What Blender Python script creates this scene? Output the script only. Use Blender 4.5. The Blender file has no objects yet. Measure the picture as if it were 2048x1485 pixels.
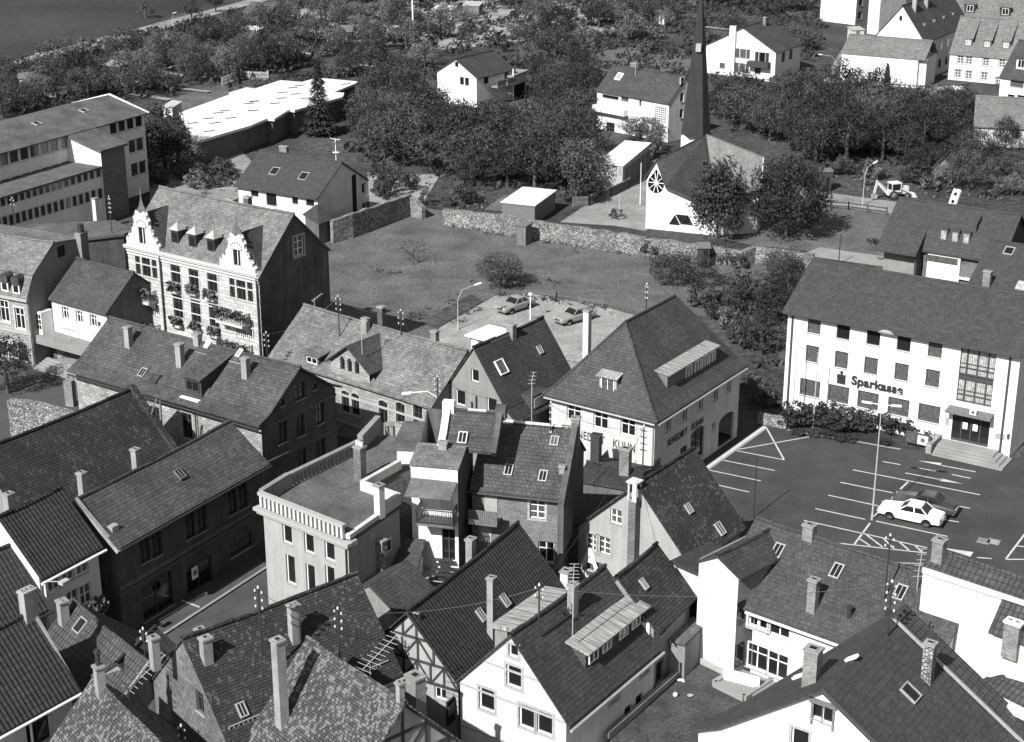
import bpy, bmesh, math, random
from mathutils import Vector, Matrix
from mathutils.geometry import delaunay_2d_cdt
R = math.radians
random.seed(7)
scn = bpy.context.scene
# ---------------------------------------------------------------- camera
TH, FPX, HC, CX, CY = R(20.8), 3316.0, 53.0, 1024.0, 742.5
cd = bpy.data.cameras.new('camera'); cam = bpy.data.objects.new('camera', cd)
scn.collection.objects.link(cam); scn.camera = cam
cam.location = (0, 0, HC); cam.rotation_euler = (R(90) - TH, 0, 0)
cd.sensor_width = 36; cd.lens = FPX / 2048 * 36; cd.clip_start = 1; cd.clip_end = 3000
# ---------------------------------------------------------------- light
SUN_EL, SUN_AZ = R(40), R(35.2)          # azimuth the shadows run to, clockwise from +Y
sd_ = Vector((math.sin(SUN_AZ) * math.cos(SUN_EL), math.cos(SUN_AZ) * math.cos(SUN_EL), -math.sin(SUN_EL)))
sl_ = bpy.data.lights.new('sun', 'SUN'); sl_.energy = 4.6; sl_.angle = R(0.5); sl_.color = (1, .99, .975)
so_ = bpy.data.objects.new('sun', sl_); scn.collection.objects.link(so_)
so_.rotation_euler = sd_.to_track_quat('-Z', 'Y').to_euler()
w = bpy.data.worlds.new('World'); scn.world = w; w.use_nodes = True
nt = w.node_tree; nt.nodes.clear()
sky = nt.nodes.new('ShaderNodeTexSky'); sky.sky_type = 'NISHITA'; sky.sun_disc = False
sky.sun_elevation = SUN_EL; sky.sun_rotation = SUN_AZ + math.pi
bw = nt.nodes.new('ShaderNodeRGBToBW'); bg = nt.nodes.new('ShaderNodeBackground'); wo = nt.nodes.new('ShaderNodeOutputWorld')
nt.links.new(sky.outputs[0], bw.inputs[0]); nt.links.new(bw.outputs[0], bg.inputs[0]); nt.links.new(bg.outputs[0], wo.inputs[0])
bg.inputs[1].default_value = 0.075
scn.view_settings.view_transform = 'Standard'; scn.view_settings.look = 'None'; scn.view_settings.exposure = 0.9
# ---------------------------------------------------------------- photo pixel -> place
sT, cT = math.sin(TH), math.cos(TH)
def q(t, x, y): return ((0, 500, 1000, 1508)[t % 4] + x / 3.713, (0, 360, 720, 1085)[t // 4] + y / 3.713)
def ray(p):
    x = (p[0] - CX) / FPX; y = -(p[1] - CY) / FPX
    return Vector((x, cT + y * sT, -sT + y * cT))
CAM = Vector((0, 0, HC))
def BP(p, z=0.0):
    r = ray(p); return CAM + r * ((z - HC) / r.z)
def proj(p):
    x, y, z = p[0], p[1], p[2] - HC
    d = y * cT - z * sT; up = y * sT + z * cT
    return (CX + FPX * x / d, CY - FPX * up / d)
def top_h(b, v):
    lo, hi = 0., 90.
    for _ in range(40):
        m = (lo + hi) / 2
        if proj((b[0], b[1], m))[1] > v: lo = m
        else: hi = m
    return lo
# ---------------------------------------------------------------- materials
def nd(t, ty, **k):
    n = t.nodes.new(ty)
    for a, v in k.items():
        if a in n.inputs.keys() if isinstance(a, str) else False: n.inputs[a].default_value = v
        else: setattr(n, a, v)
    return n
def newmat(name, rough=.85, spec=.3):
    m = bpy.data.materials.new(name); m.use_nodes = True; t = m.node_tree
    b = t.nodes['Principled BSDF']; b.inputs['Roughness'].default_value = rough
    b.inputs['Specular IOR Level'].default_value = spec
    return m, t, b
def g(v): return (v, v * .99, v * .97, 1)
def noise(t, vec, scale, detail=4, rough=.6):
    n = t.nodes.new('ShaderNodeTexNoise'); n.inputs['Scale'].default_value = scale
    n.inputs['Detail'].default_value = detail; n.inputs['Roughness'].default_value = rough
    if vec is not None: t.links.new(vec, n.inputs['Vector'])
    return n.outputs['Fac']
def mapr(t, x, a, b, c, d):
    n = t.nodes.new('ShaderNodeMapRange'); t.links.new(x, n.inputs[0])
    for i, v in enumerate((a, b, c, d)): n.inputs[i + 1].default_value = v
    return n.outputs[0]
def mth(t, op, a, b):
    n = t.nodes.new('ShaderNodeMath'); n.operation = op
    for i, v in enumerate((a, b)):
        if isinstance(v, (int, float)): n.inputs[i].default_value = v
        else: t.links.new(v, n.inputs[i])
    return n.outputs[0]
def gray(t, x, k, b, inp='Base Color'):
    """scalar x times k -> base colour (slightly warm grey)"""
    v = mth(t, 'MULTIPLY', x, k)
    c = t.nodes.new('ShaderNodeCombineColor')
    t.links.new(v, c.inputs[0]); t.links.new(mth(t, 'MULTIPLY', v, .99), c.inputs[1]); t.links.new(mth(t, 'MULTIPLY', v, .97), c.inputs[2])
    t.links.new(c.outputs[0], b.inputs[inp])
def bump(t, h, b, s, d):
    n = t.nodes.new('ShaderNodeBump'); n.inputs['Strength'].default_value = s; n.inputs['Distance'].default_value = d
    t.links.new(h, n.inputs['Height']); t.links.new(n.outputs[0], b.inputs['Normal'])
def coord(t, k='UV'):
    return t.nodes.new('ShaderNodeTexCoord').outputs[k]
def plaster(name, k, sc=3.0, amt=.18, fine=.12, rough=.92, bs=.25):
    m, t, b = newmat(name, rough)
    o = coord(t, 'Object')
    big = mapr(t, noise(t, o, sc * .25, 5, .65), .3, .7, 1 - amt, 1 + amt * .6)
    fi = noise(t, o, 14, 3, .75)
    x = mth(t, 'MULTIPLY', big, mapr(t, fi, .25, .75, 1 - fine, 1 + fine))
    st = t.nodes.new('ShaderNodeMapping'); st.inputs['Scale'].default_value = (1.6, 1.6, .12); t.links.new(o, st.inputs['Vector'])
    x = mth(t, 'MULTIPLY', x, mapr(t, noise(t, st.outputs[0], 1.5, 3), .35, .7, 1 + amt * .3, 1 - amt * .9))
    gray(t, x, k, b); bump(t, fi, b, bs, .03)
    return m
def tiles(name, k1, k2, w=.24, h=.3, mort=.02, moss=.3, bmp=.6, pan=False, off=.5, joint=.3, lich=0, lk=.35, vary=.15):
    m, t, b = newmat(name, .8, .35)
    uv = coord(t)
    # slightly wobbling courses
    br = t.nodes.new('ShaderNodeTexBrick'); t.links.new(uv, br.inputs['Vector'])
    br.offset = off; br.inputs['Scale'].default_value = 1; br.inputs['Brick Width'].default_value = w; br.inputs['Row Height'].default_value = h
    br.inputs['Mortar Size'].default_value = mort; br.inputs['Mortar Smooth'].default_value = .3; br.inputs['Bias'].default_value = -.1
    br.inputs['Color1'].default_value = (k1, k1, k1, 1); br.inputs['Color2'].default_value = (k2, k2, k2, 1)
    j = joint * min(k1, k2); br.inputs['Mortar'].default_value = (j, j, j, 1)
    s = t.nodes.new('ShaderNodeSeparateColor'); t.links.new(br.outputs['Color'], s.inputs[0])
    o = coord(t, 'Object')
    x = mth(t, 'MULTIPLY', s.outputs[0], mapr(t, noise(t, o, .35, 5, .65), .3, .7, 1 - moss, 1 + moss))
    x = mth(t, 'MULTIPLY', x, mapr(t, noise(t, o, 7, 3, .7), .25, .75, .62, 1.4))
    sv = t.nodes.new('ShaderNodeSeparateXYZ'); t.links.new(uv, sv.inputs[0])
    row = mth(t, 'FLOOR', mth(t, 'DIVIDE', sv.outputs[1], h), 0)
    cu_ = mth(t, 'FLOOR', mth(t, 'ADD', mth(t, 'DIVIDE', sv.outputs[0], w), mth(t, 'MULTIPLY', mth(t, 'MODULO', row, 2.), off)), 0)
    cv = t.nodes.new('ShaderNodeCombineXYZ'); t.links.new(cu_, cv.inputs[0]); t.links.new(row, cv.inputs[1])
    wn = t.nodes.new('ShaderNodeTexWhiteNoise'); t.links.new(cv.outputs[0], wn.inputs['Vector']); rnd = wn.outputs['Value']
    x = mth(t, 'MULTIPLY', x, mapr(t, rnd, 0, 1, 1 - vary, 1 + vary))
    if lich:
        thr = 1 - lich
        pat = mapr(t, mth(t, 'ADD', rnd, mapr(t, noise(t, o, .7, 5, .7), .3, .7, -.22, .22)), thr - .06, thr + .1, 0, 1)
        pat = mth(t, 'MULTIPLY', pat, mapr(t, noise(t, o, 11, 3, .7), .35, .6, .3, 1))
        mx = t.nodes.new('ShaderNodeMix'); t.links.new(pat, mx.inputs[0]); t.links.new(x, mx.inputs[2]); mx.inputs[3].default_value = lk
        x = mx.outputs[0]
    gray(t, x, 1.0, b)
    # each course tilts up to its lower edge
    sx = t.nodes.new('ShaderNodeSeparateXYZ'); t.links.new(uv, sx.inputs[0])
    fr = mth(t, 'FRACT', mth(t, 'DIVIDE', sx.outputs[1], h), 0)
    hh = mth(t, 'SUBTRACT', 1.0, fr)
    if pan:
        wv = mth(t, 'SINE', mth(t, 'MULTIPLY', sx.outputs[0], 2 * math.pi / w), 0)
        hh = mth(t, 'ADD', mth(t, 'MULTIPLY', hh, .8), mth(t, 'MULTIPLY', wv, .7))
    hh = mth(t, 'ADD', hh, mth(t, 'MULTIPLY', br.outputs['Fac'], -.8))
    hh = mth(t, 'ADD', hh, mth(t, 'MULTIPLY', noise(t, o, 12, 2), .6))
    bump(t, hh, b, bmp, .04)
    return m
def stones(name, k1, k2, w=.45, h=.22, mort=.025, joint=.55, dirt=.3, wob=.12):
    m, t, b = newmat(name, .95)
    uv = coord(t); o = coord(t, 'Object')
    nn = t.nodes.new('ShaderNodeTexNoise'); nn.inputs['Scale'].default_value = 2.2; t.links.new(uv, nn.inputs['Vector'])
    ad = t.nodes.new('ShaderNodeVectorMath'); ad.operation = 'MULTIPLY_ADD'; t.links.new(nn.outputs['Color'], ad.inputs[0]); ad.inputs[1].default_value = (wob, wob, 0); t.links.new(uv, ad.inputs[2])
    br = t.nodes.new('ShaderNodeTexBrick'); t.links.new(ad.outputs[0], br.inputs['Vector'])
    br.inputs['Scale'].default_value = 1; br.inputs['Brick Width'].default_value = w; br.inputs['Row Height'].default_value = h
    br.inputs['Mortar Size'].default_value = mort; br.inputs['Mortar Smooth'].default_value = .2
    br.inputs['Color1'].default_value = g(k1); br.inputs['Color2'].default_value = g(k2); br.inputs['Mortar'].default_value = g(joint * (k1 + k2) / 2)
    s = t.nodes.new('ShaderNodeSeparateColor'); t.links.new(br.outputs['Color'], s.inputs[0])
    x = mth(t, 'MULTIPLY', s.outputs[0], mapr(t, noise(t, o, .6, 5, .65), .3, .7, 1 - dirt, 1 + dirt * .7))
    x = mth(t, 'MULTIPLY', x, mapr(t, noise(t, o, 9, 3, .7), .25, .75, .75, 1.25))
    gray(t, x, 1.0, b)
    bump(t, mth(t, 'ADD', mth(t, 'MULTIPLY', br.outputs['Fac'], -1.), noise(t, o, 8, 2)), b, .6, .05)
    return m
def rubble(name, k=.3, sc=2.2):
    m, t, b = newmat(name, .95); o = coord(t, 'Object')
    v = t.nodes.new('ShaderNodeTexVoronoi'); v.inputs['Scale'].default_value = sc; t.links.new(o, v.inputs['Vector'])
    e = t.nodes.new('ShaderNodeTexVoronoi'); e.feature = 'DISTANCE_TO_EDGE'; e.inputs['Scale'].default_value = sc; t.links.new(o, e.inputs['Vector'])
    s = t.nodes.new('ShaderNodeSeparateColor'); t.links.new(v.outputs['Color'], s.inputs[0])
    x = mth(t, 'MULTIPLY', mapr(t, s.outputs[0], 0, 1, .45, 1.35), mapr(t, e.outputs['Distance'], 0, .12, .25, 1))
    x = mth(t, 'MULTIPLY', x, mapr(t, noise(t, o, .5, 5, .7), .3, .7, .55, 1.2))
    gray(t, x, k, b); bump(t, mapr(t, e.outputs['Distance'], 0, .2, 0, 1), b, .8, .08)
    return m
def flat(name, k, rough=.6, metal=0., spec=.4, amt=.15, sc=6):
    m, t, b = newmat(name, rough, spec); b.inputs['Metallic'].default_value = metal
    o = coord(t, 'Object')
    x = mapr(t, noise(t, o, sc, 4), .3, .7, 1 - amt, 1 + amt)
    gray(t, x, k, b)
    return m
def sheetmetal(name, k, seam=.55, stain=.45):
    m, t, b = newmat(name, .55, .5); uv = coord(t); o = coord(t, 'Object')
    sx = t.nodes.new('ShaderNodeSeparateXYZ'); t.links.new(uv, sx.inputs[0])
    fr = mth(t, 'FRACT', mth(t, 'DIVIDE', sx.outputs[0], seam), 0)
    ln = mapr(t, mth(t, 'ABSOLUTE', mth(t, 'SUBTRACT', fr, .5), 0), .42, .5, 1, .45)
    st = t.nodes.new('ShaderNodeMapping'); st.inputs['Scale'].default_value = (5, .35, 1); t.links.new(uv, st.inputs['Vector'])
    x = mth(t, 'MULTIPLY', ln, mapr(t, noise(t, st.outputs[0], 1.6, 5, .7), .35, .65, 1 - stain, 1.15))
    gray(t, x, k, b); bump(t, ln, b, .4, .04)
    return m
def ground(name, k, s1=.15, s2=3., a1=.3, a2=.35, bs=.4, bd=.06, rough=.95):
    m, t, b = newmat(name, rough, .2); o = coord(t, 'Object')
    x = mth(t, 'MULTIPLY', mapr(t, noise(t, o, s1, 6, .6), .3, .7, 1 - a1, 1 + a1), mapr(t, noise(t, o, s2, 5, .75), .3, .7, 1 - a2, 1 + a2))
    gray(t, x, k, b); bump(t, noise(t, o, s2 * 1.6, 4, .75), b, bs, bd)
    return m
M = {}
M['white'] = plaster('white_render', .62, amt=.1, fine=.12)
M['cream'] = plaster('cream_render', .52, amt=.14, fine=.2)
M['pale'] = plaster('pale_render', .45, amt=.14, fine=.18)
M['grey'] = plaster('grey_roughcast', .3, amt=.14, fine=.28, bs=.6)
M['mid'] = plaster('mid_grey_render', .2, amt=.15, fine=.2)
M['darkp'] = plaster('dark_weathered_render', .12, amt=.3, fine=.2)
M['soot_shade'] = plaster('sooty_shaded_wall', .085, amt=.35, fine=.25)  # sooty tone; shade of walls turned from the sun is coloured in too
M['stone'] = stones('dressed_sandstone', .30, .22, .6, .28, .02, .6, .25, .03)
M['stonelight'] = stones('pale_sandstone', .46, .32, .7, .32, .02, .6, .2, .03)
M['rubble'] = rubble('rubble_masonry', .30, 5)
M['rubblelight'] = rubble('pale_rubble_masonry', .3, 5.5)
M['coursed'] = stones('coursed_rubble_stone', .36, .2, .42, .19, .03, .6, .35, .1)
M['brick'] = stones('brick', .14, .08, .26, .085, .012, 1.8, .25, .01)
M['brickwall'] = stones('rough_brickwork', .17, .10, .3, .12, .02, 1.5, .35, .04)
M['slate'] = tiles('slate_tiles', .052, .036, .3, .24, .012, .28, .5, joint=.5)
M['slatelight'] = tiles('weathered_slate', .14, .09, .32, .26, .012, .3, .5, joint=.55)
M['slatediam'] = tiles('old_scalloped_slate', .066, .042, .27, .26, .014, .35, .6, joint=.45)
M['tiledark'] = tiles('dark_clay_tiles', .04, .027, .22, .26, .014, .3, .7, joint=.5)
M['tilemid'] = tiles('grey_clay_tiles', .05, .034, .22, .26, .012, .25, .5, joint=.55)
M['tilelight'] = tiles('pale_concrete_tiles', .15, .115, .3, .34, .02, .15, .5)
M['pantile'] = tiles('dark_pantiles', .032, .024, .28, .36, .016, .2, .9, True, 0., .5)
M['pantile2'] = tiles('grey_pantiles', .055, .04, .30, .38, .02, .25, .9, True, 0., .4)
M['lichen'] = tiles('lichen_covered_tiles', .036, .024, .16, .17, .018, .35, .8, lich=.12, lk=.085)
M['lichen2'] = tiles('pale_lichen_tiles', .085, .045, .15, .15, .02, .35, .8, lich=.3, lk=.16)
M['barn'] = tiles('speckled_barn_tiles', .036, .02, .19, .22, .02, .3, .8, lich=.08, lk=.06)
M['modern'] = tiles('brown_concrete_tiles', .042, .034, .33, .34, .015, .08, .4, joint=.6)
M['felt'] = ground('roofing_felt', .085, .5, 5, .35, .45, .4, .04)
M['spirefelt'] = plaster('spire_copper', .032, amt=.2, fine=.15)
M['gravelroof'] = ground('mossy_gravel_roof', .055, .8, 5, .4, .6, .8, .08)
M['whiteroof'] = plaster('white_roof_sheet', .62, amt=.16, fine=.12)
M['chips'] = ground('stone_chippings', .36, .6, 5, .15, .5)
M['darkwood'] = flat('dark_timber', .035, .8)
M['wood'] = flat('grey_boards', .12, .9, amt=.3)
M['palewood'] = flat('pale_boards', .3, .9, amt=.25)
M['frame'] = flat('white_window_paint', .75, .5, amt=.06)
M['frameg'] = flat('grey_window_paint', .3, .5)
M['framed'] = flat('dark_window_frame', .05, .5)
M['trim'] = flat('sandstone_trim', .30, .85, amt=.2, sc=9)
M['trimlight'] = flat('pale_stone_trim', .42, .85, amt=.15, sc=9)
M['zinc'] = flat('zinc', .35, .45, .3)
M['steel'] = flat('galvanised_steel', .45, .4, .3)
M['iron'] = flat('dark_iron', .03, .5)
M['sheet'] = sheetmetal('standing_seam_metal', .34, .5, .7)
M['chim'] = stones('chimney_brick', .22, .13, .24, .09, .012, 1.3, .3, .01)
M['chimp'] = plaster('rendered_chimney', .26, amt=.25, fine=.25)
M['porc'] = flat('white_porcelain', .5, .2)
M['hole'] = flat('hole_shade_black', .006, 1.)  # flat black colour painted in for the shade inside openings
M['white_line'] = ground('white_road_paint', .42, 2, 9, .15, .15, .05, .01)
M['concrete'] = ground('concrete', .22, .5, 6, .15, .12, .2, .02)
M['asphalt'] = ground('asphalt', .046, .3, 7, .25, .4, .3, .02)
M['street'] = ground('street_asphalt', .06, .3, 12, .2, .22, .3, .02)
M['grass'] = ground('mown_grass', .1, .3, 3.2, .34, .55, .9, .15)
M['rough'] = ground('rough_grass_ground', .05, .06, 1.1, .55, .75, .9, .25)
M['field'] = ground('dark_ploughed_field', .035, .02, .6, .4, .25, .5, .1)
M['gravel'] = ground('gravel', .23, .35, 4, .3, .5, .6, .05)
M['earth'] = ground('bare_path', .2, .3, 4, .3, .45, .5, .05)
def glass(name, cur):
    m, t, b = newmat(name, .12, .6); uv = coord(t)
    if cur:
        sx = t.nodes.new('ShaderNodeSeparateXYZ'); t.links.new(uv, sx.inputs[0])
        wv = mth(t, 'SINE', mth(t, 'MULTIPLY', sx.outputs[0], 42.), 0)
        x = mth(t, 'MULTIPLY', mapr(t, wv, -1, 1, .55, 1.), mapr(t, noise(t, uv, 3, 3), .3, .7, .5, 1.2))
        gray(t, x, cur, b); b.inputs['Roughness'].default_value = .3
    else: b.inputs['Base Color'].default_value = g(.012)
    return m
M['pane'] = glass('dark_window_glass', 0)
M['curtain'] = glass('curtained_window_glass', .11)
M['curtainw'] = glass('bright_curtained_glass', .42)
COL = scn.collection
def tag(o, label=None, cat=None, group=None, kind=None):
    if label: o['label'] = label
    if cat: o['category'] = cat
    if group: o['group'] = group
    if kind: o['kind'] = kind
    return o
def empty(name, loc, rz=0, label=None, cat=None, group=None):
    o = bpy.data.objects.new(name, None); COL.objects.link(o); o.empty_display_size = .3
    o.location = loc; o.rotation_euler = (0, 0, rz)
    return tag(o, label, cat, group)
def V3(*a): return Vector(a)
class MB:
    """collects faces; build() links them as one mesh"""
    def __init__(s): s.v = []; s.f = []; s.m = []; s.n = {}
    def poly(s, pts, m=0, nr=None):
        if nr is not None: s.n[len(s.f)] = nr
        i = len(s.v); s.v += [Vector(p) for p in pts]; s.f.append(tuple(range(i, i + len(pts)))); s.m.append(m)
    def box(s, x0, y0, z0, x1, y1, z1, m=0):
        if x0 > x1: x0, x1 = x1, x0
        if y0 > y1: y0, y1 = y1, y0
        if z0 > z1: z0, z1 = z1, z0
        s.hexa([(x0, y0, z0), (x1, y0, z0), (x1, y1, z0), (x0, y1, z0)], [(x0, y0, z1), (x1, y0, z1), (x1, y1, z1), (x0, y1, z1)], m)
    def hexa(s, lo, hi, m=0):
        n = len(lo)
        s.poly(list(reversed(lo)), m); s.poly(hi, m)
        for i in range(n): j = (i + 1) % n; s.poly([lo[i], lo[j], hi[j], hi[i]], m)
    def bar(s, a, b, w, h=None, m=0, up=(0, 0, 1)):
        a = Vector(a); b = Vector(b); h = h or w; d = (b - a).normalized(); u = Vector(up)
        if abs(d.dot(u)) > .95: u = Vector((0, 1, 0))
        x = d.cross(u).normalized() * w / 2; y = x.cross(d).normalized() * h / 2
        s.hexa([a - x - y, a + x - y, a + x + y, a - x + y][::-1], [b - x - y, b + x - y, b + x + y, b - x + y][::-1], m)
    def tube(s, a, b, r0, r1=None, n=8, m=0, cap=True):
        a = Vector(a); b = Vector(b); r1 = r0 if r1 is None else r1; d = (b - a).normalized()
        u = Vector((0, 0, 1)) if abs(d.z) < .9 else Vector((1, 0, 0)); x = d.cross(u).normalized(); y = d.cross(x)
        A = [a + (x * math.cos(2 * math.pi * i / n) + y * math.sin(2 * math.pi * i / n)) * r0 for i in range(n)]
        B = [b + (x * math.cos(2 * math.pi * i / n) + y * math.sin(2 * math.pi * i / n)) * r1 for i in range(n)]
        for i in range(n): j = (i + 1) % n; s.poly([A[j], A[i], B[i], B[j]], m)
        if cap: s.poly(B[::-1], m); s.poly(A, m)
    def path(s, pts, r, n=6, m=0):
        for a, b in zip(pts[:-1], pts[1:]): s.tube(a, b, r, r, n, m)
    def lathe(s, prof, n=12, c=(0, 0, 0), m=0):
        c = Vector(c)
        for (r0, z0), (r1, z1) in zip(prof[:-1], prof[1:]):
            for i in range(n):
                a, b = 2 * math.pi * i / n, 2 * math.pi * (i + 1) / n
                p = [c + V3(r0 * math.cos(a), r0 * math.sin(a), z0), c + V3(r0 * math.cos(b), r0 * math.sin(b), z0), c + V3(r1 * math.cos(b), r1 * math.sin(b), z1), c + V3(r1 * math.cos(a), r1 * math.sin(a), z1)]
                if r0 < 1e-4: p = [p[0], p[2], p[3]]
                elif r1 < 1e-4: p = p[:3]
                s.poly(p, m)
    def mesh(s, name, mats, smooth=False):
        me = bpy.data.meshes.new(name); me.from_pydata([tuple(v) for v in s.v], [], s.f)
        if not isinstance(mats, (list, tuple)): mats = [mats]
        for k in mats: me.materials.append(M[k] if isinstance(k, str) else k)
        if len(mats) > 1: me.polygons.foreach_set('material_index', s.m)
        uv = me.uv_layers.new(name='UVMap').data
        for p in me.polygons:
            n = s.n.get(p.index, p.normal)
            if abs(n.z) > .999: u = V3(1, 0, 0); v = V3(0, 1, 0)
            else:
                u = V3(-n.y, n.x, 0).normalized(); v = n.cross(u)
            for li in p.loop_indices:
                co = me.vertices[me.loops[li].vertex_index].co; uv[li].uv = (co.dot(u), co.dot(v))
        if smooth: me.polygons.foreach_set('use_smooth', [True] * len(me.polygons))
        me.update(); return me
    def build(s, name, mats, parent=None, loc=None, smooth=False):
        o = bpy.data.objects.new(name, s.mesh(name, mats, smooth)); COL.objects.link(o)
        if parent: o.parent = parent
        if loc: o.location = loc
        return o
def link(name, me, parent, loc=(0, 0, 0), rz=0):
    o = bpy.data.objects.new(name, me); COL.objects.link(o); o.parent = parent; o.location = loc; o.rotation_euler = (0, 0, rz); return o
def struct(name, mb, mat, kind='structure', label=None): return tag(mb.build(name, mat), label, kind=kind)
def inpoly(x, y, P):
    c = False
    for i in range(len(P)):
        x1, y1 = P[i]; x2, y2 = P[i - 1]
        if (y1 > y) != (y2 > y) and x < (x2 - x1) * (y - y1) / (y2 - y1) + x1: c = not c
    return c
def holed(outer, holes):
    """triangles of a 2-D polygon with holes"""
    if not holes: return [outer]
    vs = []; ed = []
    for L in [outer] + holes:
        k = len(vs); n = len(L); vs += [Vector(p) for p in L]; ed += [(k + i, k + (i + 1) % n) for i in range(n)]
    r = delaunay_2d_cdt(vs, ed, [], 0, 1e-5); out = []
    for f in r[2]:
        P = [r[0][i] for i in f]; cx = sum(p[0] for p in P) / len(P); cy = sum(p[1] for p in P) / len(P)
        if inpoly(cx, cy, outer) and not any(inpoly(cx, cy, h) for h in holes):
            ar = sum(P[i][0] * P[(i + 1) % len(P)][1] - P[(i + 1) % len(P)][0] * P[i][1] for i in range(len(P)))
            out.append([(p[0], p[1]) for p in (P if ar > 0 else P[::-1])])
    return out
WM = {}
def winmesh(w, h, st, arch=0):
    """st: frame material, cols, rows(list of split heights), pane material, surround material or None, depth"""
    key = (round(w, 2), round(h, 2), st, arch)
    if key in WM: return WM[key]
    fr, cols, rows, pane, sur = st
    f = .06 if w < 1.3 else .07
    b = MB(); x0, x1 = -w / 2, w / 2; y0, y1 = .13, .19
    b.box(x0, y0, 0, x0 + f, y1, h); b.box(x1 - f, y0, 0, x1, y1, h)
    b.box(x0 + f, y0, 0, x1 - f, y1, f); b.box(x0 + f, y0, h - f, x1 - f, y1, h)
    for i in range(1, cols):
        x = x0 + w * i / cols; b.box(x - .035, y0 - .01, f, x + .035, y1, h - f)
    for r_ in rows: 
        b.box(x0 + f, y0 + .003, h * r_ - .025, x1 - f, y1 - .003, h * r_ + .025)
    if arch:
        n = 8; pts = [(x0 + w * i / n, h + arch * math.sin(math.pi * i / n)) for i in range(n + 1)]
        b.poly([(x, y0, z) for x, z in pts])
    fm = b.mesh('window', fr)
    p = MB(); p.poly([(x0, .17, 0), (x1, .17, 0), (x1, .17, h), (x0, .17, h)]); pm = p.mesh('pane', pane)
    sm = None
    if sur:
        s = MB(); k = .14
        s.box(x0 - k, -.04, -k, x1 + k, .02, 0); s.box(x0 - k, -.03, 0, x0, .02, h); s.box(x1, -.03, 0, x1 + k, .02, h)
        if arch:
            n = 8
            for i in range(n):
                a0 = math.pi * i / n; a1 = math.pi * (i + 1) / n
                q0 = (x0 + w * i / n, h + arch * math.sin(a0)); q1 = (x0 + w * (i + 1) / n, h + arch * math.sin(a1))
                s.hexa([(q0[0], .02, q0[1]), (q1[0], .02, q1[1]), (q1[0], -.03, q1[1]), (q0[0], -.03, q0[1])], [(q0[0], .02, q0[1] + k), (q1[0], .02, q1[1] + k), (q1[0], -.03, q1[1] + k), (q0[0], -.03, q0[1] + k)])
        else: s.box(x0 - k, -.05, h, x1 + k, .02, h + k)
        sm = s.mesh('surround', sur)
    else:
        s = MB(); s.box(x0 - .06, -.07, -.05, x1 + .06, .12, -.003); sm = s.mesh('sill', 'zinc' if fr != 'framed' else 'trim')
    WM[key] = (fm, pm, sm); return WM[key]
W_ = dict(db=('framed', 1, (.22,), 'curtain', None), x=('frame', 2, (.66,), 'pane', None), c=('frame', 2, (), 'curtain', None), s=('frame', 1, (), 'pane', None), sc=('frame', 1, (), 'curtainw', None),
          d=('framed', 1, (), 'pane', None), dc=('framed', 1, (), 'curtain', None), o=('frame', 2, (.5,), 'pane', 'trim'), ol=('frame', 2, (.66,), 'pane', 'trimlight'),
          os=('frame', 1, (), 'pane', 'trim'), oc=('frame', 2, (.35, .7), 'curtain', 'trim'), od=('framed', 2, (.7,), 'pane', 'trim'), gd=('frameg', 2, (.66,), 'pane', 'trim'),
          xx=('frame', 2, (.5,), 'curtain', None), dk=('framed', 2, (.66,), 'pane', None), xg=('frame', 2, (.33, .66), 'curtain', 'trim'))
ROT = dict(f=0, r=math.pi / 2, b=math.pi, l=-math.pi / 2)
DBG = []
NOCL = 'gabled_house shuttered_house tall_gabled_house grey_gabled_house stack_gable_house white_tower_house big_gable_house gabled_hut long_slate_house'.split()
SAG = [0]
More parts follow.
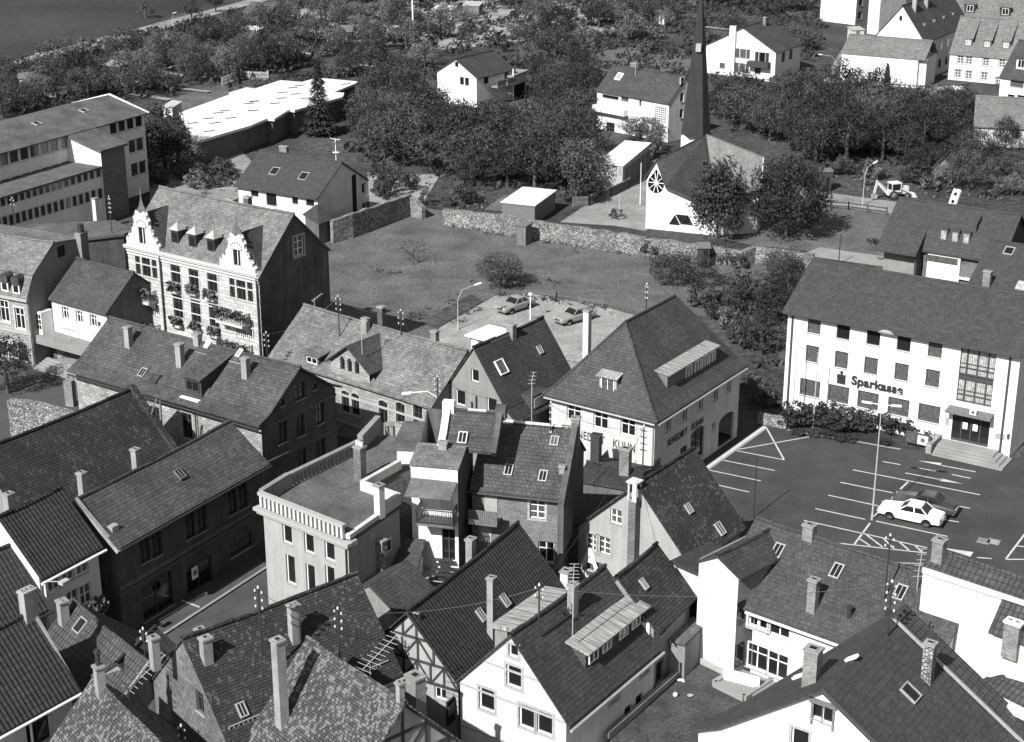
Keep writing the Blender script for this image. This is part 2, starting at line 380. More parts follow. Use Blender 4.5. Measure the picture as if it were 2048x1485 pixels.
class House:
    def __init__(s, name, label, A, B, z, D=None, group=None, cat='house', off=0.):
        """A, B: photo pixels of the front wall's top corners at height z; local axes s along the front, t into the depth"""
        a, b = BP(A, z), BP(B, z); e = (b - a); e.z = 0; s.L = e.length; e.normalize()
        s.e1 = e; s.e2 = V3(-e.y, e.x, 0); s.o = V3(a.x, a.y, 0) + s.e2 * off; s.z = z; s.D = D
        s.root = empty(name, s.o, math.atan2(e.y, e.x), label, cat, group)
        s.dz = 0.; s.holes = dict(f=[], r=[], b=[], l=[]); s.roof = None; s.name = name
    # --- pixel lookups in the local frame
    def _r(s, p):
        r = ray(p); c = CAM - s.o
        return V3(c.dot(s.e1), c.dot(s.e2), HC), V3(r.dot(s.e1), r.dot(s.e2), r.z)
    def plane(s, p, a, b, c, d):            # a*s+b*t+c*z=d
        o, r = s._r(p); k = (d - a * o.x - b * o.y - c * o.z) / (a * r.x + b * r.y + c * r.z); return o + r * k
    def fr(s, p, t=0): v = s.plane(p, 0, 1, 0, t); return v.x, v.z
    def sd(s, p, x): v = s.plane(p, 1, 0, 0, x); return v.y, v.z
    def hz(s, p, z): v = s.plane(p, 0, 0, 1, z); return v.x, v.y
    def slope(s, p, t0, z0, k): return s.plane(p, 0, -k, 1, z0 - k * t0)     # z = z0 + k (t-t0)
    def slope_s(s, p, s0, z0, k): return s.plane(p, -k, 0, 1, z0 - k * s0)
    def world(s, x, t, z=0): v = s.o + s.e1 * x + s.e2 * t; return V3(v.x, v.y, z)
    def face(s, f, p):
        if f == 'f': return s.fr(p)
        if f == 'b': return s.fr(p, s.D)
        return s.sd(p, s.L if f == 'r' else 0)
    def at(s, f, a, z, out=0):
        return {'f': (a, -out, z), 'b': (a, (s.D or 0) + out, z), 'r': (s.L + out, a, z), 'l': (-out, a, z)}[f]
    # --- windows
    def win(s, f, a, z, w, h, st='x', arch=0, name='window', hole=True):
        """a: centre along the face, z: sill height"""
        if f in 'fb' and s.name not in NOCL and z + h > s.z - .15 and z < s.z - .8: h = s.z - .15 - z
        if hole:
            P = [(a - w / 2, z), (a + w / 2, z), (a + w / 2, z + h)]
            if arch: P += [(a + w / 2 - w * i / 8, z + h + arch * math.sin(math.pi * i / 8)) for i in range(1, 8)]
            s.holes[f].append(P + [(a - w / 2, z + h)])
        fm, pm, sm = winmesh(w, h, W_[st], arch)
        o = link(name, fm, s.root, s.at(f, a, z), ROT[f]); link('pane', pm, o)
        if sm: link('surround' if W_[st][4] else 'sill', sm, o)
        return o
    def wins(s, f, pts, w, h, st='x', arch=0, name='window', line=True):
        """pts: photo pixels of window centres; with line=True all get the mean height"""
        q_ = [s.face(f, p) for p in pts]
        zm = sum(z for _, z in q_) / len(q_)
        return [s.win(f, a, (zm if line else z) - h / 2, w, h, st if isinstance(st, str) else st[i % len(st)], arch, name) for i, (a, z) in enumerate(q_)]
    def rect(s, f, p0, p1, st='x', **k):
        a0, z1 = s.face(f, p0); a1, z0 = s.face(f, p1)
        return s.win(f, (a0 + a1) / 2, z0, abs(a1 - a0), z1 - z0, st, **k)
    # --- walls
    def walls(s, mat, tops=None, faces='frbl', zb=0., name='wall', th=.12):
        """tops: dict face -> list of (a,z) from a=min to a=max describing the top edge"""
        b = MB(); D, L = s.D, s.L; tops = tops or {}
        for f in faces:
            ln = L if f in 'fb' else D
            tp = tops.get(f) or [(0, s.z), (ln, s.z)]
            outer = [(0, zb), (ln, zb)] + list(reversed(tp))
            if f in 'fr': tri = lambda P: [s.at(f, a, z) for a, z in P]
            else: tri = lambda P: [s.at(f, a, z) for a, z in reversed(P)]
            for P in holed(outer, s.holes[f]): b.poly(tri(P))
            for H_ in s.holes[f]:
                n = len(H_)
                for i in range(n):
                    (a0, z0), (a1, z1) = H_[i], H_[(i + 1) % n]
                    P = [s.at(f, a0, z0), s.at(f, a1, z1), s.at(f, a1, z1, -.22), s.at(f, a0, z0, -.22)]
                    b.poly(P if f in 'fr' else P[::-1])
        return b.build(name, mat, s.root)
    # --- roofs
    def slab(s, prof, c0, c1, axis, mat, th=.14, ridge=True, name='roof', parent=None, cap=None, c0s=None, c1s=None):
        """profile [(u,z)...] swept along s ('s', profile in t) or along t ('t', profile in s); c0s/c1s per-point ends"""
        b = MB(); n = len(prof)
        E0 = c0s or [c0] * n; E1 = c1s or [c1] * n
        pt = (lambda u, c, z: (c, u, z)) if axis == 's' else (lambda u, c, z: (u, c, z))
        fl = axis == 't'
        def P(l, nr=None): b.poly(l[::-1] if fl else l, 0, nr)
        sg = 0 if (c0s or c1s) else SAG[0]; L = E1[0] - E0[0]; ms = max(1, int(L / 1.6)) if sg else 1; rs = random.Random(int(L * 100))
        dz = [(-sg * 4 * (j / ms) * (1 - j / ms) + (rs.uniform(-.35, .35) * sg if 0 < j < ms else 0)) if sg else 0 for j in range(ms + 1)]
        for i in range(n - 1):
            (u0, z0), (u1, z1) = prof[i], prof[i + 1]; a0, a1, d0, d1 = E0[i], E0[i + 1], E1[i], E1[i + 1]
            if sg:
                du, dv = u1 - u0, z1 - z0; nr = V3(*((0, -dv, du) if axis == 's' else (-dv, 0, du))).normalized()
                nr = nr if nr.z > 0 else -nr
                k0, k1 = (.35, 1.) if z1 > z0 else (1., .35)
                for j in range(ms):
                    x0, x1 = a0 + L * j / ms, a0 + L * (j + 1) / ms
                    P([pt(u0, x0, z0 + dz[j] * k0), pt(u0, x1, z0 + dz[j + 1] * k0), pt(u1, x1, z1 + dz[j + 1] * k1), pt(u1, x0, z1 + dz[j] * k1)], nr)
            else: P([pt(u0, a0, z0), pt(u0, d0, z0), pt(u1, d1, z1), pt(u1, a1, z1)])
            P([pt(u1, a1, z1 - th), pt(u1, d1, z1 - th), pt(u0, d0, z0 - th), pt(u0, a0, z0 - th)])
            P([pt(u0, a0, z0), pt(u1, a1, z1), pt(u1, a1, z1 - th), pt(u0, a0, z0 - th)])
            P([pt(u0, d0, z0 - th), pt(u1, d1, z1 - th), pt(u1, d1, z1), pt(u0, d0, z0)])
        for i, fwd in ((0, 1), (n - 1, 0)):
            u, z = prof[i]; l = [pt(u, E0[i], z), pt(u, E0[i], z - th), pt(u, E1[i], z - th), pt(u, E1[i], z)]
            P(l if fwd else l[::-1])
        if ridge:
            k = max(range(n), key=lambda i: prof[i][1]); u, z = prof[k]; a, d = E0[k], E1[k]
            m = max(2, int(abs(d - a) / .38))
            for i in range(m):
                x0 = a + (d - a) * i / m; x1 = a + (d - a) * (i + 1) / m + .03
                zz = z + dz[min(ms, int(round(i / m * ms)))]; b.tube(pt(u, x0, zz), pt(u, x1, zz + .015), .13, .11, 7, 0, False)
        o = b.build(name, mat, parent or s.root)
        if name == 'roof' and s.roof is None: s.roof = o
        return o
    def gable(s, Rp, k, mat, ov=.35, os_=(.25, .25), kick=0., wall=None, D=None, thick=.14, ridge=True, k2=None, Dt=None):
        """ridge parallel to the front; Rp pixel of a ridge point, k slope (tan). depth follows from symmetry"""
        z00 = s.z
        if Rp is not None: s.dz = ov * k * .8; s.z += s.dz
        if D is None:
            v = s.slope(Rp, 0, s.z, k); tr = v.y; s.D = 2 * tr if Dt is None else Dt
        else: s.D = D; tr = D / 2
        zr = s.z + k * tr; s.zr = zr; s.tr = tr; s.k = k; k2 = k2 or (zr - s.z) / (s.D - tr); s.k2 = k2
        pr = [(-ov, s.z - ov * k), (tr, zr), (s.D + ov, zr - k2 * (s.D - tr + ov))]
        if kick:
            kk = k * .55
            pr = [(-ov - kick * .3, s.z + .02 + kick * (k) - (kick * 1.3 + ov) * kk), (kick, s.z + kick * k), (tr, zr), (s.D - kick, s.z + kick * k2), (s.D + ov, s.z + kick * k2 - (kick + ov) * kk)]
        DBG.append((s.name, 'L%.1f D%.1f zE%.1f zR%.1f' % (s.L, s.D, s.z, zr)))
        s.slab(pr, -os_[0], s.L + os_[1], 's', mat, thick, ridge)
        e = .07
        g_ = [(0, s.z - e), (tr, zr - e), (s.D, s.z - e if k2 == (zr - s.z) / (s.D - tr) else zr - k2 * (s.D - tr) - e)]
        s.tops = dict(r=g_, l=g_, f=[(0, s.z - e), (s.L, s.z - e)], b=[(0, g_[2][1]), (s.L, g_[2][1])])
        if wall: s.walls(wall, s.tops)
        s.z = z00
    def gable_t(s, apex, mat, far=None, D=None, ov=.25, oe=.35, wall=None, thick=.14, ridge=True, mid=None, kick=0., zR=None, cut=False):
        """front is a gable wall; apex pixel on the front plane; far: pixel of the ridge's far end"""
        sx, zr = s.fr(apex)
        if mid is not None: sx = mid * s.L
        if zR: zr = zR
        if D is None:
            D = s.hz(far, zr)[1] - ov
        s.D = D; s.zr = zr; s.sr = sx; kl = (zr - s.z) / sx; kr = (zr - s.z) / (s.L - sx); s.kl, s.kr = kl, kr
        DBG.append((s.name, 'L%.1f D%.1f zE%.1f zR%.1f sx%.1f' % (s.L, D, s.z, zr, sx)))
        pr = [(-oe, s.z - oe * kl), (sx, zr), (s.L + oe, s.z - oe * kr)]
        if kick: pr = [(-oe - .2, s.z - (oe + .2) * kl * .6 + kick * kl * .35), (kick, s.z + kick * kl), (sx, zr), (s.L - kick, s.z + kick * kr), (s.L + oe + .2, s.z - (oe + .2) * kr * .6 + kick * kr * .35)]
        c1 = None
        if cut: u0 = pr[0][0]; c1 = [(.3 + (D + ov - .3) * min(1, (u - u0) / (sx - u0))) for u, _ in pr]
        s.slab(pr, -ov, D + ov, 't', mat, thick, ridge, c1s=c1)
        e = .07; g_ = [(0, s.z - e), (sx, zr - e), (s.L, s.z - e)]
        s.tops = dict(f=g_, b=g_, l=[(0, s.z - e), (D, s.z - e)], r=[(0, s.z - e), (D, s.z - e)])
        if wall: s.walls(wall, s.tops)
    def part(s, name, b, mat, parent=None, smooth=False): return b.build(name, mat, parent or s.root, smooth=smooth)
    def chim(s, pos, w=.5, d=.45, top=None, zt=None, mat='chim', cap='concrete', holes=1, extra=None, base=None, pix_top=None):
        """pos: (s,t,z) point where the near foot meets the roof; top: photo row of the cap, or zt"""
        x, t, z = pos; w *= .86; d *= .86
        if top is not None: zt = top_h(s.world(x, t), top)
        b = MB(); zb = z - 1.2 if base is None else base
        b.box(x - w / 2, t - d / 2, zb, x + w / 2, t + d / 2, zt - .12)
        o = b.build('chimney', mat, s.roof or s.root)
        c = MB(); c.box(x - w / 2 - .06, t - d / 2 - .06, zt - .12, x + w / 2 + .06, t + d / 2 + .06, zt, 0)
        for i in range(holes):
            hw = w / holes; cx_ = x - w / 2 + hw * (i + .5); r = min(hw, d) * .28
            c.box(cx_ - r, t - r, zt - .01, cx_ + r, t + r, zt + .004, 1)
            c.box(cx_ - r - .04, t - r - .04, zt, cx_ - r, t + r + .04, zt + .05, 0); c.box(cx_ + r, t - r - .04, zt, cx_ + r + .04, t + r + .04, zt + .05, 0)
            c.box(cx_ - r, t + r, zt, cx_ + r, t + r + .04, zt + .05, 0); c.box(cx_ - r, t - r - .04, zt, cx_ + r, t - r, zt + .05, 0)
        c.build('chimney_cap', [cap, 'hole'], s.roof and s.root or s.root)
        # metal flashing at the foot
        return o
    def roofwin(s, p, t0, z0, k, w=.5, h=.7, st='frameg', axis='t', name='skylight', pane='pane'):
        """small roof light lying on the slope z=z0+k(t-t0) (axis 't') or along s"""
        v = s.slope(p, t0, z0 + s.dz, k) if axis == 't' else s.slope_s(p, t0, z0, k)
        l = math.hypot(1, k); 
        if axis == 't': U = V3(1, 0, 0); Wv = V3(0, 1 / l, k / l)
        else: U = V3(0, 1, 0); Wv = V3(1 / l, 0, k / l)
        N = U.cross(Wv);  N = N if N.z > 0 else -N
        b = MB(); f = .07; c = v + N * .0
        def bx(u0, u1, w0, w1, h0, h1, m=0):
            b.hexa([c + U * a + Wv * e + N * h0 for a, e in ((u0, w0), (u1, w0), (u1, w1), (u0, w1))], [c + U * a + Wv * e + N * h1 for a, e in ((u0, w0), (u1, w0), (u1, w1), (u0, w1))], m)
        bx(-w / 2, -w / 2 + f, -h / 2, h / 2, -.02, .12); bx(w / 2 - f, w / 2, -h / 2, h / 2, -.02, .12)
        bx(-w / 2 + f, w / 2 - f, h / 2 - f, h / 2, -.02, .12); bx(-w / 2 + f, w / 2 - f, -h / 2, -h / 2 + f, -.02, .12)
        if w < .75: bx(-.02, .02, -h / 2 + f, h / 2 - f, .02, .11)
        bx(-w / 2 + f, w / 2 - f, -h / 2 + f, h / 2 - f, .0, .06, 1)
        return b.build(name, [st, pane], s.root)
    def gutter(s, f='f', mat='zinc', ov=.42, dz=-.16, ext=.25, k=None, a0=None, a1=None):
        ln = s.L if f in 'fb' else s.D; k = k if k is not None else getattr(s, 'k', .8)
        z = s.z + s.dz - ov * k + dz + .05; b = MB()
        A = s.at(f, a0 if a0 is not None else -ext, z, ov + .05); B = s.at(f, a1 if a1 is not None else ln + ext, z, ov + .05)
        b.tube(A, B, .08, .08, 8); return b.build('gutter', mat, s.root)
    def pipe(s, f, a, zt, mat='iron', r=.055, z0=0., out=.08):
        b = MB(); b.tube(s.at(f, a, z0, out), s.at(f, a, zt, out), r, r, 8); return b.build('downpipe', mat, s.root)
    def boxp(s, name, x0, t0, z0, x1, t1, z1, mat, parent=None):
        b = MB(); b.box(x0, t0, z0, x1, t1, z1); return b.build(name, mat, parent or s.root)
    def shed_dormer(s, s0, s1, t0, zs, zh, kroof, wall='darkp', roof='sheet', nwin=(), wz=.3, wh=.8, kd=.12, t_z=None, wst='frame', wmat='pane', ww=.8, ovf=.25, trim=None):
        """shed dormer on the front slope: cheeks s0..s1, front at t0 from zs to zh; roof rises kd back till it meets the slope z=z(t)"""
        zr0, k = t_z; zr0 += s.dz; zs += s.dz; zh += s.dz
        tb = (zh - zr0 - kd * (-t0) - kd * 0 ) ; tb = (zh - kd * t0 - zr0) / (k - kd)
        b = MB(); zf = zr0 + k * t0 - .1
        b.poly([(s0, t0, zf), (s1, t0, zf), (s1, t0, zh - .05), (s0, t0, zh - .05)])
        for x, fl in ((s0, 0), (s1, 1)):
            P = [(x, t0, zf), (x, t0, zh - .05), (x, tb, zr0 + k * tb - .05), (x, t0 + .01, zf)][:3]
            b.poly(P if not fl else P[::-1])
        d = b.build('dormer', wall, s.root)
        r = MB(); th = .09; y0 = t0 - ovf; y1 = tb + .05
        z0 = zh - kd * ovf; z1 = zh + kd * (y1 - t0)
        X0, X1 = s0 - .18, s1 + .18
        r.hexa([(X0, y0, z0 - th), (X1, y0, z0 - th), (X1, y1, z1 - th), (X0, y1, z1 - th)], [(X0, y0, z0), (X1, y0, z0), (X1, y1, z1), (X0, y1, z1)])
        r.build('dormer_roof', roof, d)
        for a in nwin:
            fm, pm, sm = winmesh(ww, wh, (wst, 2, (), wmat, None))
            m = MB(); z = zs + wz; f = .06; x0, x1 = a - ww / 2, a + ww / 2
            y = t0
            for (p0, p1, z0_, z1_) in ((x0, x0 + f, z, z + wh), (x1 - f, x1, z, z + wh), (a - .03, a + .03, z + f, z + wh - f), (x0 + f, x1 - f, z, z + f), (x0 + f, x1 - f, z + wh - f, z + wh)):
                m.box(p0, y - .07, z0_, p1, y + .02, z1_, 0)
            m.poly([(x0, y - .02, z), (x1, y - .02, z), (x1, y - .02, z + wh), (x0, y - .02, z + wh)], 1)
            m.build('window', [wst, wmat], d)
        return d
def poly_ground(name, pts, z, mat, th=0, label=None, kind='structure'):
    b = MB(); P = [BP(p, z) for p in pts]
    ar = sum(P[i].x * P[(i + 1) % len(P)].y - P[(i + 1) % len(P)].x * P[i].y for i in range(len(P)))
    if ar < 0: P = P[::-1]
    if th: b.hexa([(p.x, p.y, z - th) for p in P], [(p.x, p.y, z) for p in P])
    else: b.poly([(p.x, p.y, z) for p in P])
    return struct(name, b, mat, kind, label)
def leafmat(name, k, amt=.5, seed=0):
    m, t, b = newmat(name, .7, .2)
    oi = t.nodes.new('ShaderNodeObjectInfo'); gm = t.nodes.new('ShaderNodeNewGeometry')
    x = mth(t, 'MULTIPLY', mapr(t, oi.outputs['Random'], 0, 1, .72, 1.3), mapr(t, gm.outputs['Random Per Island'], 0, 1, 1 - amt, 1 + amt))
    o = coord(t, 'Object'); x = mth(t, 'MULTIPLY', x, mapr(t, noise(t, o, .9, 3), .3, .7, .65, 1.3))
    gray(t, x, k, b)
    tr = t.nodes.new('ShaderNodeBsdfTranslucent'); tr.inputs[0].default_value = g(k * .7); mx = t.nodes.new('ShaderNodeMixShader'); mx.inputs[0].default_value = .25
    out = t.nodes['Material Output']; t.links.new(b.outputs[0], mx.inputs[1]); t.links.new(tr.outputs[0], mx.inputs[2]); t.links.new(mx.outputs[0], out.inputs[0])
    return m
M['leaf'] = leafmat('leaves', .075, .55)
M['leafd'] = leafmat('dark_leaves', .044, .55)
M['leafl'] = leafmat('pale_leaves', .12, .55)
M['bark'] = flat('bark', .06, .95, amt=.3)
M['carwhite'] = flat('white_car_paint', .8, .2, amt=.02)
M['cardark'] = flat('dark_car_paint', .04, .15, amt=.02)
M['carmid'] = flat('grey_car_paint', .22, .2, amt=.03)
M['chrome'] = flat('chrome', .6, .2, .9)
M['tyre'] = flat('tyre_rubber', .02, .9)
M['carglass'] = glass('car_glass', 0)
M['skin'] = flat('shop_interior', .02, .9)
M['timberwall'] = plaster('timber_infill', .3, amt=.15, fine=.15)
# ================================================================ SETTING
b = MB(); b.poly([(-1500, -60, 0), (1500, -60, 0), (1500, 2600, 0), (-1500, 2600, 0)]); struct('ground', b, 'rough')
Z1, Z2, Z3 = .004, .008, .012
poly_ground('street', [(-400, 720), (140, 735), (700, 700), (1480, 850), (1300, 1040), (1500, 2300), (-700, 2300)], .004, 'street')
poly_ground('parking_lot', [(1180, 1060), (1500, 838), (1600, 868), (1860, 905), (1990, 930), (2400, 800), (2600, 1500), (1300, 1500)], .008, 'asphalt')
poly_ground('meadow', [(560, 520), (840, 415), (1010, 440), (1400, 495), (1640, 520), (1600, 620), (1250, 640), (1000, 585), (885, 650), (820, 760), (560, 780)], 0.012, 'grass')
poly_ground('gravel_yard', [(820, 760), (880, 655), (990, 592), (1060, 588), (1200, 612), (1300, 640), (1320, 800), (900, 800)], 0.016, 'gravel')
poly_ground('garden_lawn', [(1600, 415), (1640, 400), (1800, 425), (1780, 520), (1640, 505), (1500, 490), (1330, 455), (1480, 440)], 0.020, 'grass')
poly_ground('gravel_path', [(1120, 445), (1180, 405), (1250, 350), (1330, 310), (1330, 440), (1290, 462), (1230, 452)], 0.024, 'earth')
poly_ground('dirt_road', [(1600, 372), (1650, 385), (1800, 405), (1900, 430), (1900, 445), (1790, 432), (1640, 408), (1600, 400)], 0.028, 'earth')
poly_ground('side_path', [(1640, 495), (1760, 512), (1900, 535), (1900, 550), (1740, 530), (1600, 510)], 0.032, 'concrete')
poly_ground('housing_road', [(1640, 170), (1690, 90), (1705, 92), (1660, 160), (1800, 185), (1910, 170), (1910, 182), (1800, 200), (1640, 182)], 0.036, 'earth')
poly_ground('small_lawn', [(735, 345), (880, 350), (850, 400), (740, 425)], 0.040, 'gravel')
poly_ground('playground_lawn', [(330, 215), (345, 195), (430, 172), (560, 175), (470, 205), (350, 225)], 0.044, 'grass')
poly_ground('ploughed_field', [(-900, -60), (560, -60), (380, 20), (230, 72), (0, 135), (-900, 330)], 0.048, 'field')
poly_ground('country_road', [(-400, 235), (0, 128), (228, 69), (370, 32), (520, -6), (700, -40), (720, -30), (535, 1), (385, 42), (245, 79), (0, 138), (-400, 248)], 0.052, 'earth')
poly_ground('church_field', [(1130, 95), (1400, 95), (1400, 140), (1250, 150), (1130, 125)], 0.056, 'grass')
poly_ground('allotment_ground', [(560, 20), (1200, -20), (1230, 60), (900, 100), (600, 75)], 0.060, 'gravel')
poly_ground('schoolyard', [(300, 330), (480, 300), (560, 380), (300, 430)], 0.064, 'earth')
# --- parking markings
def strip(b, p0, p1, w=.12, z=.014):
    a = BP(p0, z); c = BP(p1, z); d = (c - a).normalized(); n = V3(-d.y, d.x, 0) * w / 2
    b.poly([a - n, c - n, c + n, a + n])
b = MB()
Lm = [((955, 755), (1088, 779)), ((1395, 785), (1645, 832)), ((1215, 803), (1350, 827)), ((1122, 840), (1400, 892)), ((1470, 852), (1608, 880)),
      ((735, 817), (1680, 1003)), ((642, 910), (1030, 988)), ((552, 1005), (950, 1090)), ((455, 1105), (825, 1185)), ((370, 1192), (1285, 1396)), ((905, 1198), (1438, 1312)),
      ((1145, 905), (1085, 962)), ((1005, 1045), (878, 1180)), ((862, 1212), (745, 1370)), ((1470, 1078), (1605, 1102)), ((1415, 1187), (1522, 1205)),
      ((585, 1357), (1283, 1435)), ((440, 1313), (540, 1335)), ((785, 1330), (865, 1382)), ((835, 1300), (955, 1390)), ((960, 1325), (1040, 1405)), ((1075, 1350), (1150, 1412)), ((1190, 1375), (1245, 1425)),
      ((1870, 1480), (2010, 1295)), ((1955, 1382), (2060, 1395)), ((1655, 1468), (1765, 1476)), ((1870, 1482), (2060, 1482)),
      ((92, 505), (222, 740))]
for p0, p1 in Lm: strip(b, q(11, *p0), q(11, *p1), .14)
for p0, p1 in [((1655, 745), (2040, 822)), ((1550, 818), (1938, 900)), ((1550, 915), (1850, 982)), ((1755, 675), (2111, 743)), ((1755, 668), (2294, 572))]: strip(b, q(10, *p0), q(10, *p1), .13)
strip(b, q(10, 1482, 842), q(10, 1968, 495), .35)
def arrow(p_tip, p_tail, w=.5):
    a = BP(p_tip, .014); c = BP(p_tail, .014); d = (c - a).normalized(); n = V3(-d.y, d.x, 0); b.poly([a, c + n * w / 2, c - n * w / 2][::-1])
arrow(q(11, 1215, 748), q(11, 1390, 776)); arrow(q(11, 1555, 922), q(11, 1385, 890)); arrow(q(11, 1395, 1395), q(11, 1618, 1445), .8)
struct('parking_markings', b, 'white_line')
# drain covers
for x, y in ((1705, 1347), (1780, 1352)):
    p = BP(q(11, x, y), 0); b = MB(); b.box(-.42, -.42, .009, .42, .42, .03)
    o = b.build('drain_cover', 'concrete', None, (p.x, p.y, 0)); o.rotation_euler = (0, 0, R(-28)); tag(o, 'square drain cover in the car park asphalt, %s of the pair' % ('left' if x < 1750 else 'right'), 'drain cover', 'drain covers')
    k = MB(); k.lathe([(.0, .034), (.26, .034), (.27, .025)], 14) if x > 1750 else [k.box(-.34 + i * .12, -.3, .03, -.3 + i * .12, .3, .036) for i in range(6)]
    k.build('grating', 'zinc' if x > 1750 else 'iron', o)

# ================================================================ SPARKASSE
h = House('bank_building', 'three-storey white bank building with a long dark tiled roof beside the car park', (1577, 620), (2042, 708), 8.85, cat='building')
SP = h
def sq(t, x, y): return q(t, x, y)
h.D = 11
h.wins('f', [q(7, 447, 1080), q(7, 663, 1122), q(7, 887, 1165), q(7, 1112, 1212), q(7, 1345, 1260)], 1.15, 1.45, ['dc', 'd', 'd', 'd', 'dc'])
h.wins('f', [q(7, 433, 1288), q(7, 649, 1337), q(7, 868, 1383), q(7, 1095, 1428), q(11, 1325, 145)], 1.15, 1.45, 'dc')
h.wins('f', [q(11, 415, 208), q(11, 628, 258), q(11, 845, 308), q(11, 1072, 352), q(11, 1300, 395)], 1.8, 1.5, 'db')
a0, z1 = h.fr(q(7, 1540, 1243)); a1, z0 = h.fr(q(11, 1758, 355))
h.holes['f'].append([(a0, z0), (a1, z0), (a1, z1), (a0, z1)])
dz0 = h.fr(q(11, 1470, 590))[1]
d0 = h.fr(q(11, 1468, 500))[0]; d1 = h.fr(q(11, 1745, 560))[0]; pz = .55; dz1 = pz + 2.5
h.holes['f'].append([(d0, pz), (d1, pz), (d1, dz1), (d0, dz1)])
h.gable(q(7, 440, 590), .55, 'modern', ov=.5, os_=(.35, .3), wall='white')
h.gutter('f', 'darkwood', .5)
for a in (.45, h.L - .75): h.pipe('f', a, 8.6, 'framed', .09)
# stair window
b = MB(); y = .1; W = a1 - a0
p = MB(); p.poly([(a0, y + .06, z0), (a1, y + .06, z0), (a1, y + .06, z1), (a0, y + .06, z1)]); 
for i in range(5): x = a0 + W * (0, .2, .5, .8, 1)[i]; b.box(x - .05, y - .08, z0, x + .05, y + .05, z1)
for k in range(2): 
    zz = z0 + (z1 - z0) * k / 2 + .02
    b.box(a0, y - .06, zz, a1, y + .04, zz + .1); b.box(a0, y - .05, zz + .55, a1, y + .03, zz + .62); b.box(a0, y - .04, zz + .62 + .3, a1, y + .02, zz + .62 + .34)
b.box(a0 + .05, y - .1, z0 + (z1 - z0) * .5 - .35, a1 - .05, y, z0 + (z1 - z0) * .5 - .05)
o = h.part('stairwell_window', b, 'framed'); h.part('pane', p, 'curtainw', o)
# canopy, door, steps
b = MB(); c0 = d0 - .35; c1 = d1 + .25
b.hexa([(c0, 0.02, dz1 + .25), (c1, 0.02, dz1 + .25), (c1, -1.1, dz1 + .15), (c0, -1.1, dz1 + .15)][::-1], [(c0, 0.02, dz1 + .45), (c1, 0.02, dz1 + .45), (c1, -1.1, dz1 + .3), (c0, -1.1, dz1 + .3)][::-1])
h.part('canopy', b, 'wood')
b = MB(); mx = (d0 + d1) / 2 + .1; b.box(mx - .02, -.98, dz1 + .38, mx + .5, -.8, dz1 + .85); o = h.part('canopy_sign', b, 'frame')
b = MB(); b.box(mx + .12, -.995, dz1 + .5, mx + .36, -.982, dz1 + .7); h.part('sign_mark', b, 'iron', o)
b = MB(); n = 4
for i in range(n + 1): x = d0 + (d1 - d0) * i / n; b.box(x - .05, .04, pz, x + .05, .14, dz1)
b.box(d0 + .05, .05, dz1 - .12, d1 - .05, .13, dz1); b.box(d0 + .05, .045, pz, d1 - .05, .135, pz + .22)
o = h.part('entrance_door', b, 'framed'); p = MB(); p.poly([(d0, .1, pz), (d1, .1, pz), (d1, .1, dz1), (d0, .1, dz1)]); h.part('pane', p, 'pane', o)
for x in (.35, .62):
    b = MB(); xx = d0 + (d1 - d0) * x; b.box(xx - .2, .02, pz + 1.15, xx + .18, .035, pz + 1.7); h.part('poster', b, 'frame', o)
b = MB(); s0 = d0 - .6; s1 = d1 + .9
for i in range(4): e = .38 * i; zt = pz - .02 - .135 * i; b.box(s0 - (0 if i < 9 else e), -1.5 - e, .0 if i == 3 else zt - .135 - .02, s1 + e, .0, zt)
h.part('entrance_steps', b, 'concrete')
b = MB(); b.box(s0 - .55, -2.5, 0, s0 - .1, -.1, .85); h.part('step_wall', b, 'stone')
b = MB(); b.box(d0 - .55, -.05, 1.75, d0 - .25, -.0, 2.35); h.part('plaque', b, 'zinc')
b = MB(); b.box(d1 + .5, -.05, 1.5, d1 + 1.25, 0, 1.95); h.part('name_plate', b, 'zinc')
b = MB(); b.box(h.L - .32, -.12, 1.7, h.L - .12, 0, 2.1); h.part('letter_box', b, 'framed')
# awning over middle window
ax, az = h.fr(q(7, 1000, 1118)); b = MB()
# ventilation cowl at the roof edge
for i in range(6):
    t0, t1 = math.pi * i / 6, math.pi * (i + 1) / 6
    b.hexa([(ax - .65 * math.cos(t0), -.62, az - .1), (ax - .65 * math.cos(t1), -.62, az - .1), (ax - .65 * math.cos(t1), -.3, az - .1), (ax - .65 * math.cos(t0), -.3, az - .1)],
           [(ax - .65 * math.cos(t0), -.62, az - .08 + .2 * math.sin(t0)), (ax - .65 * math.cos(t1), -.62, az - .08 + .2 * math.sin(t1)), (ax - .65 * math.cos(t1), -.3, az - .05 + .2 * math.sin(t1)), (ax - .65 * math.cos(t0), -.3, az - .05 + .2 * math.sin(t0))])
h.part('eaves_flashing', b, 'steel')
def text(body, size, parent, loc, rz, mat, ext=.05, name='lettering', sx=1., bold=.0):
    cu = bpy.data.curves.new('t', 'FONT'); cu.body = body; cu.size = size; cu.extrude = ext; cu.offset = bold; cu.space_character = 1.06
    o = bpy.data.objects.new('t', cu); COL.objects.link(o); bpy.context.view_layer.update()
    me = bpy.data.meshes.new_from_object(o.evaluated_get(bpy.context.evaluated_depsgraph_get())); bpy.data.objects.remove(o)
    me.name = name; me.materials.clear(); me.materials.append(M[mat])
    n = bpy.data.objects.new(name, me); COL.objects.link(n); n.parent = parent; n.location = loc; n.rotation_euler = (math.pi / 2, 0, rz); n.scale = (sx, 1, 1); return n
tx, tz = h.fr(q(11, 722, 200)); tx1, _ = h.fr(q(11, 1105, 262))
o = text('Sparkasse', 1.02, h.root, (tx, -.08, tz + .3), 0, 'iron', .05, bold=.03)
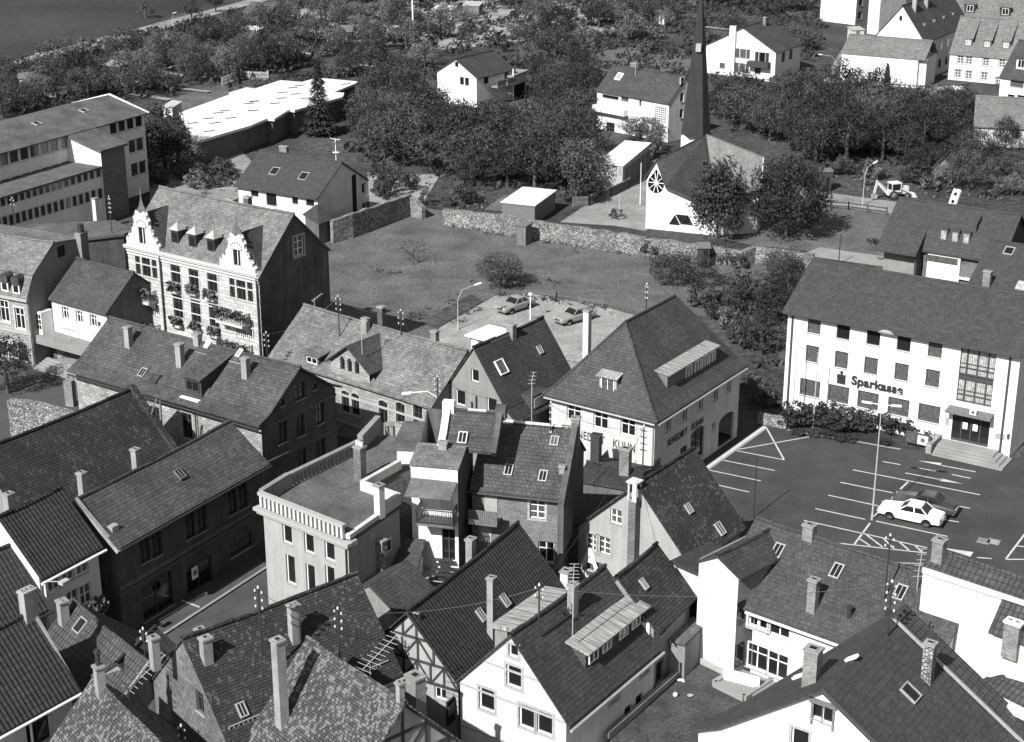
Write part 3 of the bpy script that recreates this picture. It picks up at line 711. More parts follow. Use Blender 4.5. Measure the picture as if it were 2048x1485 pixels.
wd = o.dimensions.x or 4.6; bpy.context.view_layer.update(); o.scale = ((tx1 - tx) / max(o.dimensions.x, .1), 1, 1)
ex, ez = h.fr(q(11, 650, 138)); b = MB()      # emblem: dot over a squared S with a slot
k = .36
for z_, x0, x1 in ((-.42, -k, k), (-.2, -k, k), (.0, -k, k), (.2, -k, k)): b.box(ex + x0, -.12, ez + z_, ex + x1, -.02, ez + z_ + .15)
b.box(ex - k, -.12, ez + .05, ex - k + .13, -.02, ez + .3); b.box(ex + k - .13, -.12, ez - .35, ex + k, -.02, ez - .1)
b.tube((ex, -.12, ez + .55), (ex, -.02, ez + .55), .13, .13, 12); h.part('emblem', b, 'iron')
# right end wall windows
h.chim((h.L - 1.2, h.tr - .5, h.zr), top=proj(h.world(h.L - 1.2, h.tr, h.zr + 1))[1]) if 0 else None
# notice board
p = BP(q(11, 1215, 655)); o = empty('notice_board', (p.x, p.y, 0), math.atan2(h.e1.y, h.e1.x), 'glazed notice board with two posters beside the bank steps', 'notice board')
b = MB(); b.box(-1.05, -.12, .35, 1.05, .12, 1.25); b.build('case', 'framed', o)
b = MB(); b.box(-.02, -.14, .42, .82, -.125, 1.18); b.build('poster', 'frame', o)
b = MB(); b.box(-.95, -.14, .42, -.1, -.125, 1.18); b.build('poster', 'curtain', o)
b = MB(); b.tube((.4, -.155, .8), (.4, -.142, .8), .2, .2, 12); b.build('poster_print', 'darkp', o)
for x in (-.9, .9): b = MB(); b.box(x - .05, -.06, 0, x + .05, .06, .35); b.build('leg', 'framed', o)
# flag poles
for i, (t, x, y, yt) in enumerate(((11, 283, 440, 428.5), (11, 437, 490, 0), (11, 372, 320, 0), (11, 525, 330, 0))):
    p = BP(q(t, x, y + 15)); top = (q(7, 322, 1260), q(7, 470, 1290), q(7, 388, 1350), q(7, 545, 1378))[i][1]
    b = MB(); hh = top_h(p, top); b.tube((0, 0, 0), (0, 0, hh), .06, .035, 8); b.lathe([(.0, hh + .09), (.06, hh + .05), (.06, hh), (.0, hh - .02)], 8)
    o = b.build('flagpole', 'steel', None, (p.x, p.y, 0)); tag(o, 'bare white flagpole in the shrubs before the bank, %s from the left' % ('first', 'third', 'second', 'fourth')[i], 'flagpole', 'flagpoles before the bank')

# ================================================================ KUHN
h = House('corner_shop', 'hipped slate-roofed corner shop with lettering on both fronts beside the car park', q(10, 372, 258), q(10, 1152, 452), 6.1, cat='building')
KU = h
h.D = h.hz(q(10, 1792, 52), 6.1)[1]
DBG.append(('kuhn', h.L, h.D, h.hz(q(10, 1792, 52), 6.1)))
h.wins('f', [q(10, 548, 398), q(10, 748, 452), q(10, 950, 503)], 1.25, 1.3, 'ol', line=False)
h.wins('r', [q(10, 1248, 480), q(10, 1368, 400), q(10, 1487, 328), q(10, 1600, 250), q(10, 1697, 188)], .85, 1.25, 'ol')
h.rect('r', q(10, 1418, 560), q(10, 1510, 700), 'dk', arch=.3, name='shop_window')
h.rect('r', q(10, 1340, 660), q(10, 1388, 740), 'dk', name='shop_window')
h.win('r', h.sd(q(10, 1588, 490), h.L)[0], h.sd(q(10, 1588, 490), h.L)[1] - .3, .55, .6, 's')
g0, _ = h.sd(q(10, 1620, 590), h.L); g1, _ = h.sd(q(10, 1735, 520), h.L); gz = h.sd(q(10, 1675, 400), h.L)[1]
n = 8; h.holes['r'].append([(g0, 0.01), (g1, 0.01)] + [((g0 + g1) / 2 + (g1 - g0) / 2 * math.cos(math.pi * i / n), 2.2 + (gz - 2.2) * math.sin(math.pi * i / n) * .9) for i in range(n + 1)])
h.walls('pale')
rt1, rz1 = h.sd(q(6, 930, 1055), h.L / 2); rt2, rz2 = h.sd(q(6, 1300, 850), h.L / 2)
DBG.append(('kuhn ridge', rt1, rz1, rt2, rz2))
def hip(h, x0, y0, x1, y1, ze, r1, r2, mat, kick=.14, kd=1.0, th=.14, name='roof', ridge=True):
    """hipped roof with a slightly flatter foot; ridge r1-r2 runs along t"""
    b = MB(); c = lambda p, f, dz=0: p
    E = [V3(x0, y0, ze), V3(x1, y0, ze), V3(x1, y1, ze), V3(x0, y1, ze)]; r1 = V3(*r1); r2 = V3(*r2)
    T = [r1, r1, r2, r2]
    K = [e.lerp(t, kick) - V3(0, 0, kd * .22) for e, t in zip(E, T)]
    for i in range(4):
        j = (i + 1) % 4
        b.poly([E[i], E[j], K[j], K[i]]); 
        P = [K[i], K[j]] + ([T[j]] if T[i] == T[j] else [T[j], T[i]]); b.poly(P)
        b.poly([E[j] - V3(0, 0, th), E[j], E[i], E[i] - V3(0, 0, th)][::-1])
    b.poly([e - V3(0, 0, th) for e in E][::-1])
    if ridge:
        for a, d in ((K[0], r1), (K[1], r1), (K[2], r2), (K[3], r2), (r1, r2), (E[0], K[0]), (E[1], K[1])):
            m = max(2, int((d - a).length / .4))
            for i in range(m): b.tube(a.lerp(d, i / m) , a.lerp(d, (i + 1) / m) + V3(0, 0, .015), .11, .09, 6, 0, False)
    o = b.build(name, mat, h.root)
    if name == 'roof' and h.roof is None: h.roof = o
    return o
zr = (rz1 + rz2) / 2 if abs(rz1 - rz2) < 2 else rz1
hip(h, -.4, -.45, h.L + .45, h.D + .45, 6.2, (h.L / 2, rt1, rz1), (h.L / 2, rt2, rz1), 'slate')
kf = (rz1 - 6) / rt1; kr = (rz1 - 6) / (h.L / 2)
h.gutter('f', 'zinc', .45, k=0.2, dz=-.1); h.gutter('r', 'zinc', .45, k=.2, dz=-.1)
h.pipe('f', h.L - .1, 5.9, 'zinc')
# lettering
lx, lz = h.fr(q(10, 838, 605)); lx1, lz1 = h.fr(q(10, 1000, 640))
o = text('KUHN', .95, h.root, (lx, -.03, lz - .45), 0, 'darkwood', .02); bpy.context.view_layer.update(); sc_ = (lx1 - lx) / o.dimensions.x; o.scale = (sc_, 1, 1)
o = text('BENEDIKT', .95, h.root, (0, -.03, lz - .45), 0, 'darkwood', .02, name='lettering', sx=sc_); bpy.context.view_layer.update(); o.location.x = h.fr(q(10, 775, 600))[0] - o.dimensions.x
ly, lz = h.sd(q(10, 1420, 495), h.L); ly1, _ = h.sd(q(10, 1505, 440), h.L); ly0, _ = h.sd(q(10, 1390, 520), h.L)
o = text('KUHN', .8, h.root, (h.L + .03, ly, lz - .35), math.pi / 2, 'darkwood', .02); bpy.context.view_layer.update(); mx_ = max(o.dimensions.x, o.dimensions.y); sc_ = (ly1 - ly) / mx_; o.scale = (sc_, 1, 1)
o = text('BENEDIKT', .8, h.root, (h.L + .03, 0, lz - .35), math.pi / 2, 'darkwood', .02, sx=sc_); bpy.context.view_layer.update(); o.location.y = ly0 - o.data.vertices[max(range(len(o.data.vertices)), key=lambda i: o.data.vertices[i].co.x)].co.x * sc_
# small dormer on the front slope
v = h.slope(q(10, 800, 260), 0, 6.0, kf); s0 = v.x - .75; s1 = v.x + .75
h.shed_dormer(s0, s1, v.y, v.z + .1, v.z + 1.55, kf, 'palewood', 'sheet', [v.x], .25, 1.05, .25, (6.0, kf), ww=1.15, wmat='curtain')
# long dormer on the right slope: its own small frame turned by 90 degrees
sub = bpy.data.objects.new('dormer', None)
a = h.slope_s(q(10, 1240, 250), h.L, 6.0, -kr); c = h.slope_s(q(6, 1610, 1370), h.L, 6.0, -kr)
zt = h.sd(q(10, 1240, 150), a.x)[1]
def rdormer(h, x, y0, y1, z0, zt, kr, zr0, wall, roofm, nw, ww, wh, kd=.12, wst='frame', wmat='curtain', wz=.25, sgn=1, ovf=.25, tag_='dormer'):
    """dormer on the right slope (z = zr0 - kr*(s-L)), window wall at s=x, from t=y0 to y1"""
    xb = x - (zt - z0) / (kr - kd)
    b = MB()
    b.poly([(x, y0, z0 - .1), (x, y1, z0 - .1), (x, y1, zt), (x, y0, zt)])
    b.poly([(x, y0, z0 - .1), (x, y0, zt), (xb, y0, zt + kd * (x - xb))][::1]); b.poly([(x, y1, z0 - .1), (x, y1, zt), (xb, y1, zt + kd * (x - xb))][::-1])
    d = b.build('dormer', wall, h.root)
    r = MB(); X0 = x + ovf; X1 = xb - .05; z_0 = zt - kd * ovf; z_1 = zt + kd * (x - X1); Y0, Y1 = y0 - .15, y1 + .15; th = .08
    r.hexa([(X0, Y0, z_0 - th), (X0, Y1, z_0 - th), (X1, Y1, z_1 - th), (X1, Y0, z_1 - th)], [(X0, Y0, z_0), (X0, Y1, z_0), (X1, Y1, z_1), (X1, Y0, z_1)])
    r.build('dormer_roof', roofm, d)
    for i in nw:
        m = MB(); f = .06; zz = z0 + wz; a0, a1 = i - ww / 2, i + ww / 2
        for p0, p1, q0, q1 in ((a0, a0 + f, zz, zz + wh), (a1 - f, a1, zz, zz + wh), (i - .03, i + .03, zz + f, zz + wh - f), (a0 + f, a1 - f, zz, zz + f), (a0 + f, a1 - f, zz + wh - f, zz + wh)):
            m.box(x - .02, p0, q0, x + .07, p1, q1, 0)
        m.poly([(x + .02, a0, zz), (x + .02, a1, zz), (x + .02, a1, zz + wh), (x + .02, a0, zz + wh)], 1)
        m.build('window', [wst, wmat], d)
    return d
L_ = c.y - a.y
rdormer(h, a.x, a.y, c.y, a.z, a.z + 1.55, kr, 6.0, 'wood', 'sheet', [a.y + L_ * f for f in (.42, .6, .75, .9)], .95, 1.0, wmat='curtain')
# side chimney (tall rendered) on the left
p = h.plane(q(6, 812, 1170), 1, 0, 0, .8)
h.chim((.9, rt1 + .6, 6.6), .56, .56, top=q(6, 0, 965)[1], mat='cream', base=5.6)
# ================================================================ MODERN HOUSE behind the bank
def foot(p, v): return top_h(BP(p), v)
h = House('modern_house', 'modern house with a large angular tiled roof and white bay behind the bank', q(7, 938, 500), q(7, 1985, 668), 4.6)
k = .72; v = h.slope(q(7, 1075, 130), 0, 4.6, k); tr, zr = v.y, v.z
v1 = h.slope(q(7, 1285, 372), 0, 4.6, k); s1 = v1.x
s2 = h.slope(q(7, 1962, 262), 0, 4.6, k).x; s2 = h.hz(q(7, 1962, 262), zr)[0]
h.D = 2 * tr; sb = h.slope(q(7, 1640, 330), 0, 4.6, k).x
vb = h.plane(q(7, 1285, 515), 0, -2.0, 1, v1.z - 2.0 * v1.y); tw, zw = vb.y, vb.z
DBG.append(('modern', 'tr %.1f zr %.1f s1 %.1f s2 %.1f tw %.1f zw %.1f tb %.1f zb %.1f' % (tr, zr, s1, s2, tw, zw, v1.y, v1.z)))
bk = (h.D + .3, 4.6 - .3 * k)
h.slab([(-.3, 4.6 - .3 * k), (tr, zr), bk], -.4, s1, 's', 'modern')
h.slab([(tw - .15, zw - .2), (v1.y, v1.z + .02), (tr, zr), bk], s1, s2 + .3, 's', 'modern', name='roof')
zt = 4.6 + k * tw - .1
b = MB(); b.box(.1, 1.0, 0, s1 - .1, h.D - .3, 4.6 - .1); h.part('wall', b, 'mid')
b = MB(); b.poly([(s1 - .02, -.2, 4.35), (s1 - .02, v1.y, v1.z - .1), (s1 - .02, v1.y, 3.2), (s1 - .02, -.2, 3.6)][::-1]); b.box(s1 - .25, .2, 0, s1 - .03, 1.6, 4.5); h.part('side_screen', b, 'darkwood')
b = MB(); b.box(s1 + .05, tw + .35, 0, s2, h.D - .4, zw + .3); h.part('wall', b, 'darkp')
# gable wall above the annexe
b = MB(); b.hexa([(s2 - .15, x, z) for x, z in ((.6, 3), (h.D - .6, 3), (h.D - .6, 4.6 + .6 * k - .2), (tr, zr - .12), (.6, 4.6 + .6 * k - .2))][::-1], [(s2, x, z) for x, z in ((.6, 3), (h.D - .6, 3), (h.D - .6, 4.6 + .6 * k - .2), (tr, zr - .12), (.6, 4.6 + .6 * k - .2))][::-1]); h.part('gable', b, 'darkwood')
# white bay
e0 = h.fr(q(7, 1287, 600), tw)[0]; e1 = h.fr(q(7, 1533, 600), tw)[0]
b = MB(); b.box(e0, tw, 0, e1, tw + .5, zw - .05); o = h.part('bay_wall', b, 'white')
for row in ((1318, 582), (1318, 750)):
    for i in range(3):
        a, z = h.fr(q(7, row[0] + i * 75, row[1] + i * 12), tw); m = MB(); m.box(a - .62, tw - .03, z - .33, a + .62, tw + .05, z + .33); wo_ = h.part('window', m, 'framed')
        m = MB(); m.box(a - .54, tw - .045, z - .26, a + .54, tw - .03, z + .26); h.part('pane', m, 'curtain' if row[1] < 600 else 'pane', wo_)
b = MB(); b.box(e1, tw + .2, zw - 2.3, s2 - 1, tw + .4, zw - 1.1); h.part('balcony', b, 'wood')
b = MB(); b.box(e1, tw, zw - 2.6, e1 + 1.6, tw + .2, zw - 2.35); h.part('balcony_edge', b, 'white')
a0, z1_ = h.fr(q(7, 1030, 505), 1.0); a1, z0_ = h.fr(q(7, 1200, 560), 1.0)
b = MB(); b.box(a0, .93, z0_ - .1, a1, 1.02, z1_); h.part('window_band', b, 'pane')
for i, (x, y) in enumerate(((1412, 410), (1497, 425), (1580, 437))):
    p = h.plane(q(7, x, y), 0, -2.0, 1, v1.z - 2.0 * v1.y); b = MB(); b.box(p.x - .42, p.y - .2, p.z - .62, p.x + .42, p.y + .3, p.z + .75); o = h.part('dormer_window', b, 'framed')
    b = MB(); b.box(p.x - .28, p.y - .23, p.z - .45, p.x + .28, p.y - .19, p.z + .5); h.part('pane', b, 'curtainw', o)
p = h.slope(q(7, 1640, 400), 0, 4.6, k); b = MB(); b.hexa([(p.x - .1, p.y, p.z - .2), (p.x + .1, p.y, p.z - .2), (p.x + .1, p.y + 1.5, p.z + .8), (p.x - .1, p.y + 1.5, p.z + .8)], [(p.x - .1, p.y, p.z + .9), (p.x + .1, p.y, p.z + .9), (p.x + .1, p.y + 1.5, p.z + 1.6), (p.x - .1, p.y + 1.5, p.z + 1.6)]); h.part('roof_fin', b, 'darkwood')
# white tilted vent on ridge
p = h.hz(q(7, 1465, 180), zr); b = MB(); b.bar((p[0], tr + .4, zr - .5), (p[0] + .2, tr + 1.4, zr + 1.3), .8, .3); o = h.part('white_ventilation_shaft', b, 'frame')
for f in (.35, .75):
    c = V3(p[0], tr + .4, zr - .5).lerp(V3(p[0] + .2, tr + 1.4, zr + 1.3), f); b = MB(); b.box(c.x - .15, c.y - .3, c.z - .05, c.x + .15, c.y - .1, c.z + .25); h.part('vent', b, 'hole', o)
b = MB()
for i in range(26): x = .3 + i * (s1 - .8) / 26; 
h.boxp('flower_box', .3, -1.3, 2.2, s1 - .6, -1.0, 2.55, 'darkwood')
h2 = House('modern_house_wing', 'lower tiled wing of the angular modern house at the right edge', q(7, 1555, 860), q(7, 2200, 985), 2.6)
h2.gable(q(7, 1722, 437), .62, 'modern', ov=.2, os_=(.2, .3), wall='darkp')
h2.roofwin(q(7, 1895, 530), 0, 2.6, .62, .95, 1.0, st='steel')
h2.roofwin(q(7, 1990, 790), 0, 2.6, .62, 1.0, 1.1, st='steel', pane='curtainw')
v = h2.slope(q(7, 1725, 805), 0, 2.6, .62); h2.chim((v.x, v.y, v.z), .85, .6, top=q(7, 0, 675)[1], mat='chim', holes=1)

# ================================================================ CHURCH
h = House('church', 'modern white church with folded roof and tall slender spire', (1290.8, 457), (1432, 472), 0, cat='church')
A1 = h.fr(q(2, 1163, 1190)); P2 = h.fr(q(2, 1080, 1338)); P3 = h.fr(q(2, 1228, 1385)); C = h.fr((1432, 416)); Ls = C[0]
R_ = h.hz((1513, 466.4), 0); Rw = h.world(*R_); zR_ = top_h(Rw, 371)
Kz = 12.5; K = h.hz((1413, 268), Kz); Fz = 8.5; Fp = h.hz((1528, 314), Fz)
DBG.append(('church', A1, P2, P3, C, R_, zR_, K, Fp))
T = -.0
Aw = V3(A1[0], T, A1[1]); W2 = V3(P2[0], T, P2[1]); W3 = V3(P3[0], T, P3[1]); Cw = V3(Ls, T, C[1]); Rt = V3(R_[0], R_[1], zR_); Kt = V3(K[0], K[1], Kz); Ft = V3(Fp[0], Fp[1], Fz)
# round wheel window in the gable and triangular windows below
wc = h.fr(q(2, 1158, 1355)); wtop = h.fr(q(2, 1162, 1265)); wr = (h.fr(q(2, 1222, 1360))[0] - h.fr(q(2, 1100, 1360))[0]) / 2
drop = [(wtop[0], wtop[1] + .1)] + [(wc[0] + wr * math.cos(a), wc[1] - .25 + wr * 1.15 * math.sin(a)) for a in [R(x) for x in range(150, 391, 20)]]
tri = []
for i, (x, up) in enumerate(((1297, 1), (1345, 0), (1393, 1))):
    a, z = h.fr(q(6, x, 300)); r_ = .75
    tri.append([(a - r_, z - r_ * .85), (a + r_, z - r_ * .85), (a, z + r_ * .85)] if up else [(a, z - r_ * .85), (a + r_, z + r_ * .85), (a - r_, z + r_ * .85)])
b = MB()
outer = [(0, 0), (Ls, 0), (Ls, C[1]), (P3[0], P3[1]), A1, (0, P2[1])]
for P in holed(outer, [drop] + tri): b.poly([(a, 0, z) for a, z in P])
for H_ in [drop] + tri:
    for i in range(len(H_)): (a0, z0), (a1, z1) = H_[i], H_[(i + 1) % len(H_)]; b.poly([(a0, 0, z0), (a1, 0, z1), (a1, .3, z1), (a0, .3, z0)]); 
b2 = MB(); b2.poly([(Ls, 0, 0), (R_[0], R_[1], 0), tuple(Rt), (Ls, 0, C[1])]); h.part('wall', b2, 'cream')  # right wall's shade put into a duller render than the front's
bl = h.hz((1291, 352), 0)
Bk = (0, R_[1] + 3)
b.poly([(0, Bk[1], 0), (0, 0, 0), (0, 0, P2[1]), (0, Bk[1], P2[1])]); b.poly([(R_[0], R_[1], 0), (Fp[0], Fp[1], 0), (Fp[0], Fp[1], Fz), tuple(Rt)])
wb = h.part('wall', b, 'white')
m = MB()
for i in range(10):
    a = 2 * math.pi * i / 10; c = V3(wc[0], .12, wc[1] - .1); e = c + V3(math.cos(a) * wr * (1), 0, math.sin(a) * (wr * 1.2 + (.9 if math.sin(a) > .8 else 0)))
    m.bar(c, e, .07, .06)
m.tube((wc[0], .08, wc[1] - .1), (wc[0], .18, wc[1] - .1), .22, .22, 10)
o = h.part('wheel_window', m, 'frame'); m = MB(); m.poly([(a, .28, z) for a, z in drop]); h.part('pane', m, 'pane', o)
for t_ in tri: m = MB(); m.poly([(a, .2, z) for a, z in t_]); h.part('triangular_window', m, 'pane')
b = MB()
def slabp(b, P, th=.25, up=V3(0, 0, 1)):
    lo = [p - up * th for p in P]; b.hexa(lo, P)
slabp(b, [W3 + V3(.1, -.25, .02), Cw + V3(.2, -.3, .05), Kt, Aw + V3(0, -.25, .08)], .2)
o = h.part('roof', b, 'slate'); h.roof = o
b = MB(); slabp(b, [Cw + V3(.2, -.3, .06), Rt + V3(.4, -.3, .06), Ft, Kt], .2); h.part('gravel_roof', b, 'chips')
b = MB(); Bp = V3(0, Bk[1], P2[1]); slabp(b, [W2 + V3(-.2, -.25, .05), Aw + V3(0, -.25, .07), Kt, Bp], .2); h.part('roof', b, 'slate')
b = MB(); b.bar(W3 + V3(.2, -.32, -.1), Cw + V3(.1, -.38, -.12), .2, .25); b.bar(Cw + V3(.2, -.4, -.1), Rt + V3(.5, -.35, -.1), .2, .25); h.part('fascia', b, 'framed')
# white base of the spire and the spire itself
wl = h.hz((1362, 290), Kz - 1.2)
b = MB(); cc = h.hz((1391, 287), Kz - 3); c = V3(cc[0], cc[1], 0)
sb_ = h.world(c.x, c.y); ztop = top_h(sb_, -46); 
rr = 1.7
b.box(c.x - 1.45, c.y - 1.1, Kz - 7, c.x + .9, c.y + 1.1, Kz - 1.98); h.part('spire_base', b, 'white')
b = MB()
n = 6; ang = R(14)
base = [c + V3(rr * math.cos(ang + 2 * math.pi * i / n), rr * math.sin(ang + 2 * math.pi * i / n), Kz - 2.0) for i in range(n)]
apx = V3(c.x, c.y, ztop)
for i in range(n):
    j = (i + 1) % n; 
    for q0, q1 in ((0, .33), (.33, .66), (.66, 1)):
        P = [base[i].lerp(apx, q0), base[j].lerp(apx, q0), base[j].lerp(apx, q1), base[i].lerp(apx, q1)]; b.poly(P if q1 < 1 else P[:3])
o = h.part('spire', b, 'spirefelt')
b = MB(); p = base[4].lerp(base[5], .5).lerp(apx, .57); b.box(p.x - .3, p.y - .35, p.z - .5, p.x + .3, p.y + .25, p.z + .4); h.part('hatch', b, 'zinc', o)

# ================================================================ FAR HOUSES
# white gable house with balcony, middle distance
h = House('gabled_house', 'white gabled house with tiled roof and side balconies rising out of the trees', q(1, 1390, 528), q(1, 1682, 572), foot(q(1, 1684, 802), q(1, 0, 572)[1]))
h.win('f', h.fr(q(1, 1535, 480))[0], h.fr(q(1, 1535, 480))[1] - .4, .7, .8, 'd'); a, z = h.fr(q(1, 1592, 605)); h.win('f', a - .5, z - .6, .8, 1.2, 'd'); h.win('f', a + .5, z - .6, .8, 1.2, 'd')
h.gable_t(q(1, 1530, 438), 'tilemid', far=q(1, 1755, 368), wall='white', ov=.2)
for tt, zz in ((.35, 2.9), (.62, 2.9)):
    b = MB(); b.box(h.L, h.D * tt, zz - .2, h.L + 1.6, h.D * tt + 2.2, zz); o = h.part('balcony', b, 'concrete'); b = MB(); b.box(h.L + 1.5, h.D * tt, zz, h.L + 1.56, h.D * tt + 2.2, zz + .9); h.part('railing', b, 'wood', o)
for tt in (.2, .75): b = MB(); b.box(h.L - .05, h.D * tt, 3.4, h.L + .02, h.D * tt + 1, 4.6); h.part('window', b, 'pane')
o2 = h
h = House('flat_annexe', 'flat-roofed annexe with terrace beside the white gabled house', q(1, 1940, 570), q(1, 2052, 528), 3.8); h.D = 5
b = MB(); b.box(0, 0, 0, h.L, h.D, 3.7); h.part('wall', b, 'pale'); b = MB(); b.box(-.3, -.3, 3.7, h.L + .3, h.D + .3, 3.95); h.part('roof', b, 'concrete'); b = MB(); b.box(.8, -.03, .2, h.L - .6, .05, 2.2); h.part('opening', b, 'hole')
b = MB(); b.tube((.1, -.3, 0), (.1, -.3, 5), .12, .12, 8); h.part('post', b, 'white')
# house left of the spire
h = House('loggia_house', 'white house with dark roof and loggias left of the church spire', q(2, 722, 672), q(2, 1254, 768), 5.6)
h.gable(q(2, 805, 478), .85, 'slate', ov=.25, os_=(.1, .1)); vz = h.slope(q(2, 885, 575), 0, 5.6, .85)
h.wins('r', [q(2, 1355, 610), q(2, 1352, 725), q(2, 1348, 845)], .8, 1.3, 'd', line=False)
for p0, p1 in ((q(2, 760, 700), q(2, 880, 748)), (q(2, 1035, 715), q(2, 1050, 790)), (q(2, 760, 825), q(2, 885, 862)), (q(2, 790, 905), q(2, 850, 990)), (q(2, 900, 700), q(2, 955, 760))): h.rect('f', p0, p1, 'dc' if p0[0] > 1240 else 'd')
h.walls('white', h.tops, 'fbl'); 
h.walls('pale', h.tops, 'r')  # gable's shading put into its greyer render
b = MB(); a0, z_ = h.fr(q(2, 718, 790)); a1, _ = h.fr(q(2, 955, 812)); b.box(a0, -1.0, z_ - .5, a1, 0, z_ + .35); h.part('balcony', b, 'white')
a0, z_ = h.fr(q(2, 1155, 780)); a1, _ = h.fr(q(2, 1235, 865)); b = MB(); b.box(a0, -.08, z_ - 2.4, a1, -.01, z_); o = h.part('block_screen', b, 'cream')
b = MB(); n = 6
for i in range(n):
    for j in range(7): x = a0 + (a1 - a0) * (i + .5) / n; z = z_ - 2.3 + 2.2 * (j + .5) / 7; b.box(x - .1, -.1, z - .08, x + .1, -.075, z + .08)
h.part('screen_hole', b, 'hole', o)
h.roofwin(q(2, 885, 572), 0, 5.6, .85, 1.1, 1.3, st='frame', pane='curtainw')
h.chim((h.hz(q(2, 1065, 490), h.zr)[0], h.tr + .3, h.zr), .9, .6, zt=h.zr + .7)
b = MB(); v = h.hz(q(2, 1120, 500), h.zr); b.tube((v[0], h.tr - 1, h.zr - 1), (v[0], h.tr - 1, h.zr + 1.3), .04); 
for i in range(4): b.bar((v[0] - .5, h.tr - 1, h.zr + .6 + i * .22), (v[0] + .5, h.tr - 1, h.zr + .6 + i * .22), .03)
h.part('antenna', b, 'steel')
b = MB(); b.bar((-1.6, -.2, 0), (-1.6, -.2, 2.1), .22); b.bar((-1.6, -.2, 2.1), (0, -.1, 2.6), .22); h.part('pergola', b, 'white')
# white house with black shutters
z_ = foot(q(2, 1532, 540), q(2, 0, 330)[1])
h = House('shuttered_house', 'white gabled house with black shutters and long balcony right of the spire', q(2, 1532, 332), q(3, 163, 385), z_)
for t, x, y in ((2, 1805, 400), (2, 1945, 425), (2, 1798, 505), (2, 1912, 520), (3, 60, 425), (3, 28, 518)):
    a, z = h.fr(q(t, x, y)); hh = 1.5
    h.win('f', a, z - .75, 1.1, hh, 'dc')
    if y not in (520, 518):
        for sg in (-1, 1): b = MB(); b.box(a + sg * .95 - .3, -.06, z - .75, a + sg * .95 + .3, -.01, z + .8); h.part('shutter', b, 'framed')
h.win('f', h.fr(q(2, 1650, 492))[0], h.fr(q(2, 1650, 492))[1] - .4, 1.0, .9, 'dc')
h.gable_t(q(2, 1808, 205), 'slate', far=q(3, 85, 140), wall='white', ov=.2)
b = MB(); a0, z_ = h.fr(q(2, 1855, 470)); b.box(a0, -1.2, z_ - .4, h.L - .8, 0, z_ + .5); h.part('balcony', b, 'darkwood')
a, _ = h.fr(q(2, 1730, 400)); b = MB(); b.box(a - .55, -.6, 0, a + .55, 0, h.fr(q(2, 1730, 192))[1]); h.part('chimney', b, 'white')
for tt in (.3, .6): b = MB(); b.box(h.L - .02, h.D * tt - .6, h.z - 2.2, h.L + .03, h.D * tt + .6, h.z - .6); h.part('window', b, 'pane')
h.chim((h.sr + .8, h.D * .65, h.zr - .5), .6, .6, zt=h.zr + .9)
# large blank white building with pale roof
z_ = foot(q(3, 640, 605), q(3, 0, 392)[1])
h = House('white_hall', 'windowless white hall with pale tiled roof at the top right', q(3, 652, 392), q(3, 1220, 440), z_)
h.gable(q(3, 700, 255), .62, 'tilelight', ov=.15, os_=(.1, 1.2), wall='white')
h.boxp('lean_to', h.L, .6, 0, h.L + 1.3, h.D - 1, h.z, 'pale')
# gable house behind it
h = House('tall_gabled_house', 'steep white gabled house with long dormered roof behind the windowless hall', q(3, 900, 265), q(3, 1262, 300), 7.0)
h.win('f', h.fr(q(3, 1090, 138))[0], h.fr(q(3, 1090, 138))[1] - .4, .5, .8, 'd')
h.gable_t(q(3, 1107, 42), 'slate', D=22, wall='white', ov=.2, oe=.3)
for i in range(4):
    b = MB(); y = 3 + i * 4.6; s_ = h.L - 1.4; b.box(s_ - 1.5, y, h.z + .8, s_, y + 1.3, h.z + 2.4); o = h.part('dormer', b, 'slate'); b = MB(); b.box(s_, y + .15, h.z + 1.1, s_ + .04, y + 1.15, h.z + 2.2); h.part('window', b, 'frame', o)
for i in range(6):
    for z in (1.2, 4.2): b = MB(); b.box(h.L, 1.5 + i * 3.3, z, h.L + .04, 2.6 + i * 3.3, z + 1.4); h.part('window', b, 'pane')
for f in (.15, .4): h.chim((h.sr + .8, h.D * f, h.zr - 1), .8, .8, zt=h.zr + 1.2, mat='chimp')
# dormered pale-roofed house
z_ = foot(q(3, 1430, 592), q(3, 0, 397)[1])
h = House('dormered_house', 'pale-roofed white house with three narrow dormers at the top right', q(3, 1456, 397), q(3, 2100, 455), z_)
h.wins('f', [q(3, 1533, 443), q(3, 1595, 450), q(3, 1720, 465), q(3, 1842, 470)], .95, 1.3, 'oc'); h.wins('f', [q(3, 1513, 548), q(3, 1593, 558), q(3, 1708, 568), q(3, 1815, 605)], .95, 1.3, 'oc', line=False)
h.gable(q(3, 1540, 122), 1.15, 'tilelight', ov=.2, os_=(.1, .1), wall='cream')
for x, y in ((1588, 352), (1728, 365), (1868, 372)):
    v = h.slope(q(3, x, y), 0, h.z, 1.15); h.shed_dormer(v.x - .65, v.x + .65, v.y, v.z, v.z + 1.5, 1.15, 'wood', 'tilelight', [v.x], .2, 1.0, .75, (h.z, 1.15), ww=.8, wmat='curtainw')
# second pale roof behind, with dormers
h = House('long_apartment_house', 'long white apartment house with pale dormered roof cut by the top edge', q(3, 1395, 150), q(3, 2350, 175), 7.0)
h.gable(q(3, 1420, -200), .95, 'tilelight', ov=.3, os_=(.2, .2), wall='white')
for x, y in ((1345, 75), (1600, 105), (1862, 130)):
    v = h.slope(q(3, max(x, 1430), y), 0, 7.0, .95); h.shed_dormer(v.x - .9, v.x + .9, v.y, v.z, v.z + 1.6, .95, 'darkwood', 'tilelight', [v.x], .2, 1.1, .2, (7.0, .95), ww=1.1)
h.wins('f', [q(3, 1440, 205), q(3, 1560, 212)], 1.6, 1.2, 'd')
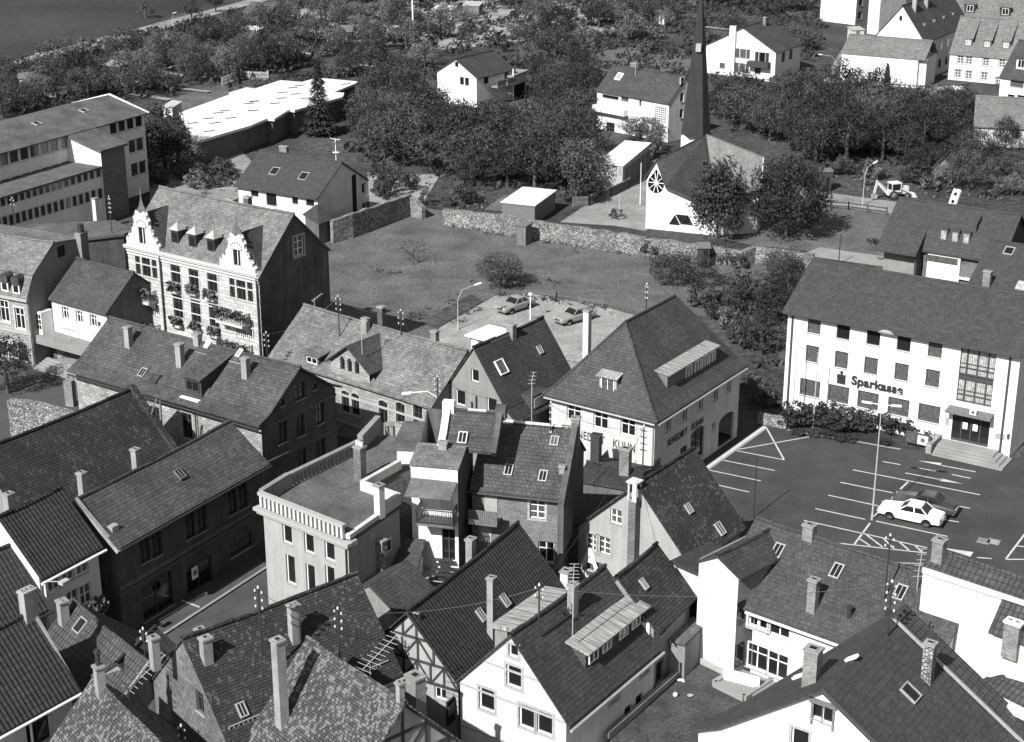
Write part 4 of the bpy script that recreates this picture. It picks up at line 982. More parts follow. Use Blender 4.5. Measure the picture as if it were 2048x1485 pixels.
# right edge house
h = House('bay_house', 'dark-roofed white house cut by the right edge beside the dormered house', q(3, 1832, 572), q(3, 2300, 640), 5.4)
h.rect('f', q(3, 1905, 595), q(3, 2000, 658), 'dc'); h.rect('f', q(3, 1885, 700), q(3, 1935, 730), 'd'); h.rect('f', q(3, 1955, 705), q(3, 2010, 745), 'd')
h.gable(q(3, 1905, 290), 1.0, 'slate', ov=.25, os_=(.2, .2), wall='white'); v = h.slope(q(3, 1980, 525), 0, 5.4, 1.0)
h.shed_dormer(v.x - .8, v.x + .8, v.y, v.z, v.z + 1.7, 1.0, 'frame', 'slate', [v.x], .2, 1.2, .4, (5.4, 1.0), ww=1.1)
# low roof at the right edge
h = House('low_roofed_house', 'low house with broad grey tiled roof at the right edge above the trees', q(3, 1640, 935), q(3, 2300, 970), 2.8)
h.gable(q(3, 1692, 715), .6, 'tilelight', ov=.3, os_=(.2, .2), wall='cream')
# white block in the top centre
h = House('white_block', 'tall white block with blank wall cut by the top edge', q(3, 505, -100), q(3, 768, -70), foot(q(3, 752, 188), q(3, 0, -70)[1])); h.D = 14
h.walls('white', faces='fl'); ZB = h.z
for i in range(3):
    for j in range(3): h.win('r', 1.6 + i * 3.6, 1.0 + j * 2.6, 1.4, 1.5, 'd')
h.walls('mid', faces='rb'); b = MB(); b.box(-.3, -.3, ZB, h.L + .3, 14.3, ZB + .3); h.part('roof', b, 'concrete')
h = House('far_house', 'pale far house glimpsed between the white block and the steep gable', q(3, 860, -60), q(3, 945, -50), 8.0); h.D = 9
h.walls('cream'); h.slab([(-.3, 7.8), (4.5, 11), (9.3, 7.8)], -.3, h.L + .3, 's', 'tilelight')

# ================================================================ SCHOOL
h = House('school', 'long school block with low dark roof and ribbon windows at the left', q(0, -420, 1245), q(0, 1066, 838), 10.0, cat='school')
KS = .26
DBG.append(('school foot', foot(q(0, 1092, 1330), q(0, 0, 838)[1])))
def hx(p): return h.fr(p)
h.wins('f', [q(0, 1033, 893), q(0, 970, 912), q(0, 908, 932), q(0, 845, 950)], 1.35, 1.7, 'sc' if 0 else 's')
h.wins('f', [q(0, 1042, 1072), q(0, 985, 1088)], 1.35, 1.7, 's'); h.wins('f', [q(0, 1062, 1243), q(0, 1003, 1262)], 1.35, 1.7, 's')
up = [q(0, x, y) for x, y in ((540, 1035), (475, 1052), (403, 1076), (333, 1097), (258, 1118), (185, 1137), (108, 1158), (35, 1180), (-40, 1200))]
h.wins('f', up, 1.45, 1.7, ['sc', 'sc', 's', 's', 's', 's', 's', 's'])
lo = [q(0, x, y) for x, y in ((555, 1200), (487, 1222), (418, 1243), (345, 1265), (272, 1287), (200, 1310), (125, 1332), (45, 1356), (-30, 1378))]
h.wins('f', lo, 1.4, .7, 's')
h.gable(q(0, 880, 687), KS, 'felt', ov=.5, os_=(.4, .4), wall='white', ridge=False)
b = MB(); b.bar((h.L + .42, -.5, 10 - .5 * KS + .05), (h.L + .42, h.tr, h.zr + .05), .25, .2); b.bar((h.L + .42, h.tr, h.zr + .05), (h.L + .42, h.D + .5, 10 - .1), .25, .2); h.part('verge_board', b, 'white')
v = h.slope(q(0, 745, 1112), 0, 10, KS); v2 = h.slope(q(0, 920, 1060), 0, 10, KS); tb, zb_ = v.y, v.z; x0, x1 = v.x, v2.x
DBG.append(('school tower', tb, zb_, x0, x1))
h.slab([(tb - .3, zb_ - .3 * KS), (.2, 10 + .2 * KS + .02)], x0 - .3, x1 + .3, 's', 'felt', ridge=False, name='stair_roof', th=.3)
b = MB(); b.poly([(x0, 0, 0), (x0, tb, 0), (x0, tb, zb_ - .1), (x0, 0, 9.9)]); h.part('stair_side_wall', b, 'white')
b = MB(); b.box(x0 + .01, tb + .02, 0, x1, -.02, zb_ - .25); o = h.part('stair_wall', b, 'brick')
zf = h.plane(q(0, 740, 1245), 0, 1, 0, tb).z
DBG.append(('school low wing z', zf))
b = MB(); b.box(-5, tb + .3, 0, x0 - .02, -.02, zf - .2); 
hw = MB(); hw.box(-6, tb - .1, zf - .2, x0 - .02, 0, zf + .05); h.part('wing_roof', hw, 'felt')
h.part('wing_wall', b, 'white')
for r_, sx in (((735, 1282), 47), ((740, 100 + 1485 - 149.0 * 0), 0)):
    pass
def strow(pts, w, hh):
    for p in pts:
        a, z = h.fr(p, tb + .3); m = MB(); m.box(a - w / 2, tb + .24, z - hh / 2, a + w / 2, tb + .32, z + hh / 2); o = h.part('window', m, 'frameg'); m = MB(); m.box(a - w / 2 + .1, tb + .22, z - hh / 2 + .1, a + w / 2 - .1, tb + .245, z + hh / 2 - .1); h.part('pane', m, 'pane', o)
strow([q(0, 727 - i * 47.2, 1283 + i * 14.2) for i in range(17)], .72, 1.15)
strow([q(4, 740 - i * 47, 101 + i * 14.0) for i in range(17)], .72, 1.3)
h.roofwin(q(0, 625, 825), 0, 10, KS, 1.0, .9); h.roofwin(q(0, 275, 920), 0, 10, KS, 1.0, .9)
h.chim((x0 - 3.4, tb + .3 - 2.0, 0), .7, .6, top=q(4, 0, 135)[1], mat='cream', base=0)

# long white flat-roofed building
pts = [(358, 226), (457.9, 189.9), (470, 190), (457.9, 185.8), (492.9, 175), (509, 177.8), (560.6, 160.8), (603.7, 164.3), (634.7, 155.7), (719.5, 163.7), (668.3, 184.5), (688.5, 185.8), (686, 194), (588.9, 220.8), (579, 219), (548.5, 238.3), (535, 237), (500, 251.8), (393.2, 282.8)]
Zf = 3.6; W3d = [BP(p, Zf) for p in pts][::-1]
cx = sum(p.x for p in W3d) / len(W3d); cy = sum(p.y for p in W3d) / len(W3d)
rt = empty('kindergarten', (cx, cy, 0), 0, 'long low building with a bright white flat roof behind the school', 'building')
L_ = [V3(p.x - cx, p.y - cy, 0) for p in W3d]
def inset(P, d):
    out = []
    for i in range(len(P)):
        a, b_, c = P[i - 1], P[i], P[(i + 1) % len(P)]; n1 = (b_ - a).normalized(); n2 = (c - b_).normalized(); n = V3(-(n1.y + n2.y), n1.x + n2.x, 0)
        out.append(b_ + (n.normalized() * d if n.length > .1 else V3(0, 0, 0)))
    return out
b = MB(); b.hexa([p + V3(0, 0, Zf - .35) for p in L_], [p + V3(0, 0, Zf) for p in L_]); rf = b.build('roof', 'whiteroof', rt)
I_ = inset(L_, .8); b = MB(); b.hexa([p + V3(0, 0, 0) for p in I_], [p + V3(0, 0, Zf - .34) for p in I_]); b.build('wall', 'brick', rt)
for t, x, y in [(0, 1850, 772), (0, 1890, 757), (0, 1620, 842), (0, 1672, 825), (0, 1880, 825), (0, 1715, 880), (0, 1595, 917), (0, 1548, 883), (0, 1433, 918), (0, 1555, 978), (0, 1390, 958), (1, 318, 655), (1, 370, 638), (1, 243, 690), (1, 238, 733), (1, 185, 772), (1, 340, 702), (1, 415, 733), (1, 490, 655), (1, 715, 628), (1, 30, 755), (1, 22, 825)]:
    p = BP(q(t, x, y), Zf); b = MB(); b.box(-.75, -.08, Zf - .02, .75, .08, Zf + .1); o = b.build('roof_vent', 'darkwood', rf, (p.x - cx, p.y - cy, 0)); o.rotation_euler = (0, 0, R(25))
for t, x, y in ((0, 1537, 1095), (1, 130, 920)): p = BP(q(t, x, y), 2); b = MB(); b.box(-.15, -.1, .4, .15, .1, 2.9); b.build('downpipe', 'frame', rt, (p.x - cx, p.y - cy, 0))

# row house with big roof, centre left
h = House('terraced_house', 'terraced house with plain grey roof and two skylights behind the garden wall', (476, 370), q(5, 502, 132), 4.4)
h.gable(q(1, 730, 1212), .62, 'modern', ov=.5, os_=(.3, .25)); 
for p0, p1 in ((q(5, 5, 75), q(5, 65, 130)), (q(5, 118, 90), q(5, 200, 200)), (q(5, 312, 125), q(5, 358, 185)), (q(5, 415, 140), q(5, 478, 200))): h.rect('f', p0, p1, 'd')
h.walls('white', h.tops, 'fbl')
s_ = MB(); a0 = h.sd(q(5, 760, 120), h.L)[0]; a1 = h.sd(q(5, 790, 120), h.L)[0]
h.wins('r', [q(5, 845, 60), q(5, 848, 205)], .8, 1.1, 'd', line=False); h.walls('cream', h.tops, 'r')
b = MB(); b.box(h.L - .05, a0, 0, h.L + .03, a1, h.zr - abs(a1 - h.tr) * h.k - .3); h.part('recess_shade', b, 'hole')  # black strip laid on the gable for the shade of its set-back slot
h.roofwin(q(1, 185, 1275), 0, 4.4, .62, 1.1, 1.2, st='frameg'); h.roofwin(q(1, 400, 1312), 0, 4.4, .62, 1.1, 1.2, st='frameg')
h.chim((h.hz(q(1, 268, 1130), h.zr)[0], h.tr + .4, h.zr), 1.2, .6, zt=h.zr + .8)
x = h.hz(q(1, 650, 1195), h.zr)[0]; b = MB(); b.tube((x, h.tr, h.zr), (x, h.tr, h.zr + 2.6), .04)
b.bar((x - .7, h.tr, h.zr + 2.6), (x + .7, h.tr, h.zr + 2.6), .04); b.bar((x, h.tr - .5, h.zr + 2.3), (x, h.tr + .5, h.zr + 2.3), .04); b.lathe([(0, h.zr + 1.0), (.4, h.zr + 1.05), (0, h.zr + 1.1)], 10, (x, h.tr, 0)); h.part('antenna', b, 'frame')
b = MB(); b.box(.5, -2.3, 0, h.L - .5, -2.1, 1.6); h.part('terrace_wall', b, 'wood')
# pyramid-roofed pavilion against the wall
p = BP(q(5, 455, 205), 3.6); b0 = BP(q(5, 385, 258), 2.6); b1 = BP(q(5, 510, 330), 2.6); b2 = BP(q(5, 620, 292), 2.6)
b3 = b0 + b2 - b1; o = empty('pavilion', (b1.x, b1.y, 0), 0, 'small square pavilion with pyramid roof against the shaded garden wall', 'outbuilding')
c = V3(b1.x, b1.y, 0); b = MB(); P = [x - c for x in (b0, b1, b2, b3)]; ap = sum(P, V3(0, 0, 0)) / 4 + V3(0, 0, 1.5)
for i in range(4): b.poly([P[i], P[(i + 1) % 4], ap])
b.poly(P[::-1]); b.build('roof', 'modern', o); ce = sum(P, V3(0, 0, 0)) / 4; b = MB(); I_ = [V3(*(ce.lerp(x, .8)).xy, 0) for x in P]; b.hexa(I_, [x + V3(0, 0, 2.5) for x in I_]); b.build('wall', 'darkp', o)
# ================================================================ WALLS AND SHEDS OF THE MEADOW
def wall(name, label, pts, hts, th, mat, cap=None):
    """free-standing wall along ground pixels"""
    W_ = [BP(p) for p in pts]; b = MB(); c = W_[0]
    o0 = c; n = len(W_)
    for i in range(n - 1):
        a, d = W_[i] - o0, W_[i + 1] - o0; L = (d - a).length; m = max(1, int(L / 1.2)); u = (d - a).normalized(); nn = V3(-u.y, u.x, 0) * th / 2
        zs = [hts[i] + (hts[i + 1] - hts[i]) * j / m + random.uniform(-.12, .12) for j in range(m + 1)]
        if i: zs[0] = zl
        zl = zs[-1]
        for j in range(m):
            p, r = a.lerp(d, j / m), a.lerp(d, (j + 1) / m)
            b.hexa([V3(*(p - nn).xy, -.2), V3(*(r - nn).xy, -.2), V3(*(r + nn).xy, -.2), V3(*(p + nn).xy, -.2)], [V3(*(p - nn).xy, zs[j]), V3(*(r - nn).xy, zs[j + 1]), V3(*(r + nn).xy, zs[j + 1]), V3(*(p + nn).xy, zs[j])])
    return tag(b.build(name, mat, None, (o0.x, o0.y, 0)), label, 'wall')
wall('rubble_wall', 'long sunlit rubble stone wall between meadow and church', [q(5, 1440, 330), q(5, 1730, 375), q(6, 0, 400), q(6, 300, 445), q(6, 620, 500), q(6, 1080, 560), q(6, 1450, 605), q(6, 1800, 640), q(7, 0, 612), q(7, 440, 660)], [1.9, 2.1, 2.3, 2.2, 2.2, 2.1, 1.9, 1.8, 1.8, 1.6], .6, 'rubblelight')
wall('ruined_wall', 'broken end of the rubble wall with a dark gap', [q(5, 1195, 265), q(5, 1290, 292)], [2.3, 1.6], .6, 'rubblelight')
wall('garden_wall', 'shaded stone wall closing the meadow on the left', [q(5, 610, 470), q(5, 760, 430), q(5, 1190, 262)], [2.6, 2.8, 2.6], .5, 'rubble')
wall('low_stone_wall', 'low pale stone wall piece in front of the shrubs beside the bank', [q(11, 30, 470), q(11, 245, 510)], [.9, .9], .4, 'rubblelight')
def hut(name, label, cat, A, B, z, D, rise, wm, rm, door=None, ov=.15, flat_=True, front_drop=0.):
    h = House(name, label, A, B, z, cat=cat); h.D = D
    b = MB(); L = h.L; zb = z + rise
    b.hexa([(0, 0, 0), (L, 0, 0), (L, D, 0), (0, D, 0)], [(0, 0, z - .06), (L, 0, z - .06), (L, D, zb - .06), (0, D, zb - .06)]); h.part('wall', b, wm)
    b = MB(); k = rise / D; y0, y1 = -ov, D + ov; za, zc = z - ov * k, zb + ov * k
    b.hexa([(-ov, y0, za - .06), (L + ov, y0, za - .06), (L + ov, y1, zc - .06), (-ov, y1, zc - .06)], [(-ov, y0, za + .04), (L + ov, y0, za + .04), (L + ov, y1, zc + .04), (-ov, y1, zc + .04)]); h.part('roof', b, rm)
    if door: b = MB(); b.box(L * door[0], -.05, 0, L * door[1], .02, min(1.9, z - .2)); h.part('door', b, 'hole' if len(door) > 2 else 'wood')
    return h
wall('yard_wall', 'sunlit stone wall of the yard behind the barn at the left edge', [q(8, 95, 560), q(8, 330, 600), q(8, 590, 660)], [3.2, 3.3, 3.0], .5, 'rubble')
wall('gate_pillar', 'square stone pillar at the yard beside the large stone building', [q(8, 500, 335), q(8, 560, 345)], [2.3, 2.3], .5, 'chim')
hut('garden_hut', 'small brick privy with flat lid leaning on the rubble wall', 'hut', q(6, 125, 335), q(6, 190, 345), 2.3, 1.4, .1, 'brickwall', 'wood', (.1, .7))
hut('garden_hut', 'weathered open-fronted shed at the right part of the rubble wall', 'hut', q(6, 1480, 505), q(6, 1560, 505), 2.2, 1.6, .1, 'darkwood', 'wood', (.4, .8, 1))
# garages by the wall
h = hut('garage', 'low garage with bright white roof and dark side behind the rubble wall', 'garage', q(6, 15, 165), q(6, 258, 190), 2.3, 7, .1, 'wood', 'whiteroof'); 
h = hut('shed_by_church', 'long shed with white flat roof and boarded side by the church path', 'shed', q(2, 722, 1215), q(2, 912, 1232), 3.2, 12, .3, 'palewood', 'whiteroof')
p = h.sd(q(2, 1165, 1085), h.L); DBG.append(('shed D', p))
for i in range(5): b = MB(); y = 1 + i * 2.3; b.box(h.L - .02, y, .1, h.L + .05, y + 1.9, 2.6); h.part('garage_door', b, 'wood')
hut('cold_frame_hut', 'dark low lean-to roof beside the white-roofed garage', 'shed', q(5, 1760, 215), q(6, 130, 245), 1.1, 5, .5, 'darkwood', 'felt')
hut('tool_shed', 'dark open tool shed with sloping pale roof among the orchard trees', 'shed', q(2, 190, 930), q(2, 350, 900), 2.4, 3, -.2, 'darkwood', 'wood')
h = hut('bus_shelter', 'small dark shelter with flat lid on a concrete pad beside the big tree', 'shelter', q(3, 505, 1275), q(3, 580, 1275), 2.6, 1.5, 0, 'darkwood', 'wood', (.5, .8, 1))
h = House('gabled_hut', 'little gabled wooden hut among bushes right of the digger', q(3, 1345, 1225), q(3, 1480, 1238), 2.2, cat='hut'); h.gable_t(q(3, 1415, 1165), 'tiledark', D=3.5, wall='wood', ov=.3, oe=.4); b = MB(); b.box(.5, -.06, .1, 1.4, 0, 1.7); h.part('door', b, 'palewood')
SAG[0] = .1
# ================================================================ OLD TOWN, LEFT
def balcony(h, s0, s1, z, out=1.1, hgt=.95, mat='trimlight', rail='stonelight'):
    b = MB(); b.box(s0, -out, z - .2, s1, 0, z); o = h.part('balcony', b, mat)
    b = MB(); b.box(s0, -out, z + hgt - .1, s1, -out + .14, z + hgt); b.box(s0, -out + .14, z + hgt - .1, s0 + .14, 0, z + hgt); b.box(s1 - .14, -out + .14, z + hgt - .1, s1, 0, z + hgt)
    n = int((s1 - s0) / .22)
    for i in range(n + 1): x = s0 + .05 + (s1 - s0 - .1) * i / n; b.tube((x, -out + .07, z), (x, -out + .07, z + hgt - .1), .04, .04, 5, 0, False)
    for i in range(1, 5):
        for x in (s0 + .07, s1 - .07): y = -out + .07 + i * .22; b.tube((x, y, z), (x, y, z + hgt - .1), .04, .04, 5, 0, False)
    h.part('railing', b, rail, o)
    return o
def planting(o_parent, x0, x1, y, z, n=60, r=.28, name='flowers', rot=0, seed=1):
    rd = random.Random(seed); b = MB()
    for i in range(n):
        c = V3(rd.uniform(x0, x1), y + rd.uniform(-r, r), z + rd.uniform(-.35, .4)); u = V3(rd.uniform(-1, 1), rd.uniform(-1, 1), rd.uniform(-1, 1)).normalized(); v = u.orthogonal().normalized(); s_ = rd.uniform(.08, .2)
        b.poly([c - u * s_, c - v * s_, c + u * s_, c + v * s_])
    o = b.build(name, 'leaf', o_parent); return o
# --- richly decorated house with two ornate gables
ZG = 10.8; BALL = []
h = House('ornate_house', 'tall sandstone town house with two ornate gables, balconies and flower boxes', q(4, 943, 478), q(4, 1920, 705), ZG, cat='house')
GZ = h
kg = .95
v = h.slope(q(5, 355, 258), 0, ZG, kg); h.D = 2 * v.y
DBG.append(('ornate', h.L, h.D, v.z, h.sd(q(5, 355, 258), h.L)))
hcx = lambda t, x, y: h.fr(q(t, x, y))
bays = [(1085, 640), (1790, 810)]; mids = [(1305, 690), (1440, 722), (1578, 755)]
for x, y in mids: a, z = hcx(4, x, y); h.win('f', a, z - .95, 1.15, 2.1, 'od')
mz = [hcx(4, 1325, 950), hcx(4, 1457, 985), hcx(4, 1592, 1020)]
for a, z in mz: h.win('f', a, z - .95, 1.15, 2.1, 'od')
for i, (x, y) in enumerate(bays):
    a, z = hcx(4, x, y)
    for dx, w_ in ((-1.05, .62), (0, 1.05), (1.05, .62)): h.win('f', a + dx, z - 1.0, w_, 1.75, 'dk'); h.win('f', a + dx, z + .95, w_, .45, 'd')
for (x, y) in ((1120, 930), (1820, 1110)):
    a, z = hcx(4, x, y)
    for dx in (-.75, 0, .75): h.win('f', a + dx, z - .9, .6, 1.9, 'c')
h.win('r', h.sd(q(5, 362, 490), h.L)[0], h.sd(q(5, 362, 490), h.L)[1] - .9, 1.3, 1.8, 'oc')
sl = h.gable(q(5, 355, 258), kg, 'slatelight', ov=.1, os_=(.1, .25), D=None)
h.walls('stonelight', h.tops, 'fl'); h.walls('soot_shade', h.tops, 'rb')  # right and back walls darkened in colour for their shade
b = MB()
for zz, d_ in ((ZG - .25, .3), (ZG - .55, .18), (ZG - .85, .1)): b.box(-.2 * (d_ > .2), -d_, zz - .0, h.L + .2 * (d_ > .2), 0, zz + .18)
b.box(-.1, -.4, ZG - .07, h.L + .1, .0, ZG + .06)
h.part('cornice', b, 'trimlight')
b = MB()
for z in (9.2, 8.1, 6.8, 5.7, 4.5, 3.4): b.box(0, -.04, z, h.L, 0, z + .1)
h.part('string_course', b, 'trimlight')
for x in ((1203, 700),): a, _ = hcx(4, *x); h.pipe('f', a, ZG - .3, 'iron', .09, out=.14)
h.pipe('f', h.L - .15, ZG - .3, 'iron', .09, out=.14)
# ornate gables
for gi, (xl, xr, xt, yt, yb, vx, vy) in enumerate(((948, 1185, 1042, 215, 470, 1042, 130), (1640, 1900, 1755, 385, 640, 1748, 290))):
    a0 = hcx(4, xl, yb)[0]; a1 = hcx(4, xr, yb + 15)[0]; ac, zt = hcx(4, xt, yt + 10); zb = ZG + .06; w_ = (a1 - a0) / 2; ac = (a0 + a1) / 2; H_ = zt - zb
    half = [(1, 0), (1, .12), (.86, .16), (.84, .24), (.72, .3), (.62, .38), (.6, .5), (.48, .54), (.44, .64), (.46, .74), (.36, .78), (.33, .88), (.26, .96), (.12, 1.0)]
    outl = [(ac + w_ * x, zb + H_ * y) for x, y in half] + [(ac - w_ * x, zb + H_ * y) for x, y in reversed(half)]
    hole = [(ac - .4, zb + .35), (ac + .4, zb + .35), (ac + .4, zb + H_ * .55), (ac - .4, zb + H_ * .55)]
    b = MB()
    for P in holed(outl, [hole]): b.poly([(x, -.1, z) for x, z in P]); b.poly([(x, .25, z) for x, z in P][::-1])
    for L_ in (outl, hole[::-1]):
        for i in range(len(L_)): (x0, z0), (x1, z1) = L_[i], L_[(i + 1) % len(L_)]; b.poly([(x0, -.1, z0), (x0, .25, z0), (x1, .25, z1), (x1, -.1, z1)])
    o = h.part('ornate_gable', b, 'trimlight')
    fm, pm, sm = winmesh(.8, H_ * .55 - .35, W_['xg']); wn = link('window', fm, o, (ac, -.1, zb + .35))
    m = MB(); m.poly([(ac - .4, .03, zb + .35), (ac + .4, .03, zb + .35), (ac + .4, .03, zb + H_ * .55), (ac - .4, .03, zb + H_ * .55)]); m.build('pane', 'pane', o)
    m = MB()
    for x, z in half[1:12:2]:
        for sg in (-1, 1):
            c = V3(ac + sg * w_ * x, .05, zb + H_ * z + .08)
            if not BALL: bm_ = MB(); bm_.lathe([(0, -.16), (.13, -.08), (.16, 0), (.12, .1), (.05, .16), (.07, .22), (0, .3)], 7); BALL.append(bm_.mesh('ball_finial', 'trimlight'))
            link('ball_finial', BALL[0], o, c)
    for i in range(8): t_ = math.pi * i / 7; m.box(ac + .62 * math.cos(t_) - .06, -.2, zb + H_ * .6 + .5 * math.sin(t_) - .06, ac + .62 * math.cos(t_) + .06, -.1, zb + H_ * .6 + .5 * math.sin(t_) + .06)
    m.box(ac - .62, -.2, zb + H_ * .56, ac + .62, -.1, zb + H_ * .6); m.box(ac - .6, -.18, zb + .15, ac + .6, -.1, zb + .3)
    m.build('gable_ornament', 'trimlight', o)
    m = MB(); zt = zb + H_; m.lathe([(.55, 0), (.3, .35), (.12, .9), (.05, 1.3), (.1, 1.42), (.05, 1.55), (.02, 2.1), (0, 2.2)], 4, (ac, .1, zt)); m.build('finial', 'darkp', o)
    # cross roof behind the ornate gable
    r = MB(); zc = ZG + 3.2; td = (zc - ZG) / kg; hw = w_ * 1.25
    for sg in (-1, 1):
        P = [(ac, .2, zc), (ac + sg * hw, .2, ZG + .05), (ac + sg * hw, .3, ZG + .15), (ac, td, zc + .03)]
        r.poly(P if sg > 0 else P[::-1]); 
    r.build('cross_roof', 'slate', h.root)
# three small roof dormers with pyramid caps
for x, y in ((1300, 470), (1430, 500), (1567, 532)):
    v = h.slope(q(4, x, y), 0, ZG, kg); b = MB(); s_ = v.x; t_ = v.y; z = v.z; hh = 1.2
    tb = t_ + hh / kg
    b.hexa([(s_ - .45, t_, z - .2), (s_ + .45, t_, z - .2), (s_ + .45, tb, z + hh - .3), (s_ - .45, tb, z + hh - .3)], [(s_ - .45, t_, z + hh), (s_ + .45, t_, z + hh), (s_ + .45, tb, z + hh), (s_ - .45, tb, z + hh)])
    o = h.part('dormer', b, 'iron'); m = MB(); m.box(s_ - .28, t_ - .04, z + .15, s_ + .28, t_ + .02, z + .95); m.build('window', 'pane', o)
    m = MB(); e = .58; E = [(s_ - e, t_ - .15, z + hh), (s_ + e, t_ - .15, z + hh), (s_ + e, t_ + 1.0, z + hh), (s_ - e, t_ + 1.0, z + hh)]; ap = (s_, t_ + .42, z + hh + .65)
    for i in range(4): m.poly([E[i], E[(i + 1) % 4], ap])
    m.tube(ap, (s_, t_ + .42, z + hh + 1.15), .03, .02, 5); m.box(s_ - .4, t_ + .8, z + hh + .02, s_ + .4, t_ + 1.9, z + hh + .14); m.build('dormer_roof', 'zinc', o)
# balconies and flowers
M_leaf_needed = True
bal = []
for (x0, x1, y) in ((975, 1165, 835), (1665, 1860, 1005)):
    a0, z0 = hcx(4, x0, y); a1, _ = hcx(4, x1, y + 20); o = balcony(h, a0, a1, z0 - .15); planting(o, a0, a1, -1.15, z0 + .75, 220, .3, seed=x0); bal.append(z0)
    for a in (a0 + .35, a1 - .35):
        b = MB(); b.hexa([(a - .12, -.9, z0 - .4), (a + .12, -.9, z0 - .4), (a + .12, 0, z0 - 1.1), (a - .12, 0, z0 - 1.1)], [(a - .12, -.9, z0 - .35), (a + .12, -.9, z0 - .35), (a + .12, 0, z0 - .35), (a - .12, 0, z0 - .35)]); h.part('bracket', b, 'trimlight')
for (x0, x1, y) in ((995, 1195, 1085), (1690, 1880, 1245)):
    a0, z0 = hcx(4, x0, y); a1, _ = hcx(4, x1, y + 20); o = balcony(h, a0, a1, z0 - .1); planting(o, a0, a1, -1.15, z0 + .75, 240, .32, seed=x0)
for t, x, y in ((4, 1305, 795), (4, 1440, 810), (4, 1575, 850), (4, 1325, 1050), (4, 1462, 1085), (4, 1600, 1125)):
    a, z = hcx(t, x, y); b = MB(); b.box(a - .6, -.5, z - .45, a + .6, -.0, z - .25); o = h.part('flower_box', b, 'trimlight'); planting(o, a - .65, a + .65, -.35, z + .05, 110, .22, seed=x)
h.chim((h.hz(q(4, 1600, 185), h.zr)[0], h.tr + .3, h.zr - .3), .9, .7, top=q(4, 0, 140)[1])
h.chim((h.hz(q(4, 1770, 195), h.zr)[0], h.tr + .3, h.zr - .3), .7, .6, zt=h.zr + .6, mat='soot_shade')
a = h.hz(q(4, 1185, 130), h.zr)
# --- mansard house at the left edge
h = House('mansard_house', 'stone house with mansard roof and two dormers at the left edge', q(4, -420, 765), q(4, 207, 882), 6.6)
tq = h.slope(q(4, 215, 705), 0, 6.6, 2.6); t1, z1 = tq.y, tq.z
ap = h.sd(q(4, 390, 463), h.L); bk = h.sd(q(4, 560, 452), h.L)
DBG.append(('mansard', h.L, t1, z1, ap, bk)); h.D = max(ap[0] + 4, bk[0] + 1)
for x, y in ((32, 975), (148, 1030)): a, z = h.fr(q(4, x, y)); h.win('f', a, z - 1.0, 1.1, 2.0, 'ol')
a, z = h.fr(q(4, 170, 1270)); h.win('f', a - .0, z - 1.0, 1.1, 1.6, 'dk', .3, name='shop_door'); a, z = h.fr(q(4, 50, 1250)); h.win('f', a, z - .9, 2.6, 1.4, 'c', .5, name='shop_window')
a, z = h.sd(q(4, 458, 535), h.L); h.win('r', a, z - .5, 1.1, 1.1, 'd')
a, z = h.sd(q(4, 305, 1050), h.L); h.win('r', a, z - 1.1, .95, 2.2, 'd')
pr = [(-.35, 6.5), (t1, z1), (ap[0], ap[1]), (h.D, ap[1] - .6)]
h.slab(pr, -.2, h.L + .12, 's', 'slatelight')
tp = [(0, 6.6), (t1, z1 - .1), (ap[0], ap[1] - .1), (h.D, ap[1] - .7)]
h.walls('stone', None, 'f'); h.walls('mid', dict(r=tp, l=tp, b=[(0, ap[1] - .7), (h.L, ap[1] - .7)]), 'rlb')
for x, y in ((38, 770), (122, 790)):
    a, z = h.fr(q(4, x, y)); b = MB(); b.box(a - .5, -.05, z - .8, a + .5, 1.0, z + .6); o = h.part('dormer', b, 'slate'); m = MB(); m.box(a - .4, -.12, z - .7, a + .4, -.05, z + .6); m.build('window_frame', 'frame', o)
    m = MB(); m.box(a - .28, -.14, z - .55, a + .28, -.12, z + .45); m.build('pane', 'pane', o); m = MB(); m.tube((a, -.2, z + .5), (a, 1.2, z + .5), .5, .5, 12); m.build('dormer_roof', 'slate', o)
c = h.sd(q(4, 595, 560), h.L); b = MB(); zt_ = h.sd(q(4, 595, 380), h.L)[1]; b.box(h.L, c[0] - .5, 3, h.L + .7, c[0] + .5, zt_); h.part('chimney', b, 'mid'); b = MB(); b.tube((h.L + .35, c[0], zt_), (h.L + .35, c[0], zt_ + .8), .3, .3, 10); h.part('chimney_pot', b, 'iron')
b = MB(); b.box(-.2, -.4, 6.35, h.L + .15, 0, 6.6); b.box(0, -.12, 3.1, h.L, 0, 3.35); h.part('cornice', b, 'trim')
h.pipe('f', h.L - .1, 6.3, 'zinc')
# door panel with white glazing beside the small house
# --- cinema-like hall with curved roof
pts = [(0, 372), (240, 330), (850, 298), (985, 370), (925, 402), (390, 462), (-300, 420)]
Zh = 7.6; Wp = [BP(q(4, *p), Zh) for p in pts][::-1]; c = V3(Wp[0].x, Wp[0].y, 0); o = empty('hall', c, 0, 'broad hall with shallow felt roof and dark end wall behind the mansard house', 'hall')
L_ = [V3(*(p - c).xy, 0) for p in Wp]; b = MB(); b.hexa([p + V3(0, 0, Zh - .25) for p in L_], [p + V3(0, 0, Zh) for p in L_]); b.build('roof', 'felt', o)
I_ = inset(L_, .2); b = MB(); b.hexa(I_, [p + V3(0, 0, Zh - .24) for p in I_]); b.build('wall', 'soot_shade', o)
